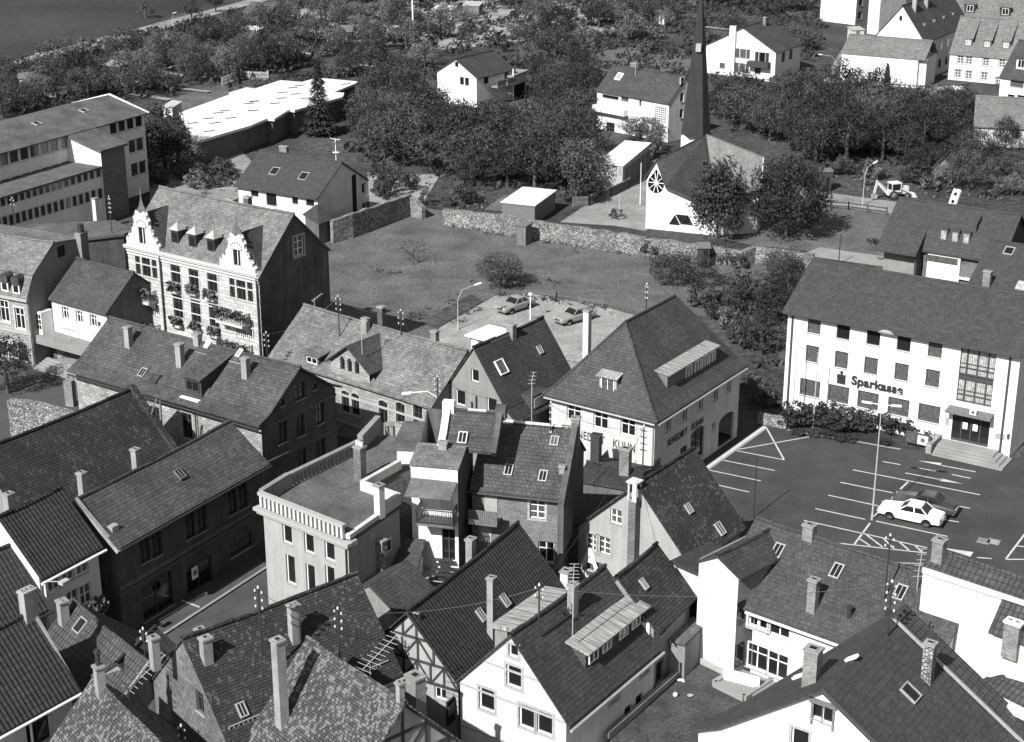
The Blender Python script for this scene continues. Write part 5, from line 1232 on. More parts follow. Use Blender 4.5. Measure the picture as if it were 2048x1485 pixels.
# --- small house with large roof above the canopy
h = House('small_house', 'small whitewashed house with a large grey tiled roof over a dark passage', q(4, 380, 875), q(4, 790, 988), 6.2)
h.wins('f', [q(4, 487, 988), q(4, 590, 1020), q(4, 694, 1045)], .85, 1.15, 'ol'); h.win('f', h.fr(q(4, 738, 1075))[0], h.fr(q(4, 738, 1075))[1] - .2, .35, .45, 'd')
h.gable(q(4, 565, 578), .8, 'slate', ov=.3, os_=(.1, .2)); h.walls('cream', h.tops, 'fl'); h.walls('darkp', h.tops, 'rb')
a, z = h.fr(q(4, 372, 1050)); b = MB(); b.box(a - .55, -1.3, 3.0, a + .45, -.02, 5.1); o = h.part('glazed_porch', b, 'frame')
for i in range(3):
    for j in range(3): m = MB(); m.box(a - .45 + i * .3, -1.33, 3.5 + j * .5, a - .22 + i * .3, -1.3, 3.9 + j * .5); m.build('pane', 'pane', o)
zc = 3.0; P = [h.plane(q(4, *p), 0, 0, 1, zc) for p in ((205, 1140), (648, 1262), (720, 1180), (395, 1100), (240, 1110))]
b = MB(); ps = [V3(p.x, p.y, 0) for p in P]; b.hexa([p + V3(0, 0, zc - .75) for p in ps], [p + V3(0, 0, zc) for p in ps]); h.part('canopy', b, 'mid')
b = MB(); p0, p1 = ps[0], ps[1]; b.box(p0.x + .5, 0, 0, p1.x + 3, .3, zc - .7); h.part('passage_wall', b, 'soot_shade')
b = MB(); b.tube(ps[0] + V3(.5, .4, 0), ps[0] + V3(.5, .4, zc - .7), .3, .3, 10); h.part('pillar', b, 'white')
b = MB()
for f, g_ in ((.35, .0), (.62, .25)):
    c = ps[0].lerp(ps[1], f) + V3(0, .6, zc); b.tube(c, c + V3(0, 0, 1.5), .03); 
b.bar(ps[0].lerp(ps[1], .35) + V3(0, .6, zc + 1.5), ps[0].lerp(ps[1], .62) + V3(0, .6, zc + 1.5), .04); h.part('clothes_frame', b, 'steel')
b = MB()
for i in range(5): b.box(p0.x + 1 + i * .0, -1.0 - i * .35, .12 * (5 - i) - .12, p1.x + 2, -.65 - i * .35, .12 * (5 - i)); 
h.part('steps', b, 'concrete')
# tall lamp on hall roof
# --- large slate-roofed stone building
h = House('stone_hall', 'large stone building with scalloped slate roof, three chimneys and dark gable end', q(8, 560, 85), q(8, 1938, 485), 6.6, cat='building')
KB = h; k = .72
h.wins('f', [q(8, 1392, 490)], 1.05, 2.1, 'od'); a, z = h.fr(q(8, 1155, 420)); h.win('f', a, z - 1.2, .9, 2.0, 'dk')
ap = h.slope(q(9, 360, 50), 0, 6.6, k); h.D = 2 * ap.y
def rw(pts, w_, hh, st, line=False): h.wins('r', pts, w_, hh, st, line=line)
rw([q(9, 370, 235)], 1.2, 1.3, 'dk'); rw([q(9, 243, 318), q(9, 483, 200)], .5, .5, 'd')
rw([q(9, 245, 540), q(9, 375, 490), q(9, 520, 400)], .95, 1.7, 'dk'); rw([q(9, 385, 745), q(9, 525, 665)], 1.1, 1.6, 'dk')
h.gable(q(9, 360, 50), k, 'slatediam', ov=.45, os_=(.3, .35), kick=.6)
h.walls('coursed', h.tops, 'fl'); h.walls('soot_shade', h.tops, 'rb')  # gable end's shade put into the darker wall colour
b = MB()
for z in (6.2, 3.4): b.box(h.L, 0, z, h.L + .1, h.D, z + .15)
h.part('string_course', b, 'darkp')
for i in range(9):
    pass
h.gutter('f', 'iron', .55, k=.45, dz=-.2)
for x, y, yt in ((960, 1250, 1090), (1343, 1395, 1215), (1470, 1235, 1140), (1830, 1480, 1320)):
    v = h.slope(q(4, x, y), 0, 6.6, k)
    if v.y > h.tr: v = V3(h.hz(q(4, x, y), h.zr)[0], h.tr + .3, h.zr)
    h.chim((v.x, v.y, v.z), .62, .55, top=q(4, 0, yt)[1], mat='chimp', holes=2)
v = h.slope(q(8, 1440, 285), 0, 6.6, k)
d = h.shed_dormer(v.x - .85, v.x + .85, v.y, v.z, v.z + 1.5, k, 'darkwood', 'slatediam', [v.x], .35, .8, .28, (6.6, k), wst='framed', ww=1.3)
b = MB(); b.box(v.x - .95, v.y - .55, v.z - .02, v.x + .95, v.y - .0, v.z + .12); b.build('lead_apron', 'frame', d)
h.roofwin(q(8, 1062, 97), 0, 6.6, k, .6, .8, st='zinc'); h.roofwin(q(8, 1155, 140), 0, 6.6, k, .7, .8, st='slate', pane='slate')
for x, y in ((1700, 1245),): h.roofwin(q(4, 1545, 1225), 0, 6.6, k, .45, .7, st='frame', pane='frame')
h.roofwin(q(4, 1780, 1290), 0, 6.6, k, .4, .7, st='frame', pane='curtain')
b = MB(); c0 = h.slope(q(4, 1455, 1290), 0, 6.6, k); c1 = h.slope(q(4, 1820, 1390), 0, 6.6, k); b.bar(c0 + V3(0, 0, .12), c1 + V3(0, 0, .12), .12); h.part('snow_guard', b, 'zinc')
for x in (975, 1585, 1280): a, z = h.fr(q(8, x, 300)); 
h.pipe('f', h.fr(q(8, 1462, 400))[0], 6.2, 'iron', .05, out=.2)
# --- barn with speckled tiles
A, B_ = q(8, -160, 675), q(8, 945, 228)
h = House('barn', 'long barn with speckled dark tile roof and tiled parapet end at the left edge', A, B_, 9.0, off=-5.6)
h.z = 3.4; h.gable(None, 1.0, 'barn', D=11.2, os_=(.2, .35), ov=.3, wall='mid')
b = MB(); b.bar((h.L + .45, -.3, 3.25), (h.L + .45, h.tr, 9.22), .45, .3); b.bar((h.L + .45, h.tr, 9.22), (h.L + .45, h.D, 3.6), .45, .3); h.part('parapet', b, 'lichen')
b = MB(); p0 = h.plane(q(8, 1085, 530), 1, 0, 0, h.L + .1); p1 = h.plane(q(8, 1160, 290), 1, 0, 0, h.L + .6); b.bar(p0, p1, .1); p2 = h.plane(q(8, 1205, 580), 1, 0, 0, h.L + .9); p3 = h.plane(q(8, 1190, 300), 1, 0, 0, h.L + .9); b.bar(p2, p3, .1); h.part('ladder_pole', b, 'wood')
# --- long dark street building with arches
ft = BP((231.6, 1276)); zE = top_h(ft, q(8, 0, 1372)[1]); DBG.append(('street b zE', zE))
h = House('street_building', 'long dark stone building with paired windows and arched gateways along the street', q(8, 858, 1370), q(8, 1950, 762), zE, cat='building')
SB = h
for (x0, x1, y0, y1) in ((1045, 1110, 1320, 1485), (1130, 1200, 1275, 1450), (1385, 1445, 1125, 1330), (1465, 1530, 1085, 1280), (1700, 1755, 965, 1140), (1775, 1838, 915, 1105)):
    a, z = h.fr(q(8, (x0 + x1) / 2, (y0 + y1) / 2)); h.win('f', a, z - .95, .95, 1.9, 'dk')
a, z = h.fr(q(12, 1175, 430)); h.win('f', a, .15, 2.9, 2.5, 'dk', .12, name='gate'); a, z = h.fr(q(12, 1485, 230)); h.win('f', a, .1, 2.6, 1.7, 'dk', .95, name='arched_gate'); a, z = h.fr(q(8, 1795, 1360)); h.win('f', a, .9, 2.4, 1.0, 'dk', .9, name='arched_window')
h.gable(q(8, 1695, 460), .75, 'slatediam', ov=.5, os_=(.3, .2)); h.walls('soot_shade', h.tops)
b = MB(); b.box(0, -.15, 3.35, h.L, 0, 3.6); b.box(0, -.06, 3.0, h.L, 0, 3.12); b.box(0, -.1, zE - .5, h.L, 0, zE - .1); h.part('string_course', b, 'darkp')
h.gutter('f', 'iron', .55, k=.75)
a, z = h.fr(q(12, 1440, 225)); b = MB(); b.box(a - .28, -.1, z - .42, a + .28, -.05, z + .42); o = h.part('poster', b, 'frame'); b = MB(); b.box(a - .15, -.115, z - .15, a + .15, -.1, z + .2); h.part('poster_picture', b, 'darkp', o)
a, z = h.fr(q(12, 1205, 340)); b = MB(); b.lathe([(.0, 0), (.32, .0), (.36, .06), (.3, .06)], 14); o = h.part('wreath', b, 'mid'); o.location = (a, -.12, z); o.rotation_euler = (math.pi / 2, 0, 0)
for x, y, yt, m_ in ((630, 990, 850, 'chimp'), (1030, 790, 675, 'chimp')):
    v = h.hz(q(8, x, y), h.zr); h.chim((v[0], h.tr + .35, h.zr), .5, .5, top=q(8, 0, yt - 15)[1], mat=m_, base=h.zr - 2.5)
h.roofwin(q(8, 1335, 850), 0, zE, .75, .6, .8, st='darkp'); 
b = MB(); v = h.slope(q(8, 835, 1270), 0, zE, .75); b.box(v.x - .3, v.y - .3, v.z - .2, v.x + .3, v.y + .3, v.z + .4); h.part('vent_cowl', b, 'zinc')
b = MB(); b.bar((-.25, -.5, zE - .3), (-.25, h.tr, h.zr + .1), .3, .22); h.part('verge', b, 'chimp')
# small chimney behind the ridge, white rendered chimneys of the white house
# --- white house, left
h = House('white_town_house', 'white rendered house with dark pantiles and a bright gable side at the left', q(12, 287, 252), q(8, 722, 1380), 6.9)
h.wins('f', [q(12, 400, 282), q(12, 505, 215), q(12, 612, 160)], .95, 1.35, 'xx', line=False); h.wins('f', [q(12, 545, 430), q(12, 640, 385)], .95, 1.35, 'xx', line=False)
h.gable(q(8, 430, 955), 1.0, 'pantile', ov=.35, os_=(.12, .2), wall='white')
h.gutter('f', 'frame', .45, k=1.0); h.pipe('f', .12, 6.6, 'frame', .06, out=.3)
v = h.hz(q(8, 95, 1110), h.zr); h.chim((v[0], h.tr + .3, h.zr), .6, .5, top=q(8, 0, 990)[1], mat='chimp', base=h.zr - 2)
b = MB(); a, z = h.fr(q(12, 690, 470)); o = h.part('hanging_basket', (lambda m: (m.lathe([(.0, z - .5), (.3, z - .35), (.35, z - .1)], 10, (a, -.45, 0)), m)[1])(MB()), 'darkwood'); planting(o, a - .55, a + .55, -.5, z + .1, 260, .45, seed=5)
b = MB(); a1, z1 = h.fr(q(12, 400, 262)); a0, _ = h.fr(q(12, 290, 265)); b.tube((a0, -.6, z1 + .4), (a1 - .3, -1.2, z1 + .2), .04); b.box(a1 - .6, -1.4, z1 + .1, a1, -1.0, z1 + .28); h.part('wall_lamp', b, 'steel')
# neighbour with lower roof left of it
h = House('left_roof_house', 'dark roof in front of the bright gable side, with a short lower eave', q(12, -600, 900), q(12, 335, 480), 5.2)
h.gable(q(12, 20, 40), 1.0, 'pantile', ov=.3, os_=(.2, .1), wall='mid'); h.gutter('f', 'iron', .4, k=1.)
# --- dark roofed corner house bottom left
h = House('corner_house', 'house with broad dark pantile roof and long gutter in the bottom left corner', q(12, -500, 1640), q(12, 525, 1085), 6.0)
a, z = h.fr(q(12, 285, 1390)); h.win('f', a, z - .9, 1.5, 1.9, 'dk')
h.gable(q(12, 212, 525), 1.05, 'pantile', ov=.45, os_=(.3, .25), wall='white'); h.gutter('f', 'frame', .5, k=1.05); h.pipe('f', h.fr(q(12, 205, 1350))[0], 5.6, 'frame', .07, out=.25)
v = h.hz(q(12, 110, 480), h.zr); h.chim((v[0], h.tr - .1, h.zr - .4), .95, .6, top=q(12, 0, 350)[1], mat='chimp', cap='chimp', holes=3)
b = MB(); b.bar((h.L + .3, -.45, 6 - .42), (h.L + .3, h.tr, h.zr + .08), .16, .16); h.part('verge', b, 'chimp')
# --- small pantiled house with ridge towards the viewer
h = House('small_pantiled_house', 'small house with dark pantiles and a timber gable between the corner house and the street', q(12, 545, 430), q(12, 1090, 880), 6.8, off=-6.8)
h.z = .68; h.gable(None, .9, 'pantile2', D=13.6, os_=(.2, .3), ov=.3, wall='mid')
v = h.hz(q(12, 455, 570), 6.6); h.chim((.5, h.tr - .9, 5.9), .6, .6, top=q(12, 0, 430)[1], mat='chimp', cap='chimp', holes=2)
h.roofwin(q(12, 600, 620), h.tr, 6.8, .9, .8, .9, st='zinc')
b = MB(); b.bar((h.L + .35, 1.5, 2.1), (h.L + .35, h.tr, 6.9), .1, .14); h.part('verge', b, 'chimp')
# --- pale roof at the bottom edge
h = House('bottom_roof_house', 'house with steep pale lichen-speckled roof and a chimney at the bottom edge', q(12, 700, 995), q(12, 1185, 1485), 8.2, off=-5.)
h.z = 2.8; h.gable(None, 1.08, 'lichen2', D=10, os_=(.1, .2), ov=.3, wall='mid')
v = h.slope(q(12, 778, 1140), h.tr, h.zr, 1.08); h.chim((h.hz(q(12, 790, 1090), 8.0)[0], h.tr - .2, 7.9), .5, .5, top=q(12, 0, 915)[1], mat='chimp', holes=1)
v2 = h.tr - .2; x_ = h.hz(q(12, 790, 1090), 8.0)[0]; zt_ = top_h(h.world(x_, v2), q(12, 0, 915)[1]); b = MB(); b.tube((x_, v2, zt_), (x_, v2, zt_ + .75), .14, .12, 8); b.tube((x_, v2, zt_ + .75), (x_, v2, zt_ + .9), .18, .16, 8); h.part('chimney_pot', b, 'iron')
# ================================================================ OLD TOWN, CENTRE AND RIGHT
def timber(h, face, top, z0, name='timber_frame', zs=(), posts=6, braces=True, w=.16):
    """half-timbering on a gable face; top: [(a,z)..] outline of the wall top"""
    b = MB()
    def zt(a):
        for (a0, z0_), (a1, z1_) in zip(top[:-1], top[1:]):
            if a0 <= a <= a1: return z0_ + (z1_ - z0_) * (a - a0) / max(a1 - a0, 1e-6)
        return top[0][1]
    def bar(a0, z0_, a1, z1_, w_=w):
        p, q_ = V3(*h.at(face, a0, z0_, .02)), V3(*h.at(face, a1, z1_, .02)); n = V3(*h.at(face, 0, 0, 1)) - V3(*h.at(face, 0, 0, 0))
        b.bar(p, q_, w_, .08, up=n if abs(n.dot((q_ - p).normalized())) < .9 else (0, 0, 1))
    am, aM = top[0][0], top[-1][0]; levels = [z0] + list(zs)
    for i, z in enumerate(levels):
        xs = [am + (aM - am) * j / 60 for j in range(61)]; ok = [x for x in xs if zt(x) > z + .1]
        if len(ok) < 2: continue
        bar(ok[0], z, ok[-1], z, w * 1.15)
        zn = levels[i + 1] if i + 1 < len(levels) else 99
        n = max(2, int((ok[-1] - ok[0]) / ((aM - am) / posts)))
        for j in range(n + 1):
            a = ok[0] + (ok[-1] - ok[0]) * j / n; e = min(zn, zt(a)); 
            if e - z > .25: bar(a, z, a, e)
            if braces and j < n and j % 2 == i % 2:
                a2 = ok[0] + (ok[-1] - ok[0]) * (j + 1) / n; e2 = min(zn, zt(a2) - .05)
                if e2 - z > .5: bar(a, z, a2, e2, w * .8)
            elif braces and j < n:
                a2 = ok[0] + (ok[-1] - ok[0]) * (j + 1) / n; e1 = min(zn, zt(a) - .05)
                if e1 - z > .5: bar(a, e1, a2, z, w * .8)
    for (a0, z0_), (a1, z1_) in zip(top[:-1], top[1:]): bar(a0, z0_ - .12, a1, z1_ - .12, w)
    return h.part(name, b, 'darkwood')
# --- long slate-roofed house with arched-window cross gable
h = House('long_slate_house', 'long stone house with pale slate roof and a cross gable with three arched windows', (546, 712), q(9, 1348, 335), 5.2)
LS = h; k = .78
for x, y in ((710, 310), (785, 330)): a, z = h.fr(q(9, x, y)); h.win('f', a, z - .95, .85, 1.75, 'od', .12)
for x, y in ((990, 385), (1118, 400), (1248, 420)): a, z = h.fr(q(9, x, y)); h.win('f', a, z - 1.1, .95, 1.9, 'od', .15)
zap = h.fr(q(5, 715, 1228)); a0, ze = h.fr(q(5, 597, 1330)); a1, ze1 = h.fr(q(5, 885, 1392))
DBG.append(('crossgable', zap, a0, ze, a1, ze1)); am = (a0 + a1) / 2
h.gable(q(5, 700, 1010), k, 'slatelight', ov=.4, os_=(.25, .3))
tp = [(0, h.z - .07), (a0 - .01, h.z - .07), (a0, ze), (am, zap[1]), (a1, ze), (a1 + .01, h.z - .07), (h.L, h.z - .07)]
for i in (-1, 0, 1): h.win('f', am + i * .8, ze - .9 + .25, .5, .95, 'd', .22)
h.walls('stone', dict(h.tops, f=tp), 'frbl')
b = MB()
for z in (h.z - .25, 3.6, 1.2): b.box(0, -.08, z, h.L, 0, z + .18)
h.part('string_course', b, 'trim')
td = (zap[1] - h.z) / k
kc = (zap[1] - ze) / (am - a0); b = MB(); zr_ = zap[1] + .12; o_ = .35
for sg in (-1, 1):
    hw = am - a0 + o_; zl = zr_ - kc * hw
    P = [(am, -.35, zr_), (am + sg * hw, -.35, zl), (am + sg * hw, (zl - h.z) / k + .0, zl), (am, td + .2, zr_)]
    lo = [(x, y, z - .14) for x, y, z in P]
    if sg > 0: b.hexa(lo, P)
    else: b.hexa(lo[::-1], P[::-1])
h.part('cross_gable_roof', b, 'slate')
v = h.slope(q(5, 465, 1380), 0, h.z, k); h.shed_dormer(v.x - .8, v.x + .8, v.y, v.z - .3, v.z + .75, k, 'darkwood', 'slatelight', [v.x], .25, .55, .15, (h.z, k), ww=1.2)
for x, y, yt, m_ in ((750, 1120, 1025, 'chimp'), (990, 1075, 940, 'soot_shade'), (1410, 1175, 1120, 'chim')):
    v = h.hz(q(5, x, y), h.zr); h.chim((v[0], h.tr + (.2 if m_ != 'chimp' else -.6), h.zr - .4), .62, .5, top=q(5, 0, yt)[1], mat=m_, holes=2)
# --- grey gable house with dark roof
h = House('grey_gabled_house', 'grey roughcast gable house with dark tiled roof and skylight beside the corner shop', q(9, 1405, 280), q(9, 1950, 440), 4.9)
for x, y in ((1670, 110), (1563, 285), (1795, 345)): a, z = h.fr(q(9, x, y)); h.win('f', a, z - .6, .75 if y < 200 else .95, 1.0 if y < 200 else 1.25, 's')
h.gable_t(q(5, 1665, 1238), 'tiledark', far=q(6, 290, 1008), wall='mid', ov=.15, kick=.5); GG = h
b = MB(); 
for x, z0_, z1_ in ((-.1, 3.2, 6.0), (.35, 3.0, 6.6)): a, _ = h.fr(q(9, 1660, 300)); b.tube((a + x, -.12, z0_ - .6), (a + x, -.12, z1_ - .6), .05)
h.part('vent_pipe', b, 'iron')
p = h.slope_s(q(5, 1865, 1390), h.sr, h.zr, -h.kr); DBG.append(('sky', p.x, p.y, p.z)); h.roofwin(q(5, 1865, 1390), h.sr, h.zr, -h.kr, 1.0, 1.2, axis='s', st='frame', pane='curtain'); h.roofwin(q(6, 295, 1262), h.sr, h.zr, -h.kr, .5, .7, axis='s', st='zinc')
p = h.slope_s(q(5, 1690, 1170), h.sr, h.zr, h.kl); b = MB(); b.box(h.sr - 2.2, 2.2, h.zr - 2.6, h.sr - .3, 4.6, h.zr - .25); o = h.part('dormer', b, 'mid'); b = MB(); b.box(h.sr - 2.5, 1.9, h.zr - .25, h.sr + .1, 5.0, h.zr - .12); b.build('dormer_roof', 'whiteroof', o)
b = MB(); b.box(h.sr - 2.0, 2.14, h.zr - 1.3, h.sr - 1.4, 2.2, h.zr - .5); b.build('window', 'frame', o)
v = h.hz(q(6, 30, 1110), h.zr); h.chim((h.sr + .1, v[1], h.zr - .3), .75, .6, top=q(6, 0, 1070)[1], mat='chim', holes=2)
p = h.plane(q(10, 300, 300), 1, 0, 0, h.L + .2); b = MB(); b.box(h.L - 1.2, p.y - 1.1, p.z - .9, h.L + .25, p.y + 1.1, p.z + .6); o = h.part('dormer', b, 'slate'); b = MB(); b.box(h.L + .25, p.y - .9, p.z - .4, h.L + .3, p.y + .9, p.z + .4); b.build('window', 'frameg', o)
# low roofs between this house and the corner shop
h = House('connecting_roof_house', 'low dark roof tucked between the grey gable house and the corner shop', q(10, 60, 470), q(10, 480, 560), 2.6); h.D = 6; h.walls('mid'); h.slab([(-.3, 2.5), (3.0, 4.3), (6.3, 2.5)], -.1, h.L, 's', 'tiledark')
p = BP(q(6, 590, 1310), 3.6); b = MB(); b.box(-1.3, -.9, 3.4, 1.3, .9, 3.55); o = empty('small_annexe', (p.x, p.y, 0), R(-30), 'tiny metal-roofed annexe behind the corner shop roof', 'annexe'); b.build('roof', 'sheet', o); b = MB(); b.box(-1.2, -.8, 0, 1.2, .8, 3.4); b.build('wall', 'mid', o)
# --- flat-roofed house with balustrade
zE = 8.4
h = House('balustrade_house', 'grey flat-roofed house with stone balustrade and mossy deck at the street corner', q(9, 98, 1115), q(9, 728, 1368), zE)
FB = h; ZD = zE + .35; Lr = h.L
for x, y in ((275, 1285), (437, 1355), (590, 1410)): a, z = h.fr(q(9, x, y)); h.win('f', a, z - .75, .85, 1.5, 's')
for x, y in ((302, 205), (450, 275), (595, 290)): a, z = h.fr(q(13, x, y)); h.win('f', a, z - 1.0, .8, 2.0, 's')
h.walls('grey', None, 'f')
Pd = [(0, 0), (Lr, 0), (6.3, 5.6), (3.2, 5.5), (2.8, 9.4), (2.9, 13), (.9, 15.2), (-2.1, 12.6), (-1, 9.9), (-.6, 2.8)]; n = len(Pd)
b = MB()
for i in range(1, n):
    (xa, ya), (xb, yb) = Pd[i], Pd[(i + 1) % n]; b.poly([(xa, ya, 0), (xb, yb, 0), (xb, yb, zE), (xa, ya, zE)])
h.part('wall', b, 'grey')
b = MB(); b.hexa([(x, y, zE - .1) for x, y in Pd], [(x, y, ZD) for x, y in Pd]); h.roof = h.part('roof', b, 'felt')
b = MB(); b.box(-.45, -.45, zE + .02, Lr + .4, 0, zE + .22); b.box(-.3, -.3, zE - .2, Lr + .2, 0, zE + .02); b.box(Lr, 0, zE - .2, Lr + .3, .5, zE + .2); b.bar((-.2, -.2, zE + .1), (-.85, 2.8, zE + .1), .4, .2); b.bar((-.85, 2.8, zE + .1), (-1.25, 9.9, zE + .1), .4, .2); h.part('cornice', b, 'trim')
def balus(h, name, x0, y0, x1, y1, z, hh=.95, m1='trim', m2='trimlight'):
    b = MB(); L_ = math.hypot(x1 - x0, y1 - y0); dx, dy = (x1 - x0) / L_, (y1 - y0) / L_; n = int(L_ / .36)
    b.bar(V3(x0, y0, z + hh - .1), V3(x1, y1, z + hh - .1), .34, .2); o = h.part(name, b, m1); m = MB()
    for i in range(n):
        s_ = (i + .5) * L_ / n; c = V3(x0 + dx * s_, y0 + dy * s_, 0); m.box(c.x - .1, c.y - .1, z, c.x + .1, c.y + .1, z + hh - .2)
    m.build('balusters', m2, o)['kind'] = 'stuff'
balus(h, 'balustrade', -.1, -.15, Lr - .1, -.15, ZD); balus(h, 'balustrade', -.65, 2.8, -1.0, 9.7, ZD, .95, 'mid', 'mid'); balus(h, 'balustrade', -2.0, 12.5, .8, 15.1, ZD, .95, 'mid', 'mid')
b = MB(); b.bar((-.1, 0, ZD + .5), (-.65, 2.8, ZD + .5), .35, 1.0); h.part('parapet_block', b, 'mid'); b = MB(); b.bar((-1, 9.7, ZD + .7), (-2.0, 12.5, ZD + .95), .4, 1.1); h.part('parapet_block', b, 'mid')
b = MB(); u = V3(6.3 - Lr, 5.6, 0).normalized(); p0 = V3(Lr, 0, ZD + .12); b.bar(p0, p0 + u * 3.6, .3, .3); h.part('white_parapet', b, 'cream')
b = MB(); b.bar(V3(6.3, 5.6, ZD + .3), p0 + u * 3.6 + V3(0, 0, .18), .3, .75); b.bar((6.3, 5.55, ZD + .3), (3.2, 5.45, ZD + .3), .25, .7); b.bar((3.2, 5.5, ZD + .3), (2.8, 9.4, ZD + .3), .3, .6); h.part('rear_parapet', b, 'pale')
wp = V3(Lr, 0, 6.0) + u * 4.2; wz = R(90) + math.atan2(u.y, u.x) - R(90); b = MB(); b.box(-.45, -.06, 0, .45, .05, .85); o = h.part('window', b, 'frame'); o.location = wp; o.rotation_euler = (0, 0, math.atan2(u.y, u.x)); m = MB(); m.box(-.36, -.07, .09, .36, -.06, .76); h.part('pane', m, 'pane', o)
cp = p0 + u * 3.5; h.chim((cp.x, cp.y, ZD), .55, .55, top=q(9, 0, 925)[1], mat='cream', cap='concrete', holes=1, base=ZD - .1)
c = h.hz(q(9, 805, 905), ZD); h.chim((c[0], c[1] + .2, ZD), .72, .6, top=q(9, 0, 640)[1], mat='brick', cap='concrete', holes=3, base=ZD - .1)
b = MB(); zt_ = top_h(h.world(c[0], c[1]), q(9, 0, 612)[1])
for i in range(3): b.tube((c[0] - .22 + i * .22, c[1] + .2, zt_ - .9), (c[0] - .22 + i * .22, c[1] + .2, zt_), .09)
h.part('chimney_pots', b, 'porc')
c = h.hz(q(9, 1125, 590), ZD); h.chim((c[0], c[1], ZD), .75, .5, top=q(9, 0, 478)[1], mat='chimp', cap='concrete', holes=2, base=ZD - .1)
h.pipe('f', Lr - .12, zE, 'iron', .05, out=.1); cp = V3(Lr, 0, 0) + u * 3.2 + V3(.35, 0, 0); h.chim((cp.x, cp.y, 5), .45, .5, top=q(9, 0, 1335)[1], mat='rubble', base=0)
b = MB(); b.hexa([(3.3, 5.7, 0), (6.3, 5.9, 0), (6.2, 9.3, 0), (2.95, 9.4, 0)], [(3.3, 5.7, 8.3), (6.3, 5.9, 5.6), (6.2, 9.3, 5.6), (2.95, 9.4, 8.3)]); h.part('lean_to_roof', b, 'tilemid')
h = House('white_low_block', 'small white block with grey lid between the mossy flat roof and the narrow white house', q(9, 1090, 650), q(9, 1290, 660), 9.9); h.D = 4; h.walls('white'); b = MB(); b.box(-.3, -.3, 9.9, h.L + .1, 4.2, 10.05); h.part('roof', b, 'felt')
# --- tall narrow white house with balcony
Zw = 10.7; ZK = 3.9
h = House('narrow_white_house', 'tall narrow white house with awning, iron balcony and curved slate roof', q(9, 1195, 808), q(9, 1542, 838), Zw)
NW = h
a, z = h.fr(q(9, 1475, 1375)); h.win('f', a, z - 1.1, .85, 2.2, 'dk', name='door')
pm = h.plane(q(9, 1340, 650), 0, -.28, 1, Zw); pt_ = h.plane(q(9, 1480, 365), 0, -1.05, 1, pm.z - 1.05 * pm.y); DBG.append(('nw', pm, pt_))
h.D = pt_.y + .2
xr_ = h.hz(q(9, 1830, 432), pt_.z)[0]; xl_ = h.hz(q(9, 1475, 362), pt_.z)[0]; DBG.append(('nwx', xl_, xr_))
h.slab([(-.06, Zw + .33), (pm.y, pm.z + .3)], -.1, h.L + .1, 's', 'slatelight', ridge=False, name='lower_roof')
xr_ = max(xr_, h.L + .2)
h.slab([(pm.y - .05, pm.z), (pm.y + (pt_.y - pm.y) * .4, pm.z + (pt_.z - pm.z) * .32), (pt_.y, pt_.z)], xl_, xr_, 's', 'slate')
h.walls('white', dict(f=[(0, Zw + .25), (h.L, Zw + .25)], r=[(0, Zw + .25), (pm.y, pm.z - .1), (h.D, pt_.z - .15)], l=[(0, Zw - .07), (pm.y, pm.z - .1), (h.D, pt_.z - .15)], b=[(0, pt_.z - .15), (h.L, pt_.z - .15)]), 'fl'); h.walls('soot_shade', dict(r=[(0, Zw - .07), (pm.y, pm.z - .1), (h.D, pt_.z - .15)], b=[(0, pt_.z - .15), (h.L, pt_.z - .15)]), 'rb')
b = MB(); x = xl_ - .05; m_ = V3(x, pm.y + (pt_.y - pm.y) * .4, pm.z + (pt_.z - pm.z) * .32 + .1); b.bar((x, pm.y - .1, pm.z + .1), m_, .45, .35); b.bar(m_, (x, pt_.y, pt_.z + .15), .45, .35); b.box(x - .3, pt_.y - .2, pt_.z - .5, x + .45, pt_.y + .3, pt_.z + .55); h.part('white_verge', b, 'white')
b = MB(); b.box(xl_, pt_.y - .05, pt_.z, xr_, pt_.y + .12, pt_.z + .1); h.part('ridge_coping', b, 'white')
b = MB(); x = xr_ + .1; b.bar((x, pm.y - .3, pm.z), (x, pt_.y, pt_.z + .1), .35, .5); b.box(x - .3, pt_.y - .3, pt_.z - .4, x + .35, pt_.y + .3, pt_.z + .5); h.part('dark_verge', b, 'soot_shade')
v = h.plane(q(9, 1435, 690), 0, -.28, 1, Zw); h.chim((v.x, v.y, v.z), .6, .5, top=q(9, 0, 605)[1], mat='chimp', holes=2)
b = MB(); p = h.plane(q(9, 1580, 580), 0, -1.0, 1, pm.z - 1.0 * pm.y); h.roofwin(q(9, 1580, 580), pm.y, pm.z, 1.0, .6, .8, st='zinc')
a0, z0 = h.fr(q(9, 1258, 1145)); a1, z1 = h.fr(q(9, 1535, 1200)); zb_ = z0 - .5
a0, _ = h.fr(q(9, 1320, 1100)); a1 = h.L - .02; zb_ = h.fr(q(9, 1440, 1160))[1] 
b = MB(); b.box(a0 - .4, -1.35, zb_ - .15, a1, 0, zb_); o = h.part('balcony', b, 'darkp')
b = MB()
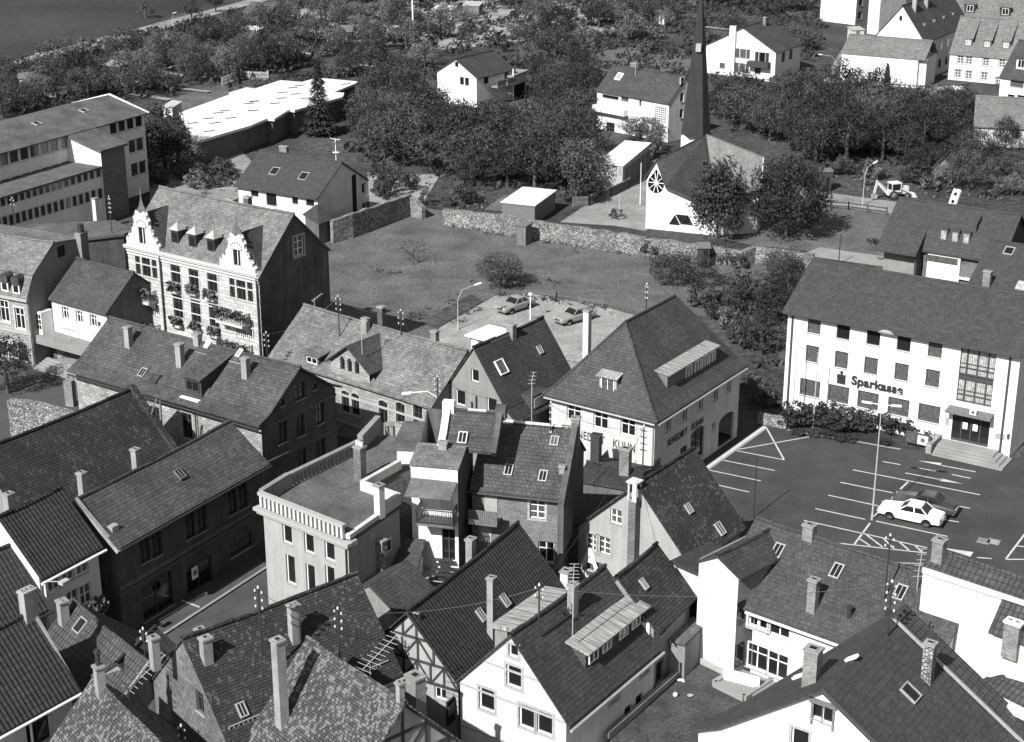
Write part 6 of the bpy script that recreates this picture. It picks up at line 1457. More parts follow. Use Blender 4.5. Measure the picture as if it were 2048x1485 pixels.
for x0, y0, x1, y1 in ((a0 - .4, -1.32, a1, -1.32), (a0 - .4, -1.32, a0 - .4, -.05), (a1 - .03, -1.32, a1 - .03, -.05)):
    b.bar((x0, y0, zb_ + .95), (x1, y1, zb_ + .95), .05); b.bar((x0, y0, zb_ + .1), (x1, y1, zb_ + .1), .04); n = max(3, int(math.hypot(x1 - x0, y1 - y0) / .13))
    for i in range(n + 1): b.bar((x0 + (x1 - x0) * i / n, y0 + (y1 - y0) * i / n, zb_ + .0), (x0 + (x1 - x0) * i / n, y0 + (y1 - y0) * i / n, zb_ + .95), .028)
    for i in range(n):
        if i % 2: b.bar((x0 + (x1 - x0) * i / n, y0 + (y1 - y0) * i / n, zb_ + .3), (x0 + (x1 - x0) * (i + 1) / n, y0 + (y1 - y0) * (i + 1) / n, zb_ + .75), .03)
h.part('railing', b, 'iron', o)
za = h.fr(q(9, 1300, 882))[1]; b = MB(); b.hexa([(.0 + .0, 0, za - .05), (h.L - .05, 0, za - .12), (h.L - .05, -1.7, za - .55), (.0, -1.7, za - .55)][::-1], [(.0, 0, za), (h.L - .05, 0, za - .05), (h.L - .05, -1.7, za - .5), (.0, -1.7, za - .5)][::-1]); h.part('awning', b, 'darkp')
b = MB(); b.box(h.L - 1.1, -.06, zb_, h.L - .35, .02, zb_ + 2.0); h.part('balcony_door', b, 'pale')
# terrace, steps and lean-to in the courtyard
h.boxp('terrace', -1.6, -3.6, 0, h.L + .4, -.02, ZK, 'concrete')
b = MB()
for i in range(6): b.box(h.L - 1.5 + .0, -.3 - .32 * (i + 1), ZK + .17 * (5 - i), h.L - .3, -.3 - .32 * i, ZK + .17 * (6 - i) - .1)
h.part('steps', b, 'iron')
c = h.fr(q(13, 1155, 150)); b = MB(); b.box(-.5, -2.2, ZK, .8, -.6, ZK + 1.1); o = h.part('lean_to', b, 'white'); b = MB(); b.hexa([(-.65, -2.35, ZK + 1.05), (.95, -2.35, ZK + 1.05), (.95, -.3, ZK + 2), (-.65, -.3, ZK + 2)], [(-.65, -2.35, ZK + 1.2), (.95, -2.35, ZK + 1.2), (.95, -.3, ZK + 2.15), (-.65, -.3, ZK + 2.15)]); h.part('lean_to_roof', b, 'slate', o)
b = MB(); b.bar((-1.5, -3.5, ZK + 1), (h.L + .3, -3.5, ZK + 1), .05)
for i in range(5): x = -1.4 + (h.L + 1.6) * i / 4; b.bar((x, -3.5, ZK), (x, -3.5, ZK + 1), .05)
h.part('handrail', b, 'steel')
# --- brick house with slate roof
h = House('brick_house', 'brick house with slate roof, white ridge coping and wooden veranda', q(9, 1648, 945), q(10, 440, 1015), 8.7)
BH = h; k = .8
for (x, y, w_, hh) in ((278, 1108, 1.0, 1.4), (342, 1430, 1.05, 1.5)): a, z = h.fr(q(10, x, y)); h.win('f', a, z - hh / 2, w_, hh, 'xg' if y < 1200 else 'x')
h.gable(q(10, 200, 470), k, 'slatediam', ov=.3, os_=(.1, .1)); h.walls('brickwall', h.tops, 'fl'); h.walls('soot_shade', h.tops, 'rb')
b = MB(); b.box(-.1, h.tr - .1, h.zr - .05, h.L, h.tr + .1, h.zr + .08); h.part('ridge_coping', b, 'white')
b = MB(); pts_ = [(-.5, h.z - .3), (.4, h.z + .6), (h.tr * .55, h.z + k * h.tr * .5 + .5), (h.tr - .1, h.zr + .55), (h.tr + .5, h.zr + .6)]
lo = [(h.L + .05, t_, 5.0) for t_, z_ in pts_]; 
for (t0_, z0_), (t1_, z1_) in zip(pts_[:-1], pts_[1:]): b.hexa([(h.L + .02, t0_, 5), (h.L + .4, t0_, 5), (h.L + .4, t1_, 5), (h.L + .02, t1_, 5)], [(h.L + .02, t0_, z0_), (h.L + .4, t0_, z0_), (h.L + .4, t1_, z1_), (h.L + .02, t1_, z1_)])
h.part('parapet_wall', b, 'soot_shade')
for x, y in ((65, 820), (320, 865)): h.roofwin(q(10, x, y), 0, h.z, k, .55, .8, st='zinc')
h.roofwin(q(10, 405, 605), 0, h.z, k, .55, .7, st='frameg', pane='curtain')
v = h.slope(q(10, 485, 850), 0, h.z, k); h.chim((h.L - .1, v.y, v.z), .4, .4, top=q(10, 0, 785)[1], mat='chimp')
h.chim((h.L + .2, h.tr, h.zr), .6, .5, top=q(10, 0, 425)[1], mat='chim', holes=2)
h.gutter('f', 'iron', .35, k=k)
a0, z0 = h.fr(q(9, 1610, 1080)); a1, z1 = h.fr(q(9, 1870, 1080)); b = MB(); zf_ = h.fr(q(9, 1700, 1160))[1] 
b = MB(); b.box(.1, -1.3, zf_, a1, 0, zf_ + .12)
for i in range(14): x = .1 + (a1 - .2) * i / 13; b.box(x, -1.3, zf_ + .12, x + .12, -1.26, zf_ + 1.0)
b.box(.1, -1.34, zf_ + .95, a1, -1.24, zf_ + 1.02); o = h.part('wooden_balcony', b, 'wood')
b = MB(); b.box(a1 * .42, -.04, zf_ + .1, a1 * .85, .02, zf_ + 2.1); h.part('door', b, 'frameg')
a, z = h.fr(q(9, 1760, 1290)); b = MB(); b.box(a - .5, -.05, z - .6, a + .3, .02, z + .7); h.part('window', b, 'palewood')
# dark low roofs in the gap between brick house and grey stack house
h = House('gap_roof_house', 'low dark roof with a square brick stack in the gap below the shop lettering', q(10, 590, 890), q(10, 990, 960), 2.8); h.D = 7; h.walls('darkp'); h.slab([(-.2, 2.8), (2.0, 3.4), (7.2, 1.8)], -.2, h.L + .2, 's', 'tiledark'); h.chim((h.L * .72, 1.5, 3), .85, .8, top=q(10, 0, 655)[1], mat='chim', cap='concrete'); p = h.plane(q(10, 712, 738), 0, 0, 1, 3.3); h.chim((p.x, p.y, 3.3), .8, .7, zt=5.3, mat='darkwood', cap='darkwood', base=1.5)  # second chimney coloured near black for its shaded side
# --- grey gable house with tall brick stack
h = House('stack_gable_house', 'grey gable house with a tall brick chimney stack running up its front', q(10, 585, 1218), q(10, 1405, 1480), 5.6)
SG = h
a, z = h.fr(q(10, 860, 1165)); h.win('f', a, z - .5, .85, 1.0, 'xx'); 
for x, y in ((685, 1355), (772, 1375)): a, z = h.fr(q(10, x, y)); h.win('f', a, z - .65, .95, 1.25, 'xg')
a, z = h.fr(q(14, 695, 210)); h.win('f', a, z - .7, 1.5, 1.4, 'c')
h.gable_t(q(10, 1030, 905), 'lichen', far=q(10, 1255, 600), wall='grey', ov=.3, oe=.35)
a0, _ = h.fr(q(10, 990, 1200)); a1, _ = h.fr(q(10, 1040, 1200)); ac = (a0 + a1) / 2; h.chim((ac, -.35, 0), .62, .6, top=q(10, 0, 1035)[1], mat='brick', cap='chimp', base=0)
zt_ = top_h(h.world(ac, -.3), q(10, 0, 905)[1]); zb_ = top_h(h.world(ac, -.3), q(10, 0, 1035)[1]); b = MB()
for dx, dy in ((-.25, -.6), (.25, -.6), (-.25, -.1), (.25, -.1)): b.box(ac + dx - .06, dy - .06, zb_, ac + dx + .06, dy + .06, zt_)
b.box(ac - .4, -.75, zt_, ac + .4, .05, zt_ + .1); b.box(ac + .05, -.7, zb_, ac + .35, -.62, zt_); h.part('chimney_hood', b, 'porc')
for x, y in ((1400, 1105),): h.roofwin(q(10, x, y), h.sr, h.zr, -h.kr, .5, .7, axis='s', st='zinc')
h.roofwin(q(10, 1632, 1255), h.sr, h.zr, -h.kr, .6, .9, axis='s', st='frameg')
b = MB(); a, z = h.fr(q(14, 670, 110)); text('A', 1.9, h.root, (a - .62, -.05, z - .7), 0, 'frame', .04, name='sign_letter', bold=.06)
h.boxp('window_ledge', a - .6, -.2, z - .95, a + 1.3, 0, z - .85, 'trim')
# --- dark house with timber gable and pantiles
h = House('timber_gable_house', 'half-timbered gable house with large dark pantile roof in the lower centre', q(13, 1545, 1035), q(14, 448, 345), 4.6)
TG = h; h.gable(q(13, 1218, 470), 1.1, 'pantile', ov=.35, os_=(.35, .25))
for x, y in ((1412, 1110),): 
    a, z = h.sd(q(13, x, y), 0); h.win('l', a, z - .5, .75, 1.0, 'x')
a, z = h.sd(q(13, 1222, 560), 0); h.win('l', a, z - .35, .45, .6, 's'); a, z = h.sd(q(13, 1150, 1010), 0); h.win('l', a, z - .5, .8, 1.1, 'x')
h.walls('timberwall', h.tops, 'l'); h.walls('mid', h.tops, 'frb')
timber(h, 'l', h.tops['l'], 4.0, zs=(5.2, 6.6, 8.0), posts=7, w=.13)
h.roofwin(q(13, 1715, 540), 0, 4.6, 1.1, .5, .8, st='zinc'); h.roofwin(q(13, 1893, 432), 0, 4.6, 1.1, .5, .8, st='zinc')
v = h.slope(q(13, 1795, 720), 0, 4.6, 1.1); h.chim((v.x, v.y, v.z), .5, .45, top=q(13, 0, 258)[1], mat='chimp')
v = h.hz(q(9, 1725, 1440), h.zr); h.chim((v[0], h.tr + .6, h.zr - .8), .6, .5, top=q(9, 0, 1325)[1], mat='chimp'); h.chim((h.L + .5, h.tr - 3.2, 5.5), .7, .6, top=q(14, 0, 205)[1], mat='cream', base=0)
p = h.sd(q(13, 1515, 1235), -.1); b = MB(); b.box(-.9, p[0] - .05, p[1] - .7, -.1, p[0] + .05, p[1] + .8); o = h.part('shop_sign', b, 'darkwood'); b = MB(); b.box(-.8, p[0] - .07, p[1] - .1, -.2, p[0] - .05, p[1] + .5); h.part('sign_panel', b, 'frameg', o)
b = MB(); c = h.sd(q(13, 1225, 1080), -1.2)
# --- roof between
h = House('low_dark_roof_house', 'small house with smooth dark roof between the balustrade house and the timber gable', q(13, 885, 305), q(13, 1160, 130), 6.6, off=-3.6); h.z = 4.2; h.gable(None, .66, 'slate', D=7.2, os_=(.1, .1), ov=.3, wall='mid', ridge=False)
# --- white gable house with long dormer
h = House('white_gable_house', 'white gabled house with metal-roofed long dormer in the lower centre', q(14, 492, 1335), q(14, 1150, 785), 5.6)
WG = h; k = 1.12
h.gable(q(14, 82, 680), k, 'tiledark', ov=.35, os_=(.2, .1))
for t, x, y, w_, hh in ((14, 100, 808, .6, .75), (14, 103, 1000, .95, 1.3), (14, 200, 1300, 1.0, 1.4), (14, 330, 1345, 1.0, 1.35), (13, 1758, 1170, 1.0, 1.35)): a, z = h.sd(q(t, x, y), 0); h.win('l', a, z - hh / 2, w_, hh, 'os')
for x, y, w_, hh in ((850, 1100, .85, 1.4), (1075, 900, .85, 1.4)): a, z = h.fr(q(14, x, y)); h.win('f', a, z - hh / 2, w_, hh, 'oc')
for x, y in ((1035, 1185), (952, 1270)): a, z = h.fr(q(14, x, y)); h.win('f', a, z - .5, .8, 1.0, 'd')
h.walls('cream', h.tops)
b = MB()
for z in (5.5, 7.4, 2.9):
    w0 = 0 if z < 5.6 else (z - h.z) / k; b.box(-.05, w0, z, .0, h.D - w0, z + .12)
h.part('string_course', b, 'trim'); h.gutter('f', 'frameg', .42, k=k)
v = h.slope(q(14, 635, 975), 0, h.z, k); v1 = h.slope(q(14, 1060, 660), 0, h.z, k); zt_ = h.fr(q(14, 640, 845), v.y)[1]; ex = h.fr(q(14, 1075, 525), v.y)[0]
DBG.append(('dormer', v, v1, zt_, ex)); Ld = ex - v.x
h.shed_dormer(v.x, ex, v.y, v.z, zt_, k, 'slate', 'sheet', [v.x + Ld * f for f in (.12, .34, .62, .84)], .1, .78, .22, (h.z, k), ww=.9, ovf=.3)
# metal-roofed long dormer on the far slope, its roof seen over the ridge
b = MB(); x0_, x1_ = .5, h.L * .62; b.hexa([(x0_, h.tr + .1, h.zr - .3), (x1_, h.tr + .1, h.zr - .3), (x1_, h.tr + 1.7, h.zr - .5), (x0_, h.tr + 1.7, h.zr - .5)], [(x0_, h.tr + .1, h.zr - .02), (x1_, h.tr + .1, h.zr - .02), (x1_, h.tr + 1.7, h.zr - .25), (x0_, h.tr + 1.7, h.zr - .25)]); o = h.part('dormer', b, 'sheet')
b = MB(); b.box(x0_ + .2, h.tr + .8, h.zr - 2.2, x1_ - .2, h.tr + 1.6, h.zr - .55); b.build('dormer_wall', 'mid', o)
h.chim((h.hz(q(14, 605, 440), h.zr)[0], h.tr - .6, h.zr - .8), .55, .5, top=q(14, 0, 310)[1], mat='chimp')
# --- rear part with tiles
h = House('rear_tiled_house', 'narrow tiled rear house stepping up behind the white gable house', q(14, 1142, 655), q(14, 1412, 402), 6.6)
h.wins('f', [q(14, 1215, 625), q(14, 1262, 570)], .7, .9, 'x', line=False); a, z = h.fr(q(14, 1185, 960)); h.win('f', a, z - .7, .9, 1.4, 'd')
h.gable(q(14, 1150, 18), 1.05, 'barn', ov=.35, os_=(.1, .2), wall='mid')
h.roofwin(q(14, 1065, 310), 0, 6.6, 1.05, .4, .7, st='zinc')
b = MB(); b.box(h.L * .45, -1.0, 0, h.L + .3, -.02, 5.0); h.part('side_block', b, 'mid'); h.boxp('side_block_roof', h.L * .4, -1.1, 5.0, h.L + .4, -.02, 5.15, 'felt'); h.boxp('gable_strip', -.15, .2, 5.6, -.03, 1.4, 7.0, 'white')
# --- tower-like white block
Zt = 3.0
h = House('white_tower_house', 'tall blank white stair block with a small dark tiled roof beside the gravel terrace', q(14, 1448, 848), q(14, 1732, 985), Zt)
TW = h; pl = h.fr(q(14, 1480, 135)); pa = h.fr(q(14, 1622, 95)); pr_ = h.fr(q(14, 1768, 243)); h.D = h.hz(q(10, 1912, 1208), pa[1])[1] - .1
DBG.append(('tower', h.L, pl, pa, pr_, h.D)); h.z = pr_[1]
tp = [(0, pl[1] - .06), (pa[0], pa[1] - .08), (h.L, pr_[1] - .06)]
h.walls('white', dict(f=tp), 'fl', 0); h.walls('mid', dict(r=[(0, pr_[1] - .06), (h.D, pr_[1] - .06)], b=tp), 'rb')  # right and back: shade put into a greyer render than the white faces
kr_ = (pa[1] - pr_[1]) / (h.L - pa[0]); h.slab([(-.1, pl[1] - .02), (pa[0], pa[1]), (h.L + .25, pr_[1] - .25 * kr_)], -.12, h.D + .1, 't', 'tiledark')
# right wall windows in shade
for t, x, y in ((14, 1770, 830), (14, 1785, 520)): a, z = h.sd(q(t, x, y), h.L); b = MB(); b.box(h.L, a - .35, z - .7, h.L + .04, a + .35, z + .7); h.part('window', b, 'pane')
b = MB(); a = h.fr(q(14, 1455, 400))[0]; b.box(-2.2, .6, 0, -.02, 3.6, pl[1] - 1.2); h.part('side_wing', b, 'pale'); h.boxp('side_wing_roof', -2.4, .3, pl[1] - 1.2, 0, 3.9, pl[1] - 1.0, 'tiledark'); b = MB(); b.box(-2.1, .55, 4.4, -1.3, .6, 6.4); b.box(-1.0, .55, 3.6, -.35, .6, 6.4); h.part('glazed_door', b, 'pane')
b = MB(); b.bar((-.1, -.06, Zt - .1), (h.L + .1, -.06, Zt - .1), .2, .5); h.part('plinth', b, 'trim')
# --- wide dark roof, white wall
h = House('wide_roofed_house', 'white house with wide dark tiled roof bordering the car park', q(15, 0, 482), q(15, 1330, 957), 7.2)
WR = h; k = .72
for x, y in ((35, 572), (188, 628)): a, z = h.fr(q(15, x, y)); h.win('f', a, z - .65, 1.3, 1.3, 'ol')
for x, y in ((18, 850), (170, 912)): a, z = h.fr(q(15, x, y)); h.win('f', a, z - .85, 1.35, 1.6, 'x')
for x, y in ((565, 705), (635, 735)): a, z = h.fr(q(15, x, y)); h.win('f', a, z - .25, .8, .5, 'd')
v0 = h.slope(q(15, 640, 15), 0, 7.2, k); h.gable(q(11, 560, 1343), k, 'tilemid', ov=.4, os_=(2.6, .2)); 
a, z = h.fr(q(14, 1910, 560)); h.win('f', a, z - .65, 1.4, 1.3, 'ol'); h.walls('white', h.tops)
DBG.append(('wr', v0))
h.gutter('f', 'frame', .45, k=k)
for (t, x, y) in ((11, 178, 1420), (15, 615, 215), (15, 1088, 375)): h.roofwin(q(t, x, y), 0, 7.2, k, .62, .95, st='frameg')
v = h.slope(q(15, 430, 520), 0, 7.2, k); h.chim((v.x, v.y, v.z), .6, .55, top=q(15, 0, 272)[1], mat='chim')
v = h.hz(q(11, 355, 1340), h.zr); h.chim((v[0], h.tr - .1, h.zr), .75, .6, top=q(11, 0, 1220)[1], mat='chim')
for x, y in ((705, 570), (985, 595)): v = h.slope(q(15, x, y), 0, 7.2, k); b = MB(); b.tube((v.x, v.y, v.z - .1), (v.x, v.y, v.z + .65), .14, .14, 10); b.tube((v.x, v.y, v.z + .65), (v.x, v.y, v.z + .8), .19, .19, 10); h.part('flue', b, 'iron')
b = MB(); a, z = h.fr(q(15, 285, 895)); b.tube((a, -.3, z), (a, 0, z), .3, .3, 12); h.part('satellite_vent', b, 'iron') if 0 else None
h.boxp('balcony_slab', -1.0, -2.0, 2.75, 6.5, -.02, 3.0, 'concrete')
# --- big white wall at right
ZW = 11.6
h = House('white_wall_house', 'house with a huge blank white wall and brown tiles at the right edge', q(15, 1258, 195), q(15, 2150, 490), ZW)
h.gable(q(15, 1375, 55), .75, 'pantile2', ov=.12, os_=(.1, .2), wall='white')
b = MB(); b.box(0, -.16, ZW - .2, h.L, -.0, ZW + .1); h.part('coping', b, 'cream')
v = h.hz(q(11, 1340, 1440), h.zr); h.chim((.5, h.tr - .4, h.zr - .4), .7, .6, top=q(11, 0, 1330)[1], mat='chim', holes=1)
sx_ = h.fr(q(15, 1868, 402))[0]; kw = 1.0; pw = h.plane(q(15, 1745, 620), 0, -kw, 1, ZW); DBG.append(('wing', sx_, pw)); tw_ = pw.y; zw_ = pw.z
h.slab([(tw_ - .2, zw_ - .2 * kw), (.0, ZW + .02)], sx_ - .1, h.L + 1, 's', 'pantile2', ridge=False, name='wing_roof')
b = MB(); b.box(sx_ + .1, tw_, 0, h.L + .8, -.03, zw_ - .2); h.part('wing_wall', b, 'cream')
v = h.plane(q(15, 1920, 700), 0, -kw, 1, ZW); h.chim((v.x, v.y, v.z), .95, .6, top=q(15, 0, 585)[1], mat='chim', cap='frame', holes=2)
# --- big house at the bottom right
h = House('big_gable_house', 'large white gabled house with smooth dark roof filling the bottom right', q(14, 1475, 1412), (1935, 1660), 6.2)
BG_ = h
for x, y in ((465, 1245), (545, 1280)): a, z = h.fr(q(15, x, y)); h.win('f', a, z - .5, .6, .95, 's')
a, z = h.fr(q(15, 340, 1470)); h.win('f', a, z - .7, .9, 1.3, 'os')
h.gable_t(q(15, 522, 1078), 'modern', far=q(15, 1325, 522), ov=.3, oe=.3, kick=1.2, ridge=False, cut=True)
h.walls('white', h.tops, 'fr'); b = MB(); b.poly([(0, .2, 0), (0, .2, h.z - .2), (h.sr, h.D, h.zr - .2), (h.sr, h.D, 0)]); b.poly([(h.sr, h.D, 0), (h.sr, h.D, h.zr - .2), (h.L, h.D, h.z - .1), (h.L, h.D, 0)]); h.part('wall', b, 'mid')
b = MB(); a0, z0 = h.fr(q(15, 432, 1165)); a1, _ = h.fr(q(15, 575, 1215)); b.box(a0 - .1, -.15, z0 - .1, a1 + .3, 0, z0 + .12); b.box(a0, -.05, z0 - 1.35, a0 + .12, 0, z0 - .1); b.box(a1 + .1, -.05, z0 - 1.35, a1 + .22, 0, z0 - .1); h.part('window_surround', b, 'wood')
kl = h.kl
v = h.slope_s(q(15, 425, 1040), 0, h.z, kl); h.chim((v.x, v.y, v.z), .85, .75, top=q(15, 0, 785)[1], mat='chim')
v = h.slope_s(q(15, 1285, 1020), h.sr, h.zr, -h.kr); h.chim((v.x, v.y, v.z), .6, .55, top=q(15, 0, 742)[1], mat='rubblelight', cap='concrete')
h.roofwin(q(15, 1160, 1120), h.sr, h.zr, -h.kr, .9, 1.0, axis='s', st='zinc')
h.roofwin(q(15, 335, 1000), 0, h.z, kl, .3, .7, axis='s', st='frame', pane='frame'); h.roofwin(q(15, 730, 865), 0, h.z, kl, .3, .7, axis='s', st='frame', pane='frame')
b = MB(); b.bar((h.sr, -.3, h.zr + .02), (h.L - 1.2, -.3, h.z + 1.2 * h.kr + .02), .1, .25); h.part('verge_board', b, 'framed')
b = MB(); b.bar((h.sr + .15, h.D - 1.6, h.zr + .12), (h.L, h.D - 1.6, h.z + .25), .12, .14); h.part('roof_seam', b, 'zinc')
sl2 = h.slab([(h.sr - .02, h.zr + .06), (h.L + .35, h.z - .35 * h.kr + .06)], h.D - 1.5, h.D + .3, 't', 'pantile2', ridge=False, name='tiled_strip')
# --- corner block
h = House('corner_block', 'white corner block with shallow hipped roof and pale fascia in the bottom right corner', q(15, 1600, 1088), q(15, 2300, 1440), 7.0); h.D = 8
h.walls('white'); b = MB(); b.box(-.35, -.35, 7.0, h.L + .3, 8.3, 7.3); h.part('fascia', b, 'frame'); hip(h, -.3, -.3, h.L + .3, 8.3, 7.32, (h.L / 2, 3.5, 8.6), (h.L / 2, 4.8, 8.6), 'pantile2', kick=0.0, ridge=True)
h.pipe('f', 1.0, 7, 'frame') if 0 else None
h = House('grey_lean_roof', 'narrow grey roof strip between the big dark roof and the blank white wall', q(15, 1500, 985), q(15, 1640, 1040), 4.5); h.D = 9; h.walls('mid'); h.slab([(-.2, 4.5), (9, 5.6)], -.5, h.L, 's', 'felt', ridge=False)
# --- gravel roof terrace
ZT = 2.9; pts = [q(14, 805, 1445), q(14, 1448, 855), q(14, 1720, 975), q(14, 1590, 1055), q(14, 1812, 1165), q(14, 2050, 1010), (1700, 1500), (1500, 1640), (1180, 1620)]
Wp = [BP(p, ZT) for p in pts]; c = V3(Wp[0].x, Wp[0].y, 0); o = empty('roof_terrace', c, 0, 'flat gravel roof with pale parapet between the white gable house and the big dark roof', 'roof terrace')
L_ = [V3(*(p - c).xy, 0) for p in Wp]; ar = sum(L_[i].x * L_[(i + 1) % 9].y - L_[(i + 1) % 9].x * L_[i].y for i in range(9)); L_ = L_ if ar > 0 else L_[::-1]
b = MB(); b.hexa(L_, [p + V3(0, 0, ZT - .3) for p in L_]); b.build('wall', 'pale', o); b = MB(); b.hexa([p + V3(0, 0, ZT - .3) for p in L_], [p + V3(0, 0, ZT - .1) for p in L_]); b.build('gravel_bed', 'gravelroof', o)
b = MB(); WL = [V3(*(p - c).xy, 0) for p in Wp]
for i in (0, 1, 2, 3, 4): b.bar(WL[i] + V3(0, 0, ZT + .05), WL[i + 1] + V3(0, 0, ZT + .05), .3, .35)
b.build('parapet', 'concrete', o)
for x, y, s_, nm, mm, lb in ((1345, 1020, .22, 'paper_scrap', 'frame', 'white crumpled sheet lying on the gravel roof'), (1302, 1138, .15, 'ball', 'porc', 'white ball lying on the gravel roof'), (1415, 1135, .16, 'cloth', 'palewood', 'pale rag lying on the gravel roof right of the ball')):
    p = BP(q(14, x, y), ZT); b = MB()
    if nm == 'ball': b.lathe([(s_ * math.sin(math.pi * i / 6) + (0), -s_ * math.cos(math.pi * i / 6) + s_) for i in range(7)], 10)
    else:
        rd = random.Random(x); n = 7; P = [V3(s_ * rd.uniform(.7, 1.4) * math.cos(2 * math.pi * i / n), s_ * rd.uniform(.5, 1.2) * math.sin(2 * math.pi * i / n), rd.uniform(.02, .1)) for i in range(n)]
        b.hexa([p_ * .9 - V3(0, 0, .02) for p_ in P], [p_ + V3(0, 0, .03) for p_ in P])
    ob = b.build(nm, mm, None, (p.x, p.y, ZT - .09)); tag(ob, lb, nm.replace('_', ' '))
b = MB(); p = h.hz(q(15, 0, 0), 3); 
p = BP(q(14, 1790, 1060), ZT); b = MB(); b.box(-1.1, -.05, 0, 1.1, .05, .9); ob = b.build('windscreen_board', 'white', None, (p.x, p.y, ZT - .1)); ob.rotation_euler = (0, 0, R(-28)); tag(ob, 'white board standing upright at the foot of the white stair block', 'board')
# --- central dark house with slate-hung gable
h = House('slate_hung_house', 'old house with speckled tile roof and slate-hung left gable above the street', q(12, 1690, 1495), q(13, 1085, 962), 5.4)
SH = h; k = 1.1
h.gable(q(13, 745, 245), k, 'lichen', ov=.35, os_=(.1, .25)); DBG.append(('sh ridge left', proj(h.world(0, h.tr, h.zr)), 'want', q(12, 1430, 770)))
a, z = h.sd(q(12, 1485, 1190), 0); h.win('l', a, z - .65, .8, 1.3, 'dk'); h.walls('slatelight', h.tops, 'l'); h.walls('mid', h.tops, 'frb')
for (t, x, y, yt, n_) in ((12, 1350, 880, 700, 1), (12, 1540, 910, 705, 1), (12, 1590, 715, 640, 1), (13, 335, 750, 460, 2)):
    v = h.hz(q(t, x, y), h.zr); v2 = h.slope(q(t, x, y), 0, 5.4, k)
    if t == 13 or y > 900: h.chim((v2.x, v2.y, v2.z), .62, .5, top=q(t, 0, yt)[1], mat='chimp', holes=n_)
    else: h.chim((v[0], h.tr + (.3 if y < 800 else .9), h.zr - .6), .5, .5, top=q(t, 0, yt)[1], mat='chimp', holes=n_)
h.roofwin(q(12, 1795, 1245), 0, 5.4, k, .5, .8, st='zinc')
b = MB(); v0 = h.slope(q(12, 1700, 1425), 0, 5.4, k)
n = int((h.L - .6) / .28); zz = h.z + k * .25
for i in range(n): x = .3 + i * .28; b.bar((x, .25, zz + .05), (x, .25, zz + .45), .05)
b.bar((.3, .25, zz + .45), (h.L - .3, .25, zz + .45), .05); b.bar((.3, .25, zz + .1), (h.L - .3, .25, zz + .1), .05); h.part('snow_guard', b, 'palewood'); h.gutter('f', 'frameg', .42, k=k)
v = h.slope(q(13, 1010, 930), 0, 5.4, k)
b = MB(); b.box(h.L - 2.2, -.9, 3.4, h.L - .1, .0, 5.0); o = h.part('bay', b, 'cream'); b = MB(); b.box(h.L - 1.6, -.94, 3.7, h.L - .7, -.9, 4.7); b.build('window', 'pane', o)
# timber gable fragment left of it, belonging to the house behind
# --- light tile roof in front with timber gable
h = House('lichen_roof_house', 'old house with large pale lichen-covered roof and timber gable at the bottom centre', q(13, 430, 712), q(13, 1125, 1165), 9.6, off=-6.2)
h.z = 3.0; LR = h; kk = 6.6 / 6.2; h.gable(None, kk, 'lichen2', D=12.4, os_=(.1, .35), ov=.3)
h.walls('timberwall', h.tops, 'r'); h.walls('mid', h.tops, 'flb'); timber(h, 'r', h.tops['r'], 3.0, zs=(4.6, 6.2, 7.7), posts=9, w=.15)
a, z = h.sd(q(13, 1150, 1470), h.L)
v = h.slope(q(13, 240, 1330), h.tr, h.zr, kk); h.chim((v.x, v.y, v.z), .62, .6, top=q(13, 0, 720)[1], mat='chimp', cap='chimp', holes=1)
v = h.hz(q(13, 1085, 1130), h.zr); h.chim((h.L - .1, h.tr, h.zr), .35, .35, zt=h.zr + .9, mat='chimp')
p = h.plane(q(13, 1228, 985), 0, 0, 1, 7.6); h.chim((p.x, p.y, 5), 1.0, .8, zt=7.6, mat='chim', cap='chimp', base=4.2); h.boxp('chimney_base', p.x - 1, p.y - 1, 0, p.x + 1, p.y + 1, 4.25, 'soot_shade')
# dark timber gable between the small pantiled house and the slate-hung gable
h = House('dark_timber_house', 'shaded half-timbered gable squeezed between two old roofs above the alley', q(12, 1010, 1010), q(12, 1225, 805), 5.6); h.D = 2.2
tp = [(0, 5.5), (1.1, 6.3), (2.2, 5.5)]
h.slab([(-.2, 5.4), (1.1, 6.4), (2.4, 5.4)], -.1, h.L + 1.0, 's', 'tiledark'); h.walls('mid', dict(l=tp, r=tp), 'frbl')
b = MB()
for i in range(4): x = .1 + (h.L - .2) * i / 3; b.bar((x, -.04, 1.2), (x, -.04, 5.4), .16, .08)
for z in (1.6, 3.2, 4.6): b.bar((0, -.05, z), (h.L, -.05, z), .08, .16)
b.bar((.3, -.05, 3.2), (1.4, -.05, 4.6), .08, .14); h.part('timber_frame', b, 'darkwood')
# ================================================================ STREET FURNITURE
def slabpx(name, pts, z0, z1, mat, label=None):
    b = MB(); P = [BP(p, z1) for p in pts]; ar = sum(P[i].x * P[(i + 1) % len(P)].y - P[(i + 1) % len(P)].x * P[i].y for i in range(len(P)))
    if ar < 0: P = P[::-1]
    b.hexa([V3(p.x, p.y, z0) for p in P], [V3(p.x, p.y, z1) for p in P]); return struct(name, b, mat)
poly_ground('garden_bed', [q(5, 1255, 1060), q(5, 1640, 850), q(5, 1730, 900), q(5, 1400, 1095)], .074, 'rough')
slabpx('pavement', [q(12, 1020, 795), q(12, 1590, 425), q(12, 1990, 165), q(9, -60, 1380), q(12, 1560, 60), q(12, 780, 620), q(12, 880, 800)], -.1, .11, 'concrete' if 0 else 'street')
b = MB(); strip(b, q(12, 1010, 812), q(12, 1995, 172), .22, .125); struct('kerbstones', b, 'concrete')
b = MB(); strip(b, q(12, 1335, 425), q(12, 1482, 482), .15, .118); struct('pavement_line', b, 'white_line')
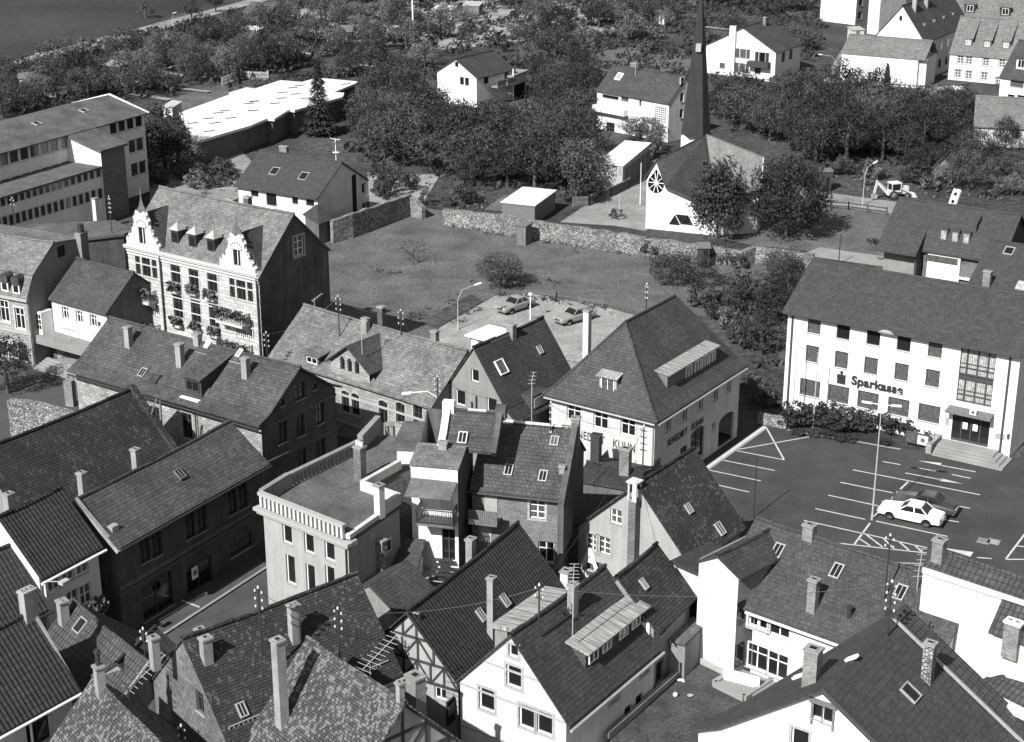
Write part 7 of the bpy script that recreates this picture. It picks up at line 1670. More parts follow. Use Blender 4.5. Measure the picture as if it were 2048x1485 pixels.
b = MB(); strip(b, q(10, 1500, 848), q(10, 1975, 510), .2, .05); struct('kerb', b, 'concrete')
b = MB(); strip(b, q(15, 1000, 150), q(15, 1300, 162), .25, .05); struct('kerb', b, 'concrete')
b = MB()
pp = [q(11, 245, 520), q(11, 410, 550), q(11, 780, 610), q(11, 1000, 650), q(11, 1090, 665)]
for p0, p1 in zip(pp[:-1], pp[1:]): strip(b, p0, p1, .3, .1)
struct('planting_kerb', b, 'concrete')
def lamp_post(name, label, base, top, heads, mat='steel', r=.055, group=None, bend=None):
    p = BP(base); hh = top_h(p, top[1]); o = empty(name, (p.x, p.y, 0), 0, label, 'street lamp', group)
    b = MB(); b.tube((0, 0, 0), (0, 0, hh), r * 1.2, r * .6, 8); b.tube((0, 0, 0), (0, 0, .5), r * 1.7, r * 1.5, 8); 
    for hd in heads:
        e = V3(hd[0], hd[1], hh + hd[2]); m_ = V3(hd[0] * .25, hd[1] * .25, hh + hd[2] * .75); b.path([(0, 0, hh), m_, e], r * .5, 6)
    b.build('pole', mat, o)
    for hd in heads:
        e = V3(hd[0], hd[1], hh + hd[2]); d = V3(hd[0], hd[1], hd[2] * .3).normalized(); m = MB(); m.bar(e - d * .1, e + d * .6, .2, .1); m.build('lamp_head', 'frame', o)
    return o
lamp_post('street_lamp', 'tall white double-headed lamp in the middle of the car park', q(11, 875, 1190), q(11, 938, 345), [(-.75, .25, .15), (.75, -.25, .15)], 'steel')
lamp_post('street_lamp', 'curved street lamp standing at the gravel yard below the meadow', q(5, 1545, 1112), q(5, 1550, 895), [(1.7, .8, 1.3)])
lamp_post('street_lamp', 'curved street lamp beside the digger and the dirt road', q(7, 805, 195), q(3, 822, 1310), [(1.2, .9, 1.4)])
lamp_post('street_lamp', 'curved street lamp in front of the windowless white hall', q(3, 590, 600), q(3, 596, 450), [(-2.2, .3, .9)])
lamp_post('street_lamp', 'curved street lamp rising from the trees right of the spire', q(3, 205, 800), q(3, 208, 655), [(-2.2, .3, 1.0)])
lamp_post('street_lamp', 'short lamp post beside the country road at the top left', q(0, 1287, 195), q(0, 1282, 100), [(.2, .1, .05)])
def pole(name, label, cat, base, top, r=.08, mat='steel', knob=False):
    p = BP(base); hh = top_h(p, top); b = MB(); b.tube((0, 0, 0), (0, 0, hh), r, r * .7, 8)
    if knob: b.lathe([(0, hh - .1), (.2, hh), (.2, hh + .15), (0, hh + .25)], 8)
    return tag(b.build(name, mat, None, (p.x, p.y, 0)), label, cat)
pole('mast', 'tall slender white mast rising from the allotments above the top edge', 'mast', q(1, 1213, 345), -40, .16, 'frame')
pole('signpost', 'white post beside the path left of the church', 'post', q(6, 1040, 188), q(2, 0, 1210)[1], .05, 'frame')
o = pole('signpost', 'slim post with small dark box on the gravel path', 'post', q(6, 885, 240), q(6, 0, 115)[1], .06, 'steel'); 
pole('car_park_pole', 'dark pole at the left side of the car park', 'pole', (1507, 1036), q(10, 0, 712)[1], .05, 'iron')
pole('yard_post', 'white ball-topped post beside the cars in the gravel yard', 'post', q(6, 225, 1040), q(6, 0, 855)[1], .06, 'frame', True)
pole('utility_pole', 'dark pole beside the grass strip right of the rubble wall', 'pole', q(7, 628, 628), q(7, 0, 405)[1], .06, 'iron')
# rail fences
def fence(name, label, pts, hh, mat, step=1.6, rails=2, pk=False):
    W_ = [BP(p) for p in pts]; o0 = W_[0]; o = empty(name, (o0.x, o0.y, 0), 0, label, 'fence'); b = MB(); pb = MB()
    for a, c in zip(W_[:-1], W_[1:]):
        a = a - o0; c = c - o0; L = (c - a).length; n = max(1, int(L / step))
        for i in range(n + 1): p = a.lerp(c, i / n); b.box(p.x - .06, p.y - .06, 0, p.x + .06, p.y + .06, hh + .05)
        for r_ in range(rails): z = hh * (r_ + 1) / (rails + .3); pb.bar(V3(a.x, a.y, z), V3(c.x, c.y, z), .05, .13 if rails > 1 else .05)
        if pk:
            m = int(L / .16)
            for i in range(m): p = a.lerp(c, i / m); pb.box(p.x - .035, p.y - .02, .05, p.x + .035, p.y + .02, hh + random.uniform(-.05, .08))
    b.build('fence_posts', mat, o)['kind'] = 'stuff'; pb.build('fence_rails', mat, o)['kind'] = 'stuff'
fence('rail_fence', 'low dark wooden rail fence along the dirt road behind the big tree', [q(7, 440, 210), q(7, 700, 225), q(7, 985, 265)], 1.0, 'darkwood')
fence('picket_fence', 'wooden paling fence left of the church path', [q(6, 540, 205), q(6, 660, 195), q(6, 820, 130), q(6, 960, 60)], 1.3, 'wood', pk=True)
fence('meadow_fence', 'thin wire fence between meadow and gravel yard', [q(6, 190, 880), q(6, 420, 905), q(6, 760, 950)], .9, 'wood', 2.2, 1)
fence('allotment_fence', 'pale stake fence above the white flat roof', [q(0, 1650, 640), q(0, 1780, 590), q(0, 2000, 600), q(1, 130, 585)], 1.4, 'palewood', pk=True)
fence('hall_fence', 'low fence in front of the windowless white hall', [q(3, 600, 640), q(3, 860, 660), q(3, 1230, 690), q(3, 1350, 680)], 1.2, 'wood')
# electricity masts with insulators
MASTP = []
def insul():
    b = MB(); b.lathe([(0, 0), (.05, 0), (.09, .04), (.09, .1), (.05, .13), (.08, .17), (.06, .24), (0, .26)], 8); return b.mesh('insulator', 'porc')
INS = insul()
def rmast(label, base, z, top, arms=3, lamp=None, w=.45, group='electricity masts on the roofs'):
    p = BP(base, z); hh = top_h(p, top) - z; o = empty('electricity_mast', (p.x, p.y, z), R(-32), label, 'electricity mast', group)
    b = MB(); b.tube((0, 0, -1.2), (0, 0, hh), .05, .045, 8)
    for i in range(arms): zz = hh - .25 - i * .45; b.bar((-w / 2, 0, zz), (w / 2, 0, zz), .05)
    b.build('pole', 'iron', o)
    for i in range(arms):
        for sg in (-1, 1): link('insulator', INS, o, (sg * w / 2, 0, hh - .25 - i * .45 + .02)).scale = (.6, .6, .6)
    link('insulator', INS, o, (0, 0, hh)).scale = (.7, .7, .7)
    if lamp:
        m = MB(); m.path([(0, 0, hh - 1.6), (-.6, -.4, hh - 1.1), (-1.7, -1.1, hh - 1.2)], .035, 6); m.bar((-1.6, -1.05, hh - 1.2), (-2.2, -1.4, hh - 1.28), .25, .12); m.build('lamp_arm', 'frame', o)
    MASTP.append(V3(p.x, p.y, z + hh - .1)); return o
rmast('roof mast with white insulators between the street and the old speckled roof', q(12, 1940, 740), 9.5, q(12, 0, 345)[1])
rmast('roof mast at the end of the small pantiled roof beside the street', q(12, 1080, 850), 6.6, q(12, 0, 650)[1], 2)
rmast('roof mast standing on the speckled roof left of the timber gable', q(13, 665, 830), 8.0, q(13, 0, 500)[1], 3)
rmast('roof mast at the ridge of the white gabled house with long dormer', q(14, 290, 530), 10.4, q(14, 0, 325)[1], 2)
rmast('tall roof mast with many insulators on the big dark roof at the right', q(15, 985, 745), 10.5, q(15, 0, 300)[1], 4)
rmast('roof mast at the upper edge of the wide roof beside the car park', q(15, 978, 330), 9.8, q(11, 0, 1310)[1], 2)
rmast('roof mast on the speckled roof in front of the shop lettering', q(10, 1060, 790), 9.5, q(10, 0, 500)[1], 4)
rmast('roof mast with a column of insulators behind the brick house ridge', q(10, 375, 600), 11.0, q(10, 0, 325)[1], 5, w=.1)
rmast('roof mast behind the ridge of the hipped corner shop', q(6, 1085, 990), 11.6, q(6, 0, 780)[1], 3, w=.15)
rmast('left roof mast on the long pale slate roof', q(5, 660, 1060), 8.6, q(5, 0, 870)[1], 3)
rmast('right roof mast on the long pale slate roof', q(5, 1123, 1170), 8.2, q(5, 0, 975)[1], 3)
rmast('roof mast with a curved lamp arm before the grey gable house', q(9, 1395, 420), 6.5, q(9, 0, 130)[1], 3, lamp=True)
rmast('roof mast at the corner between ornate house and long slate roof', q(5, 130, 1330), 6.0, q(5, 0, 1140)[1], 3)
rmast('roof mast behind the mansard house at the left edge', q(4, 110, 350), 8.0, q(4, 0, 140)[1], 2)
rmast('roof mast on the hall roof left of the ornate house', q(4, 832, 395), 7.6, q(4, 0, 130)[1], 4, w=.2)
rmast('small mast in the alley at the bottom between speckled roofs', q(12, 1360, 1560), 4.0, q(12, 0, 1370)[1], 2)
# TV aerials
def aerial(label, base, z, top, n=10, L=2.4, tilt=(.8, .4, .9), el=.9):
    p = BP(base, z); hh = top_h(p, top) - z; o = empty('tv_aerial', (p.x, p.y, z), 0, label, 'tv aerial')
    b = MB(); b.tube((0, 0, -1), (0, 0, hh), .03, .03, 6); d = V3(*tilt).normalized(); c = V3(0, 0, hh - .1); pe = V3(-d.y, d.x, 0).normalized() if abs(d.z) < .95 else V3(1, 0, 0)
    b.bar(c - d * L * .2, c + d * L * .8, .035); 
    for i in range(n): m_ = c - d * L * .2 + d * L * i / (n - 1); e = el * (.5 if i > 2 else .6); b.bar(m_ - pe * e, m_ + pe * e, .022)
    b.build('aerial_rods', 'steel', o)
aerial('large tilted tv aerial in front of the dark timber wall lower left', q(12, 960, 1190), 6.5, q(12, 0, 1080)[1], 11, 3.2, (.55, .55, .35), 1.0)
aerial('large tilted tv aerial above the pale lichen roof', q(13, 895, 1060), 7.8, q(13, 0, 880)[1], 10, 2.9, (.55, .75, .25), 1.0)
aerial('tv aerial with stacked rods behind the white gabled house', q(14, 540, 590), 9.6, q(14, 0, 250)[1], 6, 1.0, (0.05, 0, 1), .5)
aerial('tv aerial on the wide roof beside the blank white wall', q(15, 1190, 560), 8.0, q(15, 0, 200)[1], 6, 1.6, (.1, .1, 1), .5)
aerial('small tv aerial before the dark wall of the ornate house', q(5, 480, 960), 8.0, q(5, 0, 880)[1], 5, 1.0, (.3, .1, .2), .5)
aerial('tall thin tv aerial on the ridge of the cross gable', q(5, 830, 1210), 8.6, q(5, 0, 1040)[1], 3, .6, (1, .1, 0), .4)
aerial('tv aerial before the dark roof beside the shop hip', q(10, 235, 470), 10.2, q(10, 0, 150)[1], 4, .8, (.2, .1, 1), .4)
# overhead wires
wi = 0
for i, j in ((0, 1), (0, 2), (2, 3), (3, 4), (4, 5), (6, 7), (7, 11), (9, 10), (10, 11), (9, 12), (3, 6)):
    a, c = MASTP[i], MASTP[j]; b = MB(); pts = [a.lerp(c, t / 10) - V3(0, 0, 4 * .6 * (t / 10) * (1 - t / 10)) for t in range(11)]; b.path(pts, .013, 4)
    d_ = ('the street mast and the small pantiled roof', 'the street mast and the speckled roof', 'the speckled roof and the white gabled house', 'the white gabled house and the big dark roof', 'the big dark roof and the car park roof', 'the shop lettering and the brick house', 'the brick house and the curved lamp arm', 'the two masts of the long pale slate roof', 'the long slate roof and the curved lamp arm', 'the long slate roof and the ornate house', 'the white gabled house and the shop lettering')[wi]
    tag(b.build('overhead_wire', 'iron'), 'thin overhead wire spanning between masts at ' + d_, 'wire', 'overhead wires'); wi += 1
# ================================================================ VEHICLES
def wheelmesh():
    t = MB(); n = 16; w_ = .19; prof = [(.2, -w_ / 2), (.29, -w_ / 2), (.31, -w_ / 2 + .03), (.31, w_ / 2 - .03), (.29, w_ / 2), (.2, w_ / 2)]
    for (r0, y0), (r1, y1) in zip(prof[:-1], prof[1:]):
        for i in range(n):
            a, c = 2 * math.pi * i / n, 2 * math.pi * (i + 1) / n; t.poly([(r0 * math.cos(a), y0, r0 * math.sin(a)), (r1 * math.cos(a), y1, r1 * math.sin(a)), (r1 * math.cos(c), y1, r1 * math.sin(c)), (r0 * math.cos(c), y0, r0 * math.sin(c))])
    r = MB()
    for y, s_ in ((-w_ / 2 + .02, 1), (w_ / 2 - .02, -1)):
        P = [(.2 * math.cos(2 * math.pi * i / n), y, .2 * math.sin(2 * math.pi * i / n)) for i in range(n)]; C_ = (0, y - s_ * .04, 0)
        for i in range(n): r.poly([P[i], P[(i + 1) % n], C_] if s_ > 0 else [P[(i + 1) % n], P[i], C_])
    return t.mesh('tyre', 'tyre'), r.mesh('hub_cap', 'chrome')
TY, HB = wheelmesh()
def car(label, c, head, paint, L=4.5, W=1.7, H=1.4, hatch=False, group=None):
    o = empty('parked_car', (c.x, c.y, .02), head, label, 'car', group)
    st = [(-L / 2, .42, .66, .62), (-L / 2 + .06, .34, .82, .9), (-L / 2 + .9, .3, .92, .99), (-L * .16, .26, .94, 1), (L * .15, .26, .92, 1), (L * .24, .28, .88, .99), (L / 2 - .12, .34, .76, .93), (L / 2, .42, .62, .8)]
    b = MB(); S = []
    for x, zb, zt, k in st:
        w_ = W / 2 * k; S.append([V3(x, -w_ * .95, zb), V3(x, -w_, zb + .12), V3(x, -w_, zt - .16), V3(x, -w_ * .9, zt), V3(x, 0, zt + .035), V3(x, w_ * .9, zt), V3(x, w_, zt - .16), V3(x, w_, zb + .12), V3(x, w_ * .95, zb)])
    for A, B_ in zip(S[:-1], S[1:]):
        for i in range(8): b.poly([A[i], A[i + 1], B_[i + 1], B_[i]][::-1])
        b.poly([A[8], A[0], B_[0], B_[8]][::-1])
    b.poly(S[0][::-1]); b.poly(S[-1])
    bd = b.build('body', paint, o, smooth=False)
    zb = .9; x0, x1 = (-L * .30 if not hatch else -L * .40), L * .17; rx0, rx1 = x0 + (.55 if not hatch else .35), x1 - .6; wb, wr = W / 2 * .9, W / 2 * .72
    base = [V3(x0, -wb, zb), V3(x1, -wb, zb), V3(x1, wb, zb), V3(x0, wb, zb)]; top = [V3(rx0, -wr, H - .05), V3(rx1, -wr, H - .05), V3(rx1, wr, H - .05), V3(rx0, wr, H - .05)]
    g_ = MB(); g_.hexa(base, top); g_.build('windows', 'carglass', o)
    r = MB(); tt = [V3(rx0 + .1, -wr * .85, H), V3(rx1 - .1, -wr * .85, H), V3(rx1 - .1, wr * .85, H), V3(rx0 + .1, wr * .85, H)]; ed = [V3(rx0 - .05, -wr - .03, H - .09), V3(rx1 + .06, -wr - .03, H - .09), V3(rx1 + .06, wr + .03, H - .09), V3(rx0 - .05, wr + .03, H - .09)]
    r.hexa(ed, tt)
    for i in range(4): r.bar(base[i] * 1.0 + V3(0, 0, -.02), ed[i], .07, .06)
    xm = (x0 + x1) / 2 - .1
    for sg in (-1, 1): r.bar((xm, sg * wb * 1.0, zb), ((rx0 + rx1) / 2, sg * (wr + .02), H - .08), .07, .05)
    r.build('roof', paint, o)
    for x, nm, s_ in ((L / 2 + .02, 'front', 1), (-L / 2 - .02, 'rear', -1)): m = MB(); m.box(x - .06, -W / 2 * .95, .38, x + .06, W / 2 * .95, .5); m.build('bumper', 'chrome', o)
    for sg in (-1, 1):
        m = MB(); m.box(L / 2 - .04, sg * W * .33 - .14, .55, L / 2 + .03, sg * W * .33 + .14, .7); m.build('headlight', 'steel', o)
        m = MB(); m.box(-L / 2 - .03, sg * W * .36 - .14, .6, -L / 2 + .03, sg * W * .36 + .14, .74); m.build('tail_light', 'darkp', o)
        for x in (L * .29, -L * .29):
            wh = empty('wheel', (x, sg * (W / 2 - .1), .31)); wh.parent = o; link('tyre', TY, wh); link('hub_cap', HB, wh)
            a_ = MB(); n = 8; a_.poly([V3(x + .37 * math.cos(math.pi * i / n), sg * (W / 2 + .005), .31 + .37 * math.sin(math.pi * i / n)) for i in range(n + 1)] if sg < 0 else [V3(x + .37 * math.cos(math.pi * i / n), sg * (W / 2 + .005), .31 + .37 * math.sin(math.pi * i / n)) for i in range(n, -1, -1)]); a_.build('wheel_arch_shade', 'hole', o)  # black half-disc on the flank painted for the shade around the wheel
    m = MB(); m.box(L / 2 - .02, -.45, .56, L / 2 + .012, .45, .68); m.build('grille', 'iron', o)
    m = MB(); m.box(-L / 2 - .045, -.25, .55, -L / 2 - .02, .25, .66); m.build('number_plate', 'frame', o)
    return o
w1, w2 = BP(q(11, 1012, 1190)), BP(q(11, 1266, 1246)); d = (w1 - w2).normalized(); nrm = V3(d.y, -d.x, 0); 
if nrm.y < 0: nrm = -nrm
hd = math.atan2(d.y, d.x); c = (w1 + w2) / 2 + nrm * .8; car('white four-door saloon parked in a marked bay by the lamp', c, hd, 'carwhite', 4.65, 1.74)
c2 = BP(q(11, 1262, 1118)) + nrm * .1; car('dark saloon parked just behind the white car', c2, hd, 'cardark', 4.6, 1.72)
def carpx(label, f, r_, paint, **k):
    a, e = BP(f, .4), BP(r_, .4); d = (a - e).normalized(); return car(label, V3(*((a + e) / 2).xy, 0), math.atan2(d.y, d.x), paint, **k)
carpx('two-tone saloon parked at the left of the gravel yard', q(6, 35, 965), q(6, 190, 915), 'carmid', L=4.3, W=1.65)
carpx('grey hatchback parked on the gravel nearer the corner shop', q(6, 465, 1045), q(6, 640, 1000), 'carmid', L=4.3, W=1.65, hatch=True)
# backhoe loader
a, e = BP(q(7, 1120, 130)), BP(q(7, 975, 142)); d = (a - e).normalized(); o = empty('backhoe_loader', ((a.x + e.x) / 2, (a.y + e.y) / 2, 0), math.atan2(d.y, d.x), 'light-coloured backhoe digger parked beside the dirt road', 'digger'); o.scale = (.82, .82, .82)
b = MB(); b.box(-1.2, -.4, .7, 2.0, .4, 1.25); b.box(.7, -.42, 1.25, 2.0, .42, 1.75); b.box(-1.5, -.5, .6, -.9, .5, 1.3); b.build('chassis', 'cream', o)
b = MB(); b.box(-1.1, -.75, 2.35, .6, .75, 2.5)
for x in (-1.0, .5):
    for y in (-.68, .68): b.bar((x, y, 1.2), (x, y, 2.4), .09)
b.box(-1.05, -.7, 1.1, .55, .7, 1.35); b.build('cab', 'cream', o); b = MB(); b.box(-.95, -.64, 1.35, .45, .64, 2.35); b.build('cab_window', 'carglass', o)
for x, y, s_ in ((-.75, -.85, 2.2), (-.75, .85, 2.2), (1.55, -.75, 1.35), (1.55, .75, 1.35)):
    wh = empty('wheel', (x, y, .31 * s_)); wh.parent = o; t_ = link('tyre', TY, wh); t_.scale = (s_, 1.8, s_); t_ = link('hub_cap', HB, wh); t_.scale = (s_, 1.9, s_)
b = MB(); 
for y in (-.55, .55): b.bar((.6, y, 1.6), (2.7, y, .55), .14, .22)
b.hexa([(2.6, -.95, .1), (3.3, -.95, .05), (3.3, .95, .05), (2.6, .95, .1)], [(2.6, -.95, .8), (2.75, -.95, .8), (2.75, .95, .8), (2.6, .95, .8)]); b.build('loader_bucket', 'cream', o)
b = MB(); b.bar((-1.5, 0, .9), (-3.2, 0, 2.6), .28, .35); b.bar((-3.2, 0, 3.0), (-3.6, 0, 1.0), .24, .3); b.bar((-1.6, 0, 1.5), (-3.0, 0, 2.7), .12, .12); b.build('backhoe_arm', 'cream', o); b = MB(); b.box(-3.9, -.35, .25, -3.2, .35, .85); b.build('digging_bucket', 'zinc', o)
# ================================================================ ALLOTMENT HUTS
HT = [('pale-roofed allotment hut beside the country road', 0, (1240, 300), (1318, 290), 2.2, 3, .3, 'wood', 'palewood'),
      ('dark gabled shed left of the pale-roofed allotment hut', 0, (965, 320), (1100, 335), 2.0, 3, .5, 'darkwood', 'tilemid'),
      ('allotment hut with white roof edge among the left trees', 0, (770, 480), (890, 495), 2.0, 2.5, .4, 'darkwood', 'palewood'),
      ('leftmost small allotment hut with pale roof', 0, (140, 585), (235, 580), 2.0, 2.5, .4, 'palewood', 'wood'),
      ('long dark barn at the top edge by the country road', 0, (1800, 95), (1995, 100), 2.6, 6, 1.2, 'darkwood', 'felt'),
      ('white-lidded hut right of the country road', 0, (1775, 215), (1910, 225), 2.0, 3, .2, 'wood', 'whiteroof'),
      ('tiny pale garden hut behind the school', 0, (1212, 790), (1278, 800), 1.6, 2, .5, 'cream', 'palewood'),
      ('tile-roofed allotment hut left of the tall mast', 1, (665, 235), (755, 235), 1.9, 2.5, .7, 'darkwood', 'tilelight'),
      ('bright-roofed greenhouse left of the tall mast', 1, (935, 215), (1035, 225), 1.9, 3, .3, 'palewood', 'whiteroof'),
      ('white flat-roofed hut right of the tall mast', 1, (1355, 70), (1500, 75), 2.0, 4, .2, 'white', 'whiteroof'),
      ('small white cube hut among the middle allotments', 1, (570, 255), (612, 260), 1.5, 1.4, .1, 'white', 'whiteroof'),
      ('pale hut at the top edge right of the tall mast', 1, (1580, 40), (1700, 45), 2.0, 3, .4, 'wood', 'palewood'),
      ('little white shed beyond the orchard trees', 2, (400, 270), (465, 280), 1.6, 1.6, .3, 'cream', 'wood'),
      ('tiny hut with pale roof near the spire', 2, (1180, 120), (1225, 125), 1.6, 1.5, .2, 'cream', 'palewood'),
      ('hut with a light lid at the far left of the allotments', 0, (300, 420), (375, 412), 1.7, 2.2, .2, 'wood', 'palewood'),
      ('low pale shed beside the trees right of the bay house', 3, (1560, 665), (1500, 665), 1.2, 1.2, .2, 'cream', 'white'),
      ('pale hut behind the windowless white hall', 3, (735, 225), (820, 222), 2.0, 2.5, .2, 'pale', 'palewood')]
for lb, t, A_, B_, z, D_, ri, wm, rm in HT:
    if A_[0] > B_[0]: A_, B_ = B_, A_
    hut('allotment_hut', lb, 'hut', q(t, *A_), q(t, *B_), z, D_, ri, wm, rm, (.3, .6))
# ================================================================ TREES
def crown(name, rx, rz, n=46, per=42, ls=.3, mat='leaf', seed=1, flatb=.5, narrow=0., shell=.5):
    rd = random.Random(seed); b = MB()
    lump = [(rd.uniform(0, 6.28), rd.uniform(-1, 1), rd.uniform(.75, 1.2)) for _ in range(6)]
    for c in range(n):
        th = rd.uniform(0, 2 * math.pi); u = rd.uniform(-.75, 1); r_ = rd.uniform(shell, 1.) ** .7
        s_ = math.sqrt(max(0, 1 - u * u)); k = 1.
        for lt, lu, lk in lump:
            k *= 1 + (lk - 1) * max(0, math.cos(th - lt)) * max(0, 1 - abs(u - lu))
        z = rz + u * rz * r_ * (flatb if u < 0 else 1); tp = 1 - narrow * max(0, u)
        C = V3(math.cos(th) * s_ * rx * r_ * k * tp, math.sin(th) * s_ * rx * r_ * k * tp, z); cr = rx * rd.uniform(.2, .36)
        for _ in range(per):
            d = V3(rd.gauss(0, 1), rd.gauss(0, 1), rd.gauss(0, 1)).normalized(); p = C + V3(d.x, d.y, d.z * .8) * cr * rd.uniform(.8, 1.08)
            nrm = (d + V3(rd.uniform(-1, 1), rd.uniform(-1, 1), rd.uniform(-.2, 1)) * .45).normalized(); a = nrm.orthogonal().normalized(); e = nrm.cross(a); t_ = rd.uniform(0, 6.28)
            x = (a * math.cos(t_) + e * math.sin(t_)); y = nrm.cross(x); l = ls * rd.uniform(.6, 1.3)
            b.poly([p - x * l * .5, p + y * l * .28, p + x * l * .5, p - y * l * .28])
    return b.mesh(name, mat)
def conif(name, rx, rz, seed=3, mat='leafd'):
    rd = random.Random(seed); b = MB()
    for i in range(1500):
        z = rd.uniform(0, 1) ** 1.2; r_ = rx * (1 - z) * (.55 + .45 * abs(math.sin(z * 28))) * rd.uniform(.5, 1.05) + .1; th = rd.uniform(0, 6.28); p = V3(math.cos(th) * r_, math.sin(th) * r_, .6 + z * rz * 2)
        d = V3(math.cos(th), math.sin(th), -.5).normalized(); s_ = V3(-math.sin(th), math.cos(th), 0); l = rd.uniform(.2, .4); b.poly([p - d * l, p + s_ * l * .35, p + d * l, p - s_ * l * .35])
    return b.mesh(name, mat)
def trunk(name, h_, r_, seed=1, limbs=5, spread=1.2):
    rd = random.Random(seed); b = MB(); b.tube((0, 0, -.2), (.05, 0, h_ * .5), r_, r_ * .7, 7); b.tube((.05, 0, h_ * .5), (0, .08, h_), r_ * .7, r_ * .3, 7)
    for i in range(limbs): a = rd.uniform(0, 6.28); z = h_ * rd.uniform(.45, .8); l = spread * rd.uniform(.6, 1); b.tube((0, 0, z), (math.cos(a) * l, math.sin(a) * l, z + l * .9), r_ * .4, r_ * .12, 5)
    return b.mesh(name, 'bark')
PR = []      # (crown, trunk, radius, height)
for i, (rx, rz, n, per, ls, mat, nar) in enumerate([(3.2, 2.6, 74, 64, .25, 'leaf', .1), (2.8, 2.6, 60, 64, .24, 'leafd', .2), (3.6, 2.5, 80, 62, .27, 'leaf', 0), (2.3, 2.0, 44, 56, .22, 'leafl', .1), (2.0, 2.6, 44, 56, .22, 'leafd', .45), (3.0, 3.3, 74, 60, .25, 'leafd', .35), (1.7, 1.4, 32, 50, .2, 'leaf', 0), (2.5, 1.9, 50, 56, .23, 'leafl', 0)]):
    PR.append((crown('crown', rx, rz, n, per, ls, mat, 11 + i, .55, nar), trunk('trunk', 1.2 + rz, .16 + rx * .03, i), rx, 2 * rz, .35 if rx > 1.8 else .15))
SHR = [crown('foliage', 1.0, .8, 22, 34, .2, m_, 40 + i, .6) for i, m_ in enumerate(('leaf', 'leafd', 'leafl'))]
SST = trunk('stems', .7, .05, 9, 4, .5)
CON = conif('crown', 1.7, 4.2)
FOOT = []
for o in list(COL.objects):
    pass
def tree(p, i, s_=1., label='', group=None, sz=None, name='broadleaf_tree', rot=None):
    cr, tk, rx, hh, lift = PR[i]; o = empty(name, (p.x, p.y, 0), random.uniform(0, 6.28) if rot is None else rot, label, 'tree', group)
    c = link('crown', cr, o, (0, 0, lift * s_)); c.scale = (s_, s_, sz or s_); t_ = link('trunk', tk, o); t_.scale = (s_, s_, sz or s_); return o
def shrub(p, i, s_, label, group=None, z=0, sz=None, name='shrub'):
    o = empty(name, (p.x, p.y, z), random.uniform(0, 6.28), label, 'shrub', group); c = link('foliage', SHR[i % 3], o); c.scale = (s_, s_, sz or s_); t_ = link('stems', SST, o); t_.scale = (s_, s_, sz or s_); return o
# keep trees off the houses: footprints of everything built so far
for o in COL.objects:
    if o.parent is None and o.get('label') and o.type == 'EMPTY':
        xs = []
        for c in o.children:
            if c.type == 'MESH' and c.name.split('.')[0] in ('wall', 'roof', 'wing_wall', 'side_wing', 'stair_wall'):
                M4 = Matrix.Translation(o.location) @ Matrix.Rotation(o.rotation_euler.z, 4, 'Z')
                xs += [(v.co.x, v.co.y) for v in c.data.vertices]
        if xs: FOOT.append((o.location.copy(), o.rotation_euler.z, min(x for x, _ in xs), max(x for x, _ in xs), min(y for _, y in xs), max(y for _, y in xs)))
def free(p, m):
    for loc, rz, x0, x1, y0, y1 in FOOT:
        dx, dy = p.x - loc.x, p.y - loc.y; x = dx * math.cos(rz) + dy * math.sin(rz); y = -dx * math.sin(rz) + dy * math.cos(rz)
        if x0 - m < x < x1 + m and y0 - m < y < y1 + m: return False
    return True
PLACED = []
def fill(poly, n, kinds, smin, smax, gap, label, group, seed, fn=tree, clear=None):
    rd = random.Random(seed); xs = [p[0] for p in poly]; ys = [p[1] for p in poly]; k = 0; tr = 0
    W_ = [BP(p) for p in poly]; bx = (min(p.x for p in W_), max(p.x for p in W_), min(p.y for p in W_), max(p.y for p in W_)); PW = [(p.x, p.y) for p in W_]
    while k < n and tr < n * 60:
        tr += 1; p = V3(rd.uniform(bx[0], bx[1]), rd.uniform(bx[2], bx[3]), 0)
        if not inpoly(p.x, p.y, PW): continue
        s_ = rd.uniform(smin, smax); i = rd.choice(kinds); r_ = (PR[i][2] if fn is tree else 1.) * s_
        if not free(p, r_ * .55): continue
        if any((p - a).length < (r_ + b_) * gap for a, b_ in PLACED): continue
        PLACED.append((p, r_)); k += 1; fn(p, i, s_, label, group, sz=s_ * rd.uniform(.85, 1.3))
    return k
# single trees one can name
def at(t, x, y): return BP(q(t, x, y))
def one(t, x, y, i, s_, label, sz=None, name='broadleaf_tree'):
    p = at(t, x, y); PLACED.append((p, PR[i][2] * s_)); return tree(p, i, s_, label, None, sz, name)
p = BP((1433, 478)); cr = crown('crown', 3.3, 5.2, 170, 52, .34, 'leafd', 77, .98, .3, .15); o = empty('birch_tree', (p.x, p.y, 0), 0, 'tall drooping birch in front of the white church', 'tree'); link('crown', cr, o, (0, 0, -.2)); link('trunk', trunk('trunk', 7, .16, 5, 8, 1.6), o); PLACED.append((p, 2.5))
p = BP((1573, 474)); cr = crown('crown', 4.3, 5.0, 150, 60, .34, 'leafd', 78, .98, .1, .35); o = empty('broadleaf_tree', (p.x, p.y, 0), 0, 'big dense dark tree right of the church', 'tree'); link('crown', cr, o, (0, 0, -.3)); link('trunk', trunk('trunk', 6, .3, 6, 7, 2.5), o); PLACED.append((p, 4.3))
p = BP(q(2, 1045, 1055)); o = tree(p, 0, .95, 'umbrella-shaped tree in front of the loggia house', None, .62); PLACED.append((p, 3))
one(0, 1230, 1290, 5, 1.35, 'bushy willow-like tree at the end of the school', 1.35)
one(0, 1330, 1280, 2, .9, 'lower tree leaning against the willow-like tree by the school')
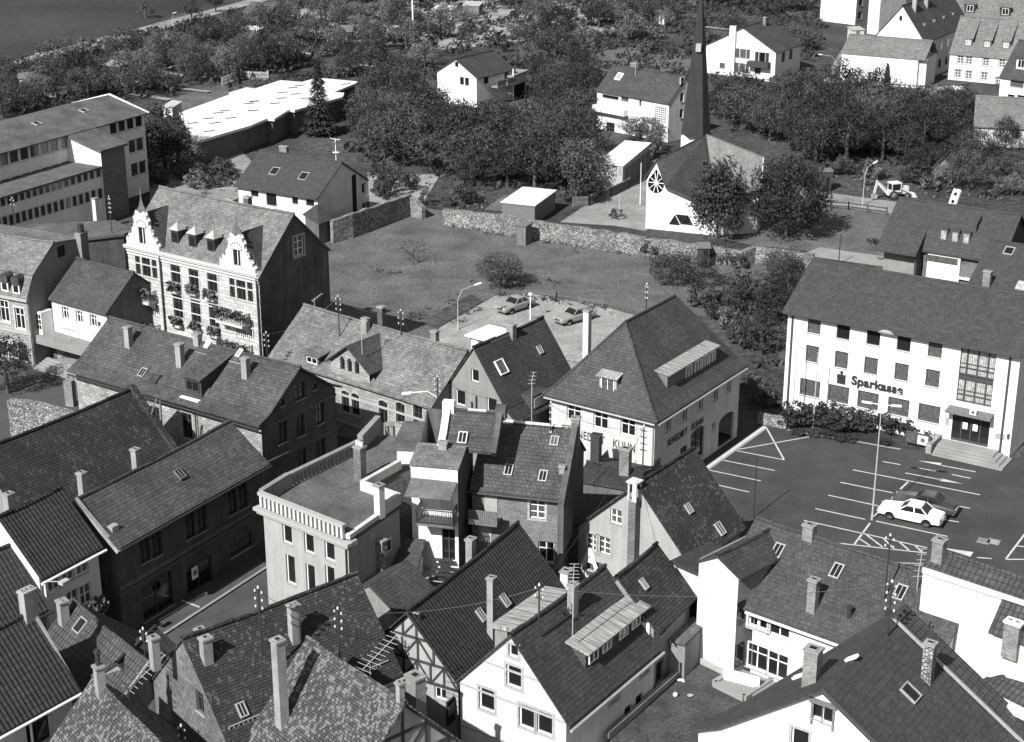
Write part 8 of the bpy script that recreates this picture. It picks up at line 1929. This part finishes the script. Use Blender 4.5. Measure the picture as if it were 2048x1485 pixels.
p = at(1, 520, 1010); o = empty('conifer', (p.x, p.y, 0), 0, 'pointed conifer in front of the white flat roof', 'tree'); c_ = link('crown', CON, o); c_.scale = (1.6, 1.6, 1.15); link('trunk', trunk('trunk', 4, .18, 7, 0), o); PLACED.append((p, 3))
p = at(3, 980, 640); o = empty('conifer', (p.x, p.y, 0), 0, 'small dark conifer in front of the windowless hall', 'tree'); c_ = link('crown', CON, o); c_.scale = (.5, .5, .42); link('trunk', trunk('trunk', 2, .1, 8, 0), o)
# bare little fruit tree on the meadow
p = at(5, 1212, 632); o = empty('fruit_tree', (p.x, p.y, 0), 0, 'small sparse fruit tree alone on the meadow', 'tree'); link('trunk', trunk('trunk', 1.9, .09, 21, 12, 1.5), o)
c_ = link('crown', crown('crown', 1.7, .75, 20, 9, .2, 'leafd', 79, .8, 0, .7), o, (0, 0, 1.2))
one(5, 1860, 790, 2, .68, 'round dense bush-like tree beside the gravel yard', .62, 'round_tree')
one(6, 1250, 770, 2, .62, 'leafy tree left of the pair behind the hipped corner shop', .6)
one(6, 1430, 790, 0, .72, 'leafy tree right of the pair behind the hipped corner shop', .62)
one(8, 60, 250, 1, .9, 'dark tree by the rubble wall at the left edge')
one(0, 1080, 140, 6, 1.1, 'small lone tree beyond the country road')
one(0, 1425, 155, 4, .9, 'slim tree on the near side of the country road')
one(0, 1603, 95, 4, .95, 'slim tree further along the country road')
# thickets
T1 = [(705, 200), (790, 200), (825, 210), (865, 285), (960, 305), (1000, 275), (1060, 262), (1100, 272), (1170, 305), (1185, 395), (1110, 385), (960, 385), (860, 345), (750, 330), (700, 300), (600, 305), (470, 305), (430, 330), (400, 300), (560, 275), (690, 235)]
n1 = fill(T1, 70, (0, 1, 2, 5, 0, 2), .95, 1.3, .52, 'dark leafy tree in the thicket between the white flat roof and the church', 'trees of the central thicket', 1)
T2 = [(1440, 228), (1560, 238), (1640, 235), (1700, 232), (1830, 238), (1940, 245), (1935, 300), (1800, 335), (1640, 330), (1560, 290), (1500, 270), (1430, 250)]
n2 = fill(T2, 46, (0, 1, 2, 5, 1), .85, 1.2, .52, 'dark leafy tree in the thicket right of the church spire', 'trees of the right thicket', 2)
T3 = [(0, 165), (120, 150), (240, 128), (400, 98), (540, 70), (580, 140), (470, 160), (330, 180), (300, 210), (240, 185), (120, 215), (0, 240)]
n3 = fill(T3, 52, (0, 1, 3, 4, 7, 6), .8, 1.2, .6, 'tree in the allotments behind the school', 'trees of the left allotments', 3)
T4 = [(560, 20), (800, -10), (1010, -10), (1400, -15), (1400, 75), (1300, 95), (1180, 120), (1180, 180), (1080, 170), (1040, 110), (900, 100), (870, 140), (720, 160), (640, 150), (560, 140)]
n4 = fill(T4, 84, (0, 1, 3, 4, 7, 6, 6), .75, 1.25, .66, 'tree in the garden plots behind the gabled house', 'trees of the middle allotments', 4)
T5 = [(1420, -10), (1640, -10), (1645, 40), (1600, 60), (1590, 120), (1640, 150), (1400, 60)]
n5 = fill(T5, 14, (0, 1, 2), .8, 1.1, .62, 'tree behind the shuttered house near the top edge', 'trees behind the shuttered house', 5)
T6 = [(1500, 560), (1560, 540), (1610, 535), (1570, 640), (1560, 760), (1555, 840), (1500, 800), (1490, 700), (1460, 640)]
n6 = fill(T6, 16, (1, 6, 4, 3), .6, .85, .5, 'dense shrub-like tree between the corner shop and the bank', 'trees between corner shop and bank', 6)
T7 = [(1850, 300), (2048, 290), (2048, 390), (1960, 400), (1900, 390), (1850, 380), (1800, 350)]
n8 = fill([(1065, 165), (1170, 150), (1185, 200), (1175, 262), (1070, 225)], 9, (1, 5, 2), .8, 1.1, .55, 'dark tree between the gabled house and the loggia house', 'trees between gabled and loggia house', 8)
n7 = fill(T7, 14, (0, 3, 6, 1), .6, .9, .6, 'tree in the gardens behind the angular modern house', 'trees behind the modern house', 7)
DBG.append(('trees', n1, n2, n3, n4, n5, n6, n7))
# shrubs
def sfill(poly, n, smin, smax, label, group, seed, gap=.5, kinds=(0, 1, 2)): return fill(poly, n, kinds, smin, smax, gap, label, group, seed, shrub)
pb = [(260, 470), (330, 450), (420, 430), (530, 420), (600, 480), (680, 470), (770, 490), (860, 470), (930, 480), (1010, 500), (1080, 520), (1160, 490), (1240, 500), (1330, 530)]
for i, (x, y) in enumerate(pb): p = at(11, x, y + 40); shrub(p, 1, 1.1 + .25 * ((i * 7) % 3), 'dense dark shrub in the planted strip before the bank', 'shrubs before the bank', sz=1.0 + .2 * (i % 2))
for i, (x, y, s_) in enumerate([(320, 560, .7), (450, 570, .6), (560, 580, .6), (640, 600, .7), (720, 610, .6), (960, 640, .6)]): shrub(at(11, x, y), 1, s_, 'low ground-hugging bush at the kerb before the bank', 'low bushes at the car park kerb', sz=.4)
sfill([(1380, 600), (1500, 590), (1540, 640), (1500, 720), (1440, 650)], 12, 1.0, 1.6, 'leafy shrub on the slope behind the corner shop', 'shrubs behind the corner shop', 11)
for t, x, y, s_, lb in ((6, 690, 490, 1.2, 'ivy-like bush growing against the rubble wall'), (6, 1130, 560, 1.3, 'bush at the foot of the rubble wall left of the open shed'), (6, 1640, 620, 1.3, 'bush right of the open shed by the wall'), (6, 860, 290, .8, 'small shrub at the edge of the gravel path'), (5, 930, 1440, .8, 'small shrub') , (6, 1760, 660, 1.1, 'spreading bush at the right end of the meadow')):
    if lb != 'small shrub': shrub(at(t, x, y), 0, s_, lb)
sfill([(1120, 400), (1240, 345), (1290, 300), (1330, 300), (1240, 360), (1200, 400), (1140, 430), (1000, 420)], 12, .9, 1.7, 'shrub beside the path and the long shed', 'shrubs by the church path', 12)
sfill([(740, 350), (850, 360), (870, 400), (990, 400), (960, 430), (860, 425), (760, 400)], 12, .8, 1.5, 'shrub on the rough ground behind the garden wall', 'shrubs behind the garden wall', 13)
sfill([(1650, 340), (1780, 330), (1880, 350), (1860, 385), (1900, 410), (1830, 395), (1640, 370)], 12, .8, 1.5, 'shrub around the digger and the little hut', 'shrubs around the digger', 14)
sfill([(290, 300), (420, 310), (470, 330), (460, 390), (330, 370), (290, 400), (210, 440), (60, 470), (60, 440), (250, 400)], 22, .8, 1.6, 'shrub in the yard between school and terraced house', 'shrubs by the school', 15)
sfill([(560, 40), (1180, -5), (1400, 0), (1400, 120), (1100, 130), (850, 110), (560, 150)], 60, .8, 1.6, 'low garden bush in the middle allotment plots', 'bushes of the middle allotments', 16, .8)
sfill([(0, 140), (500, 45), (540, 150), (320, 190), (0, 220)], 40, .8, 1.6, 'low garden bush in the left allotment plots', 'bushes of the left allotments', 17, .8)
for i in range(9): shrub(at(7, 860 + i * 50, 640 + i * 9), i % 3, .55, 'plant in the balcony flower box of the modern house', 'flower box plants of the modern house', z=2.3, name='balcony_plant')
# undergrowth and weeds nobody could count
def scatter(name, label, polys, per_m2, smin, smax, mat, seed, hmax=.6, per=7, skip=True):
    rd = random.Random(seed); b = MB()
    for poly in polys:
        PW = [(v.x, v.y) for v in (BP(p) for p in poly)]; x0, x1 = min(p[0] for p in PW), max(p[0] for p in PW); y0, y1 = min(p[1] for p in PW), max(p[1] for p in PW)
        for _ in range(int((x1 - x0) * (y1 - y0) * per_m2)):
            x, y = rd.uniform(x0, x1), rd.uniform(y0, y1)
            if not inpoly(x, y, PW) or (skip and not free(V3(x, y, 0), .3)): continue
            if math.sin(x * .31 + seed) * math.cos(y * .27) + rd.uniform(-.6, .9) < 0: continue
            k = rd.uniform(smin, smax)
            for _ in range(per):
                d = V3(rd.uniform(-1, 1), rd.uniform(-1, 1), rd.uniform(-.2, 1)).normalized(); p = V3(x + rd.uniform(-k, k), y + rd.uniform(-k, k), rd.uniform(.03, hmax * k)); a = d.orthogonal().normalized(); e = d.cross(a); l = k * rd.uniform(.3, .6)
                b.poly([p - a * l, p + e * l * .5, p + a * l, p - e * l * .5])
    tag(b.build(name, mat), label, 'plants', kind='stuff')
ALL = [T1, T2, [(0, 130), (560, 0), (1400, -20), (1650, -20), (1640, 170), (1400, 250), (1190, 240), (1060, 230), (870, 160), (700, 160), (300, 200), (0, 240)], T7, T6]
scatter('undergrowth', 'tangled undergrowth beneath the trees and between the garden plots', ALL, .42, .5, 1.2, 'leafd', 5, .9, 8)
scatter('weeds', 'weeds and tall grass along the walls and paths', [[(735, 345), (880, 350), (1010, 420), (850, 420)], [(860, 400), (1140, 400), (1150, 445), (1000, 430)], [(1640, 350), (1900, 330), (2048, 400), (1900, 400), (1650, 372)], [(290, 290), (480, 300), (480, 400), (60, 470), (250, 390)], [(1330, 450), (1600, 470), (1620, 510), (1400, 490)], [(1440, 540), (1620, 520), (1600, 600), (1440, 640), (1380, 600)]], .5, .25, .6, 'leafl', 6)
scatter('meadow_weeds', 'patches and rows of darker weeds on the meadow', [[q(5, 810, 640), q(5, 1420, 720), q(5, 1420, 760), q(5, 850, 680)], [q(5, 1100, 1040), q(5, 1560, 840), q(5, 1610, 850), q(5, 1200, 1060)], [q(5, 1540, 770), q(6, 0, 740), q(6, 500, 740), q(6, 480, 780), q(5, 1900, 830)], [q(6, 0, 850), q(6, 800, 930), q(6, 760, 960), q(6, 0, 870)], [q(5, 1840, 830), q(6, 0, 835), q(6, 0, 885), q(5, 1850, 890)], [q(6, 500, 930), q(6, 800, 960), q(6, 830, 1010), q(6, 560, 960)], [q(5, 1430, 1100), q(5, 1700, 930), q(5, 1740, 960), q(5, 1500, 1120)], [q(6, 400, 500), q(6, 620, 520), q(6, 600, 550), q(6, 400, 530)]], 1.6, .2, .45, 'leafd', 7, 1.0)
scatter('ivy', 'leafy growth along the foot and crest of the rubble wall', [[q(5, 1440, 330), q(6, 0, 405), q(6, 1080, 565), q(6, 1500, 620), q(6, 1500, 640), q(6, 1080, 585), q(6, 0, 425), q(5, 1430, 350)]], 2.5, .15, .4, 'leaf', 8, 1.2)
b = MB()
rd = random.Random(3)
for i in range(90):
    z_ = rd.choice([T3, T4]); PW = [BP(p) for p in z_]; x0, x1 = min(p.x for p in PW), max(p.x for p in PW); y0, y1 = min(p.y for p in PW), max(p.y for p in PW)
    x, y = rd.uniform(x0, x1), rd.uniform(y0, y1)
    if not inpoly(x, y, [(p.x, p.y) for p in PW]): continue
    a = rd.choice((-.6, -.5, .9)) + rd.uniform(-.15, .15); L_ = rd.uniform(5, 14); w_ = rd.uniform(.6, 1.6); c_ = V3(x, y, .075 + i * .002); u = V3(math.cos(a), math.sin(a), 0); v = V3(-u.y, u.x, 0); b.poly([c_, c_ + u * L_, c_ + u * L_ + v * w_, c_ + v * w_])
struct('garden_paths', b, 'earth')
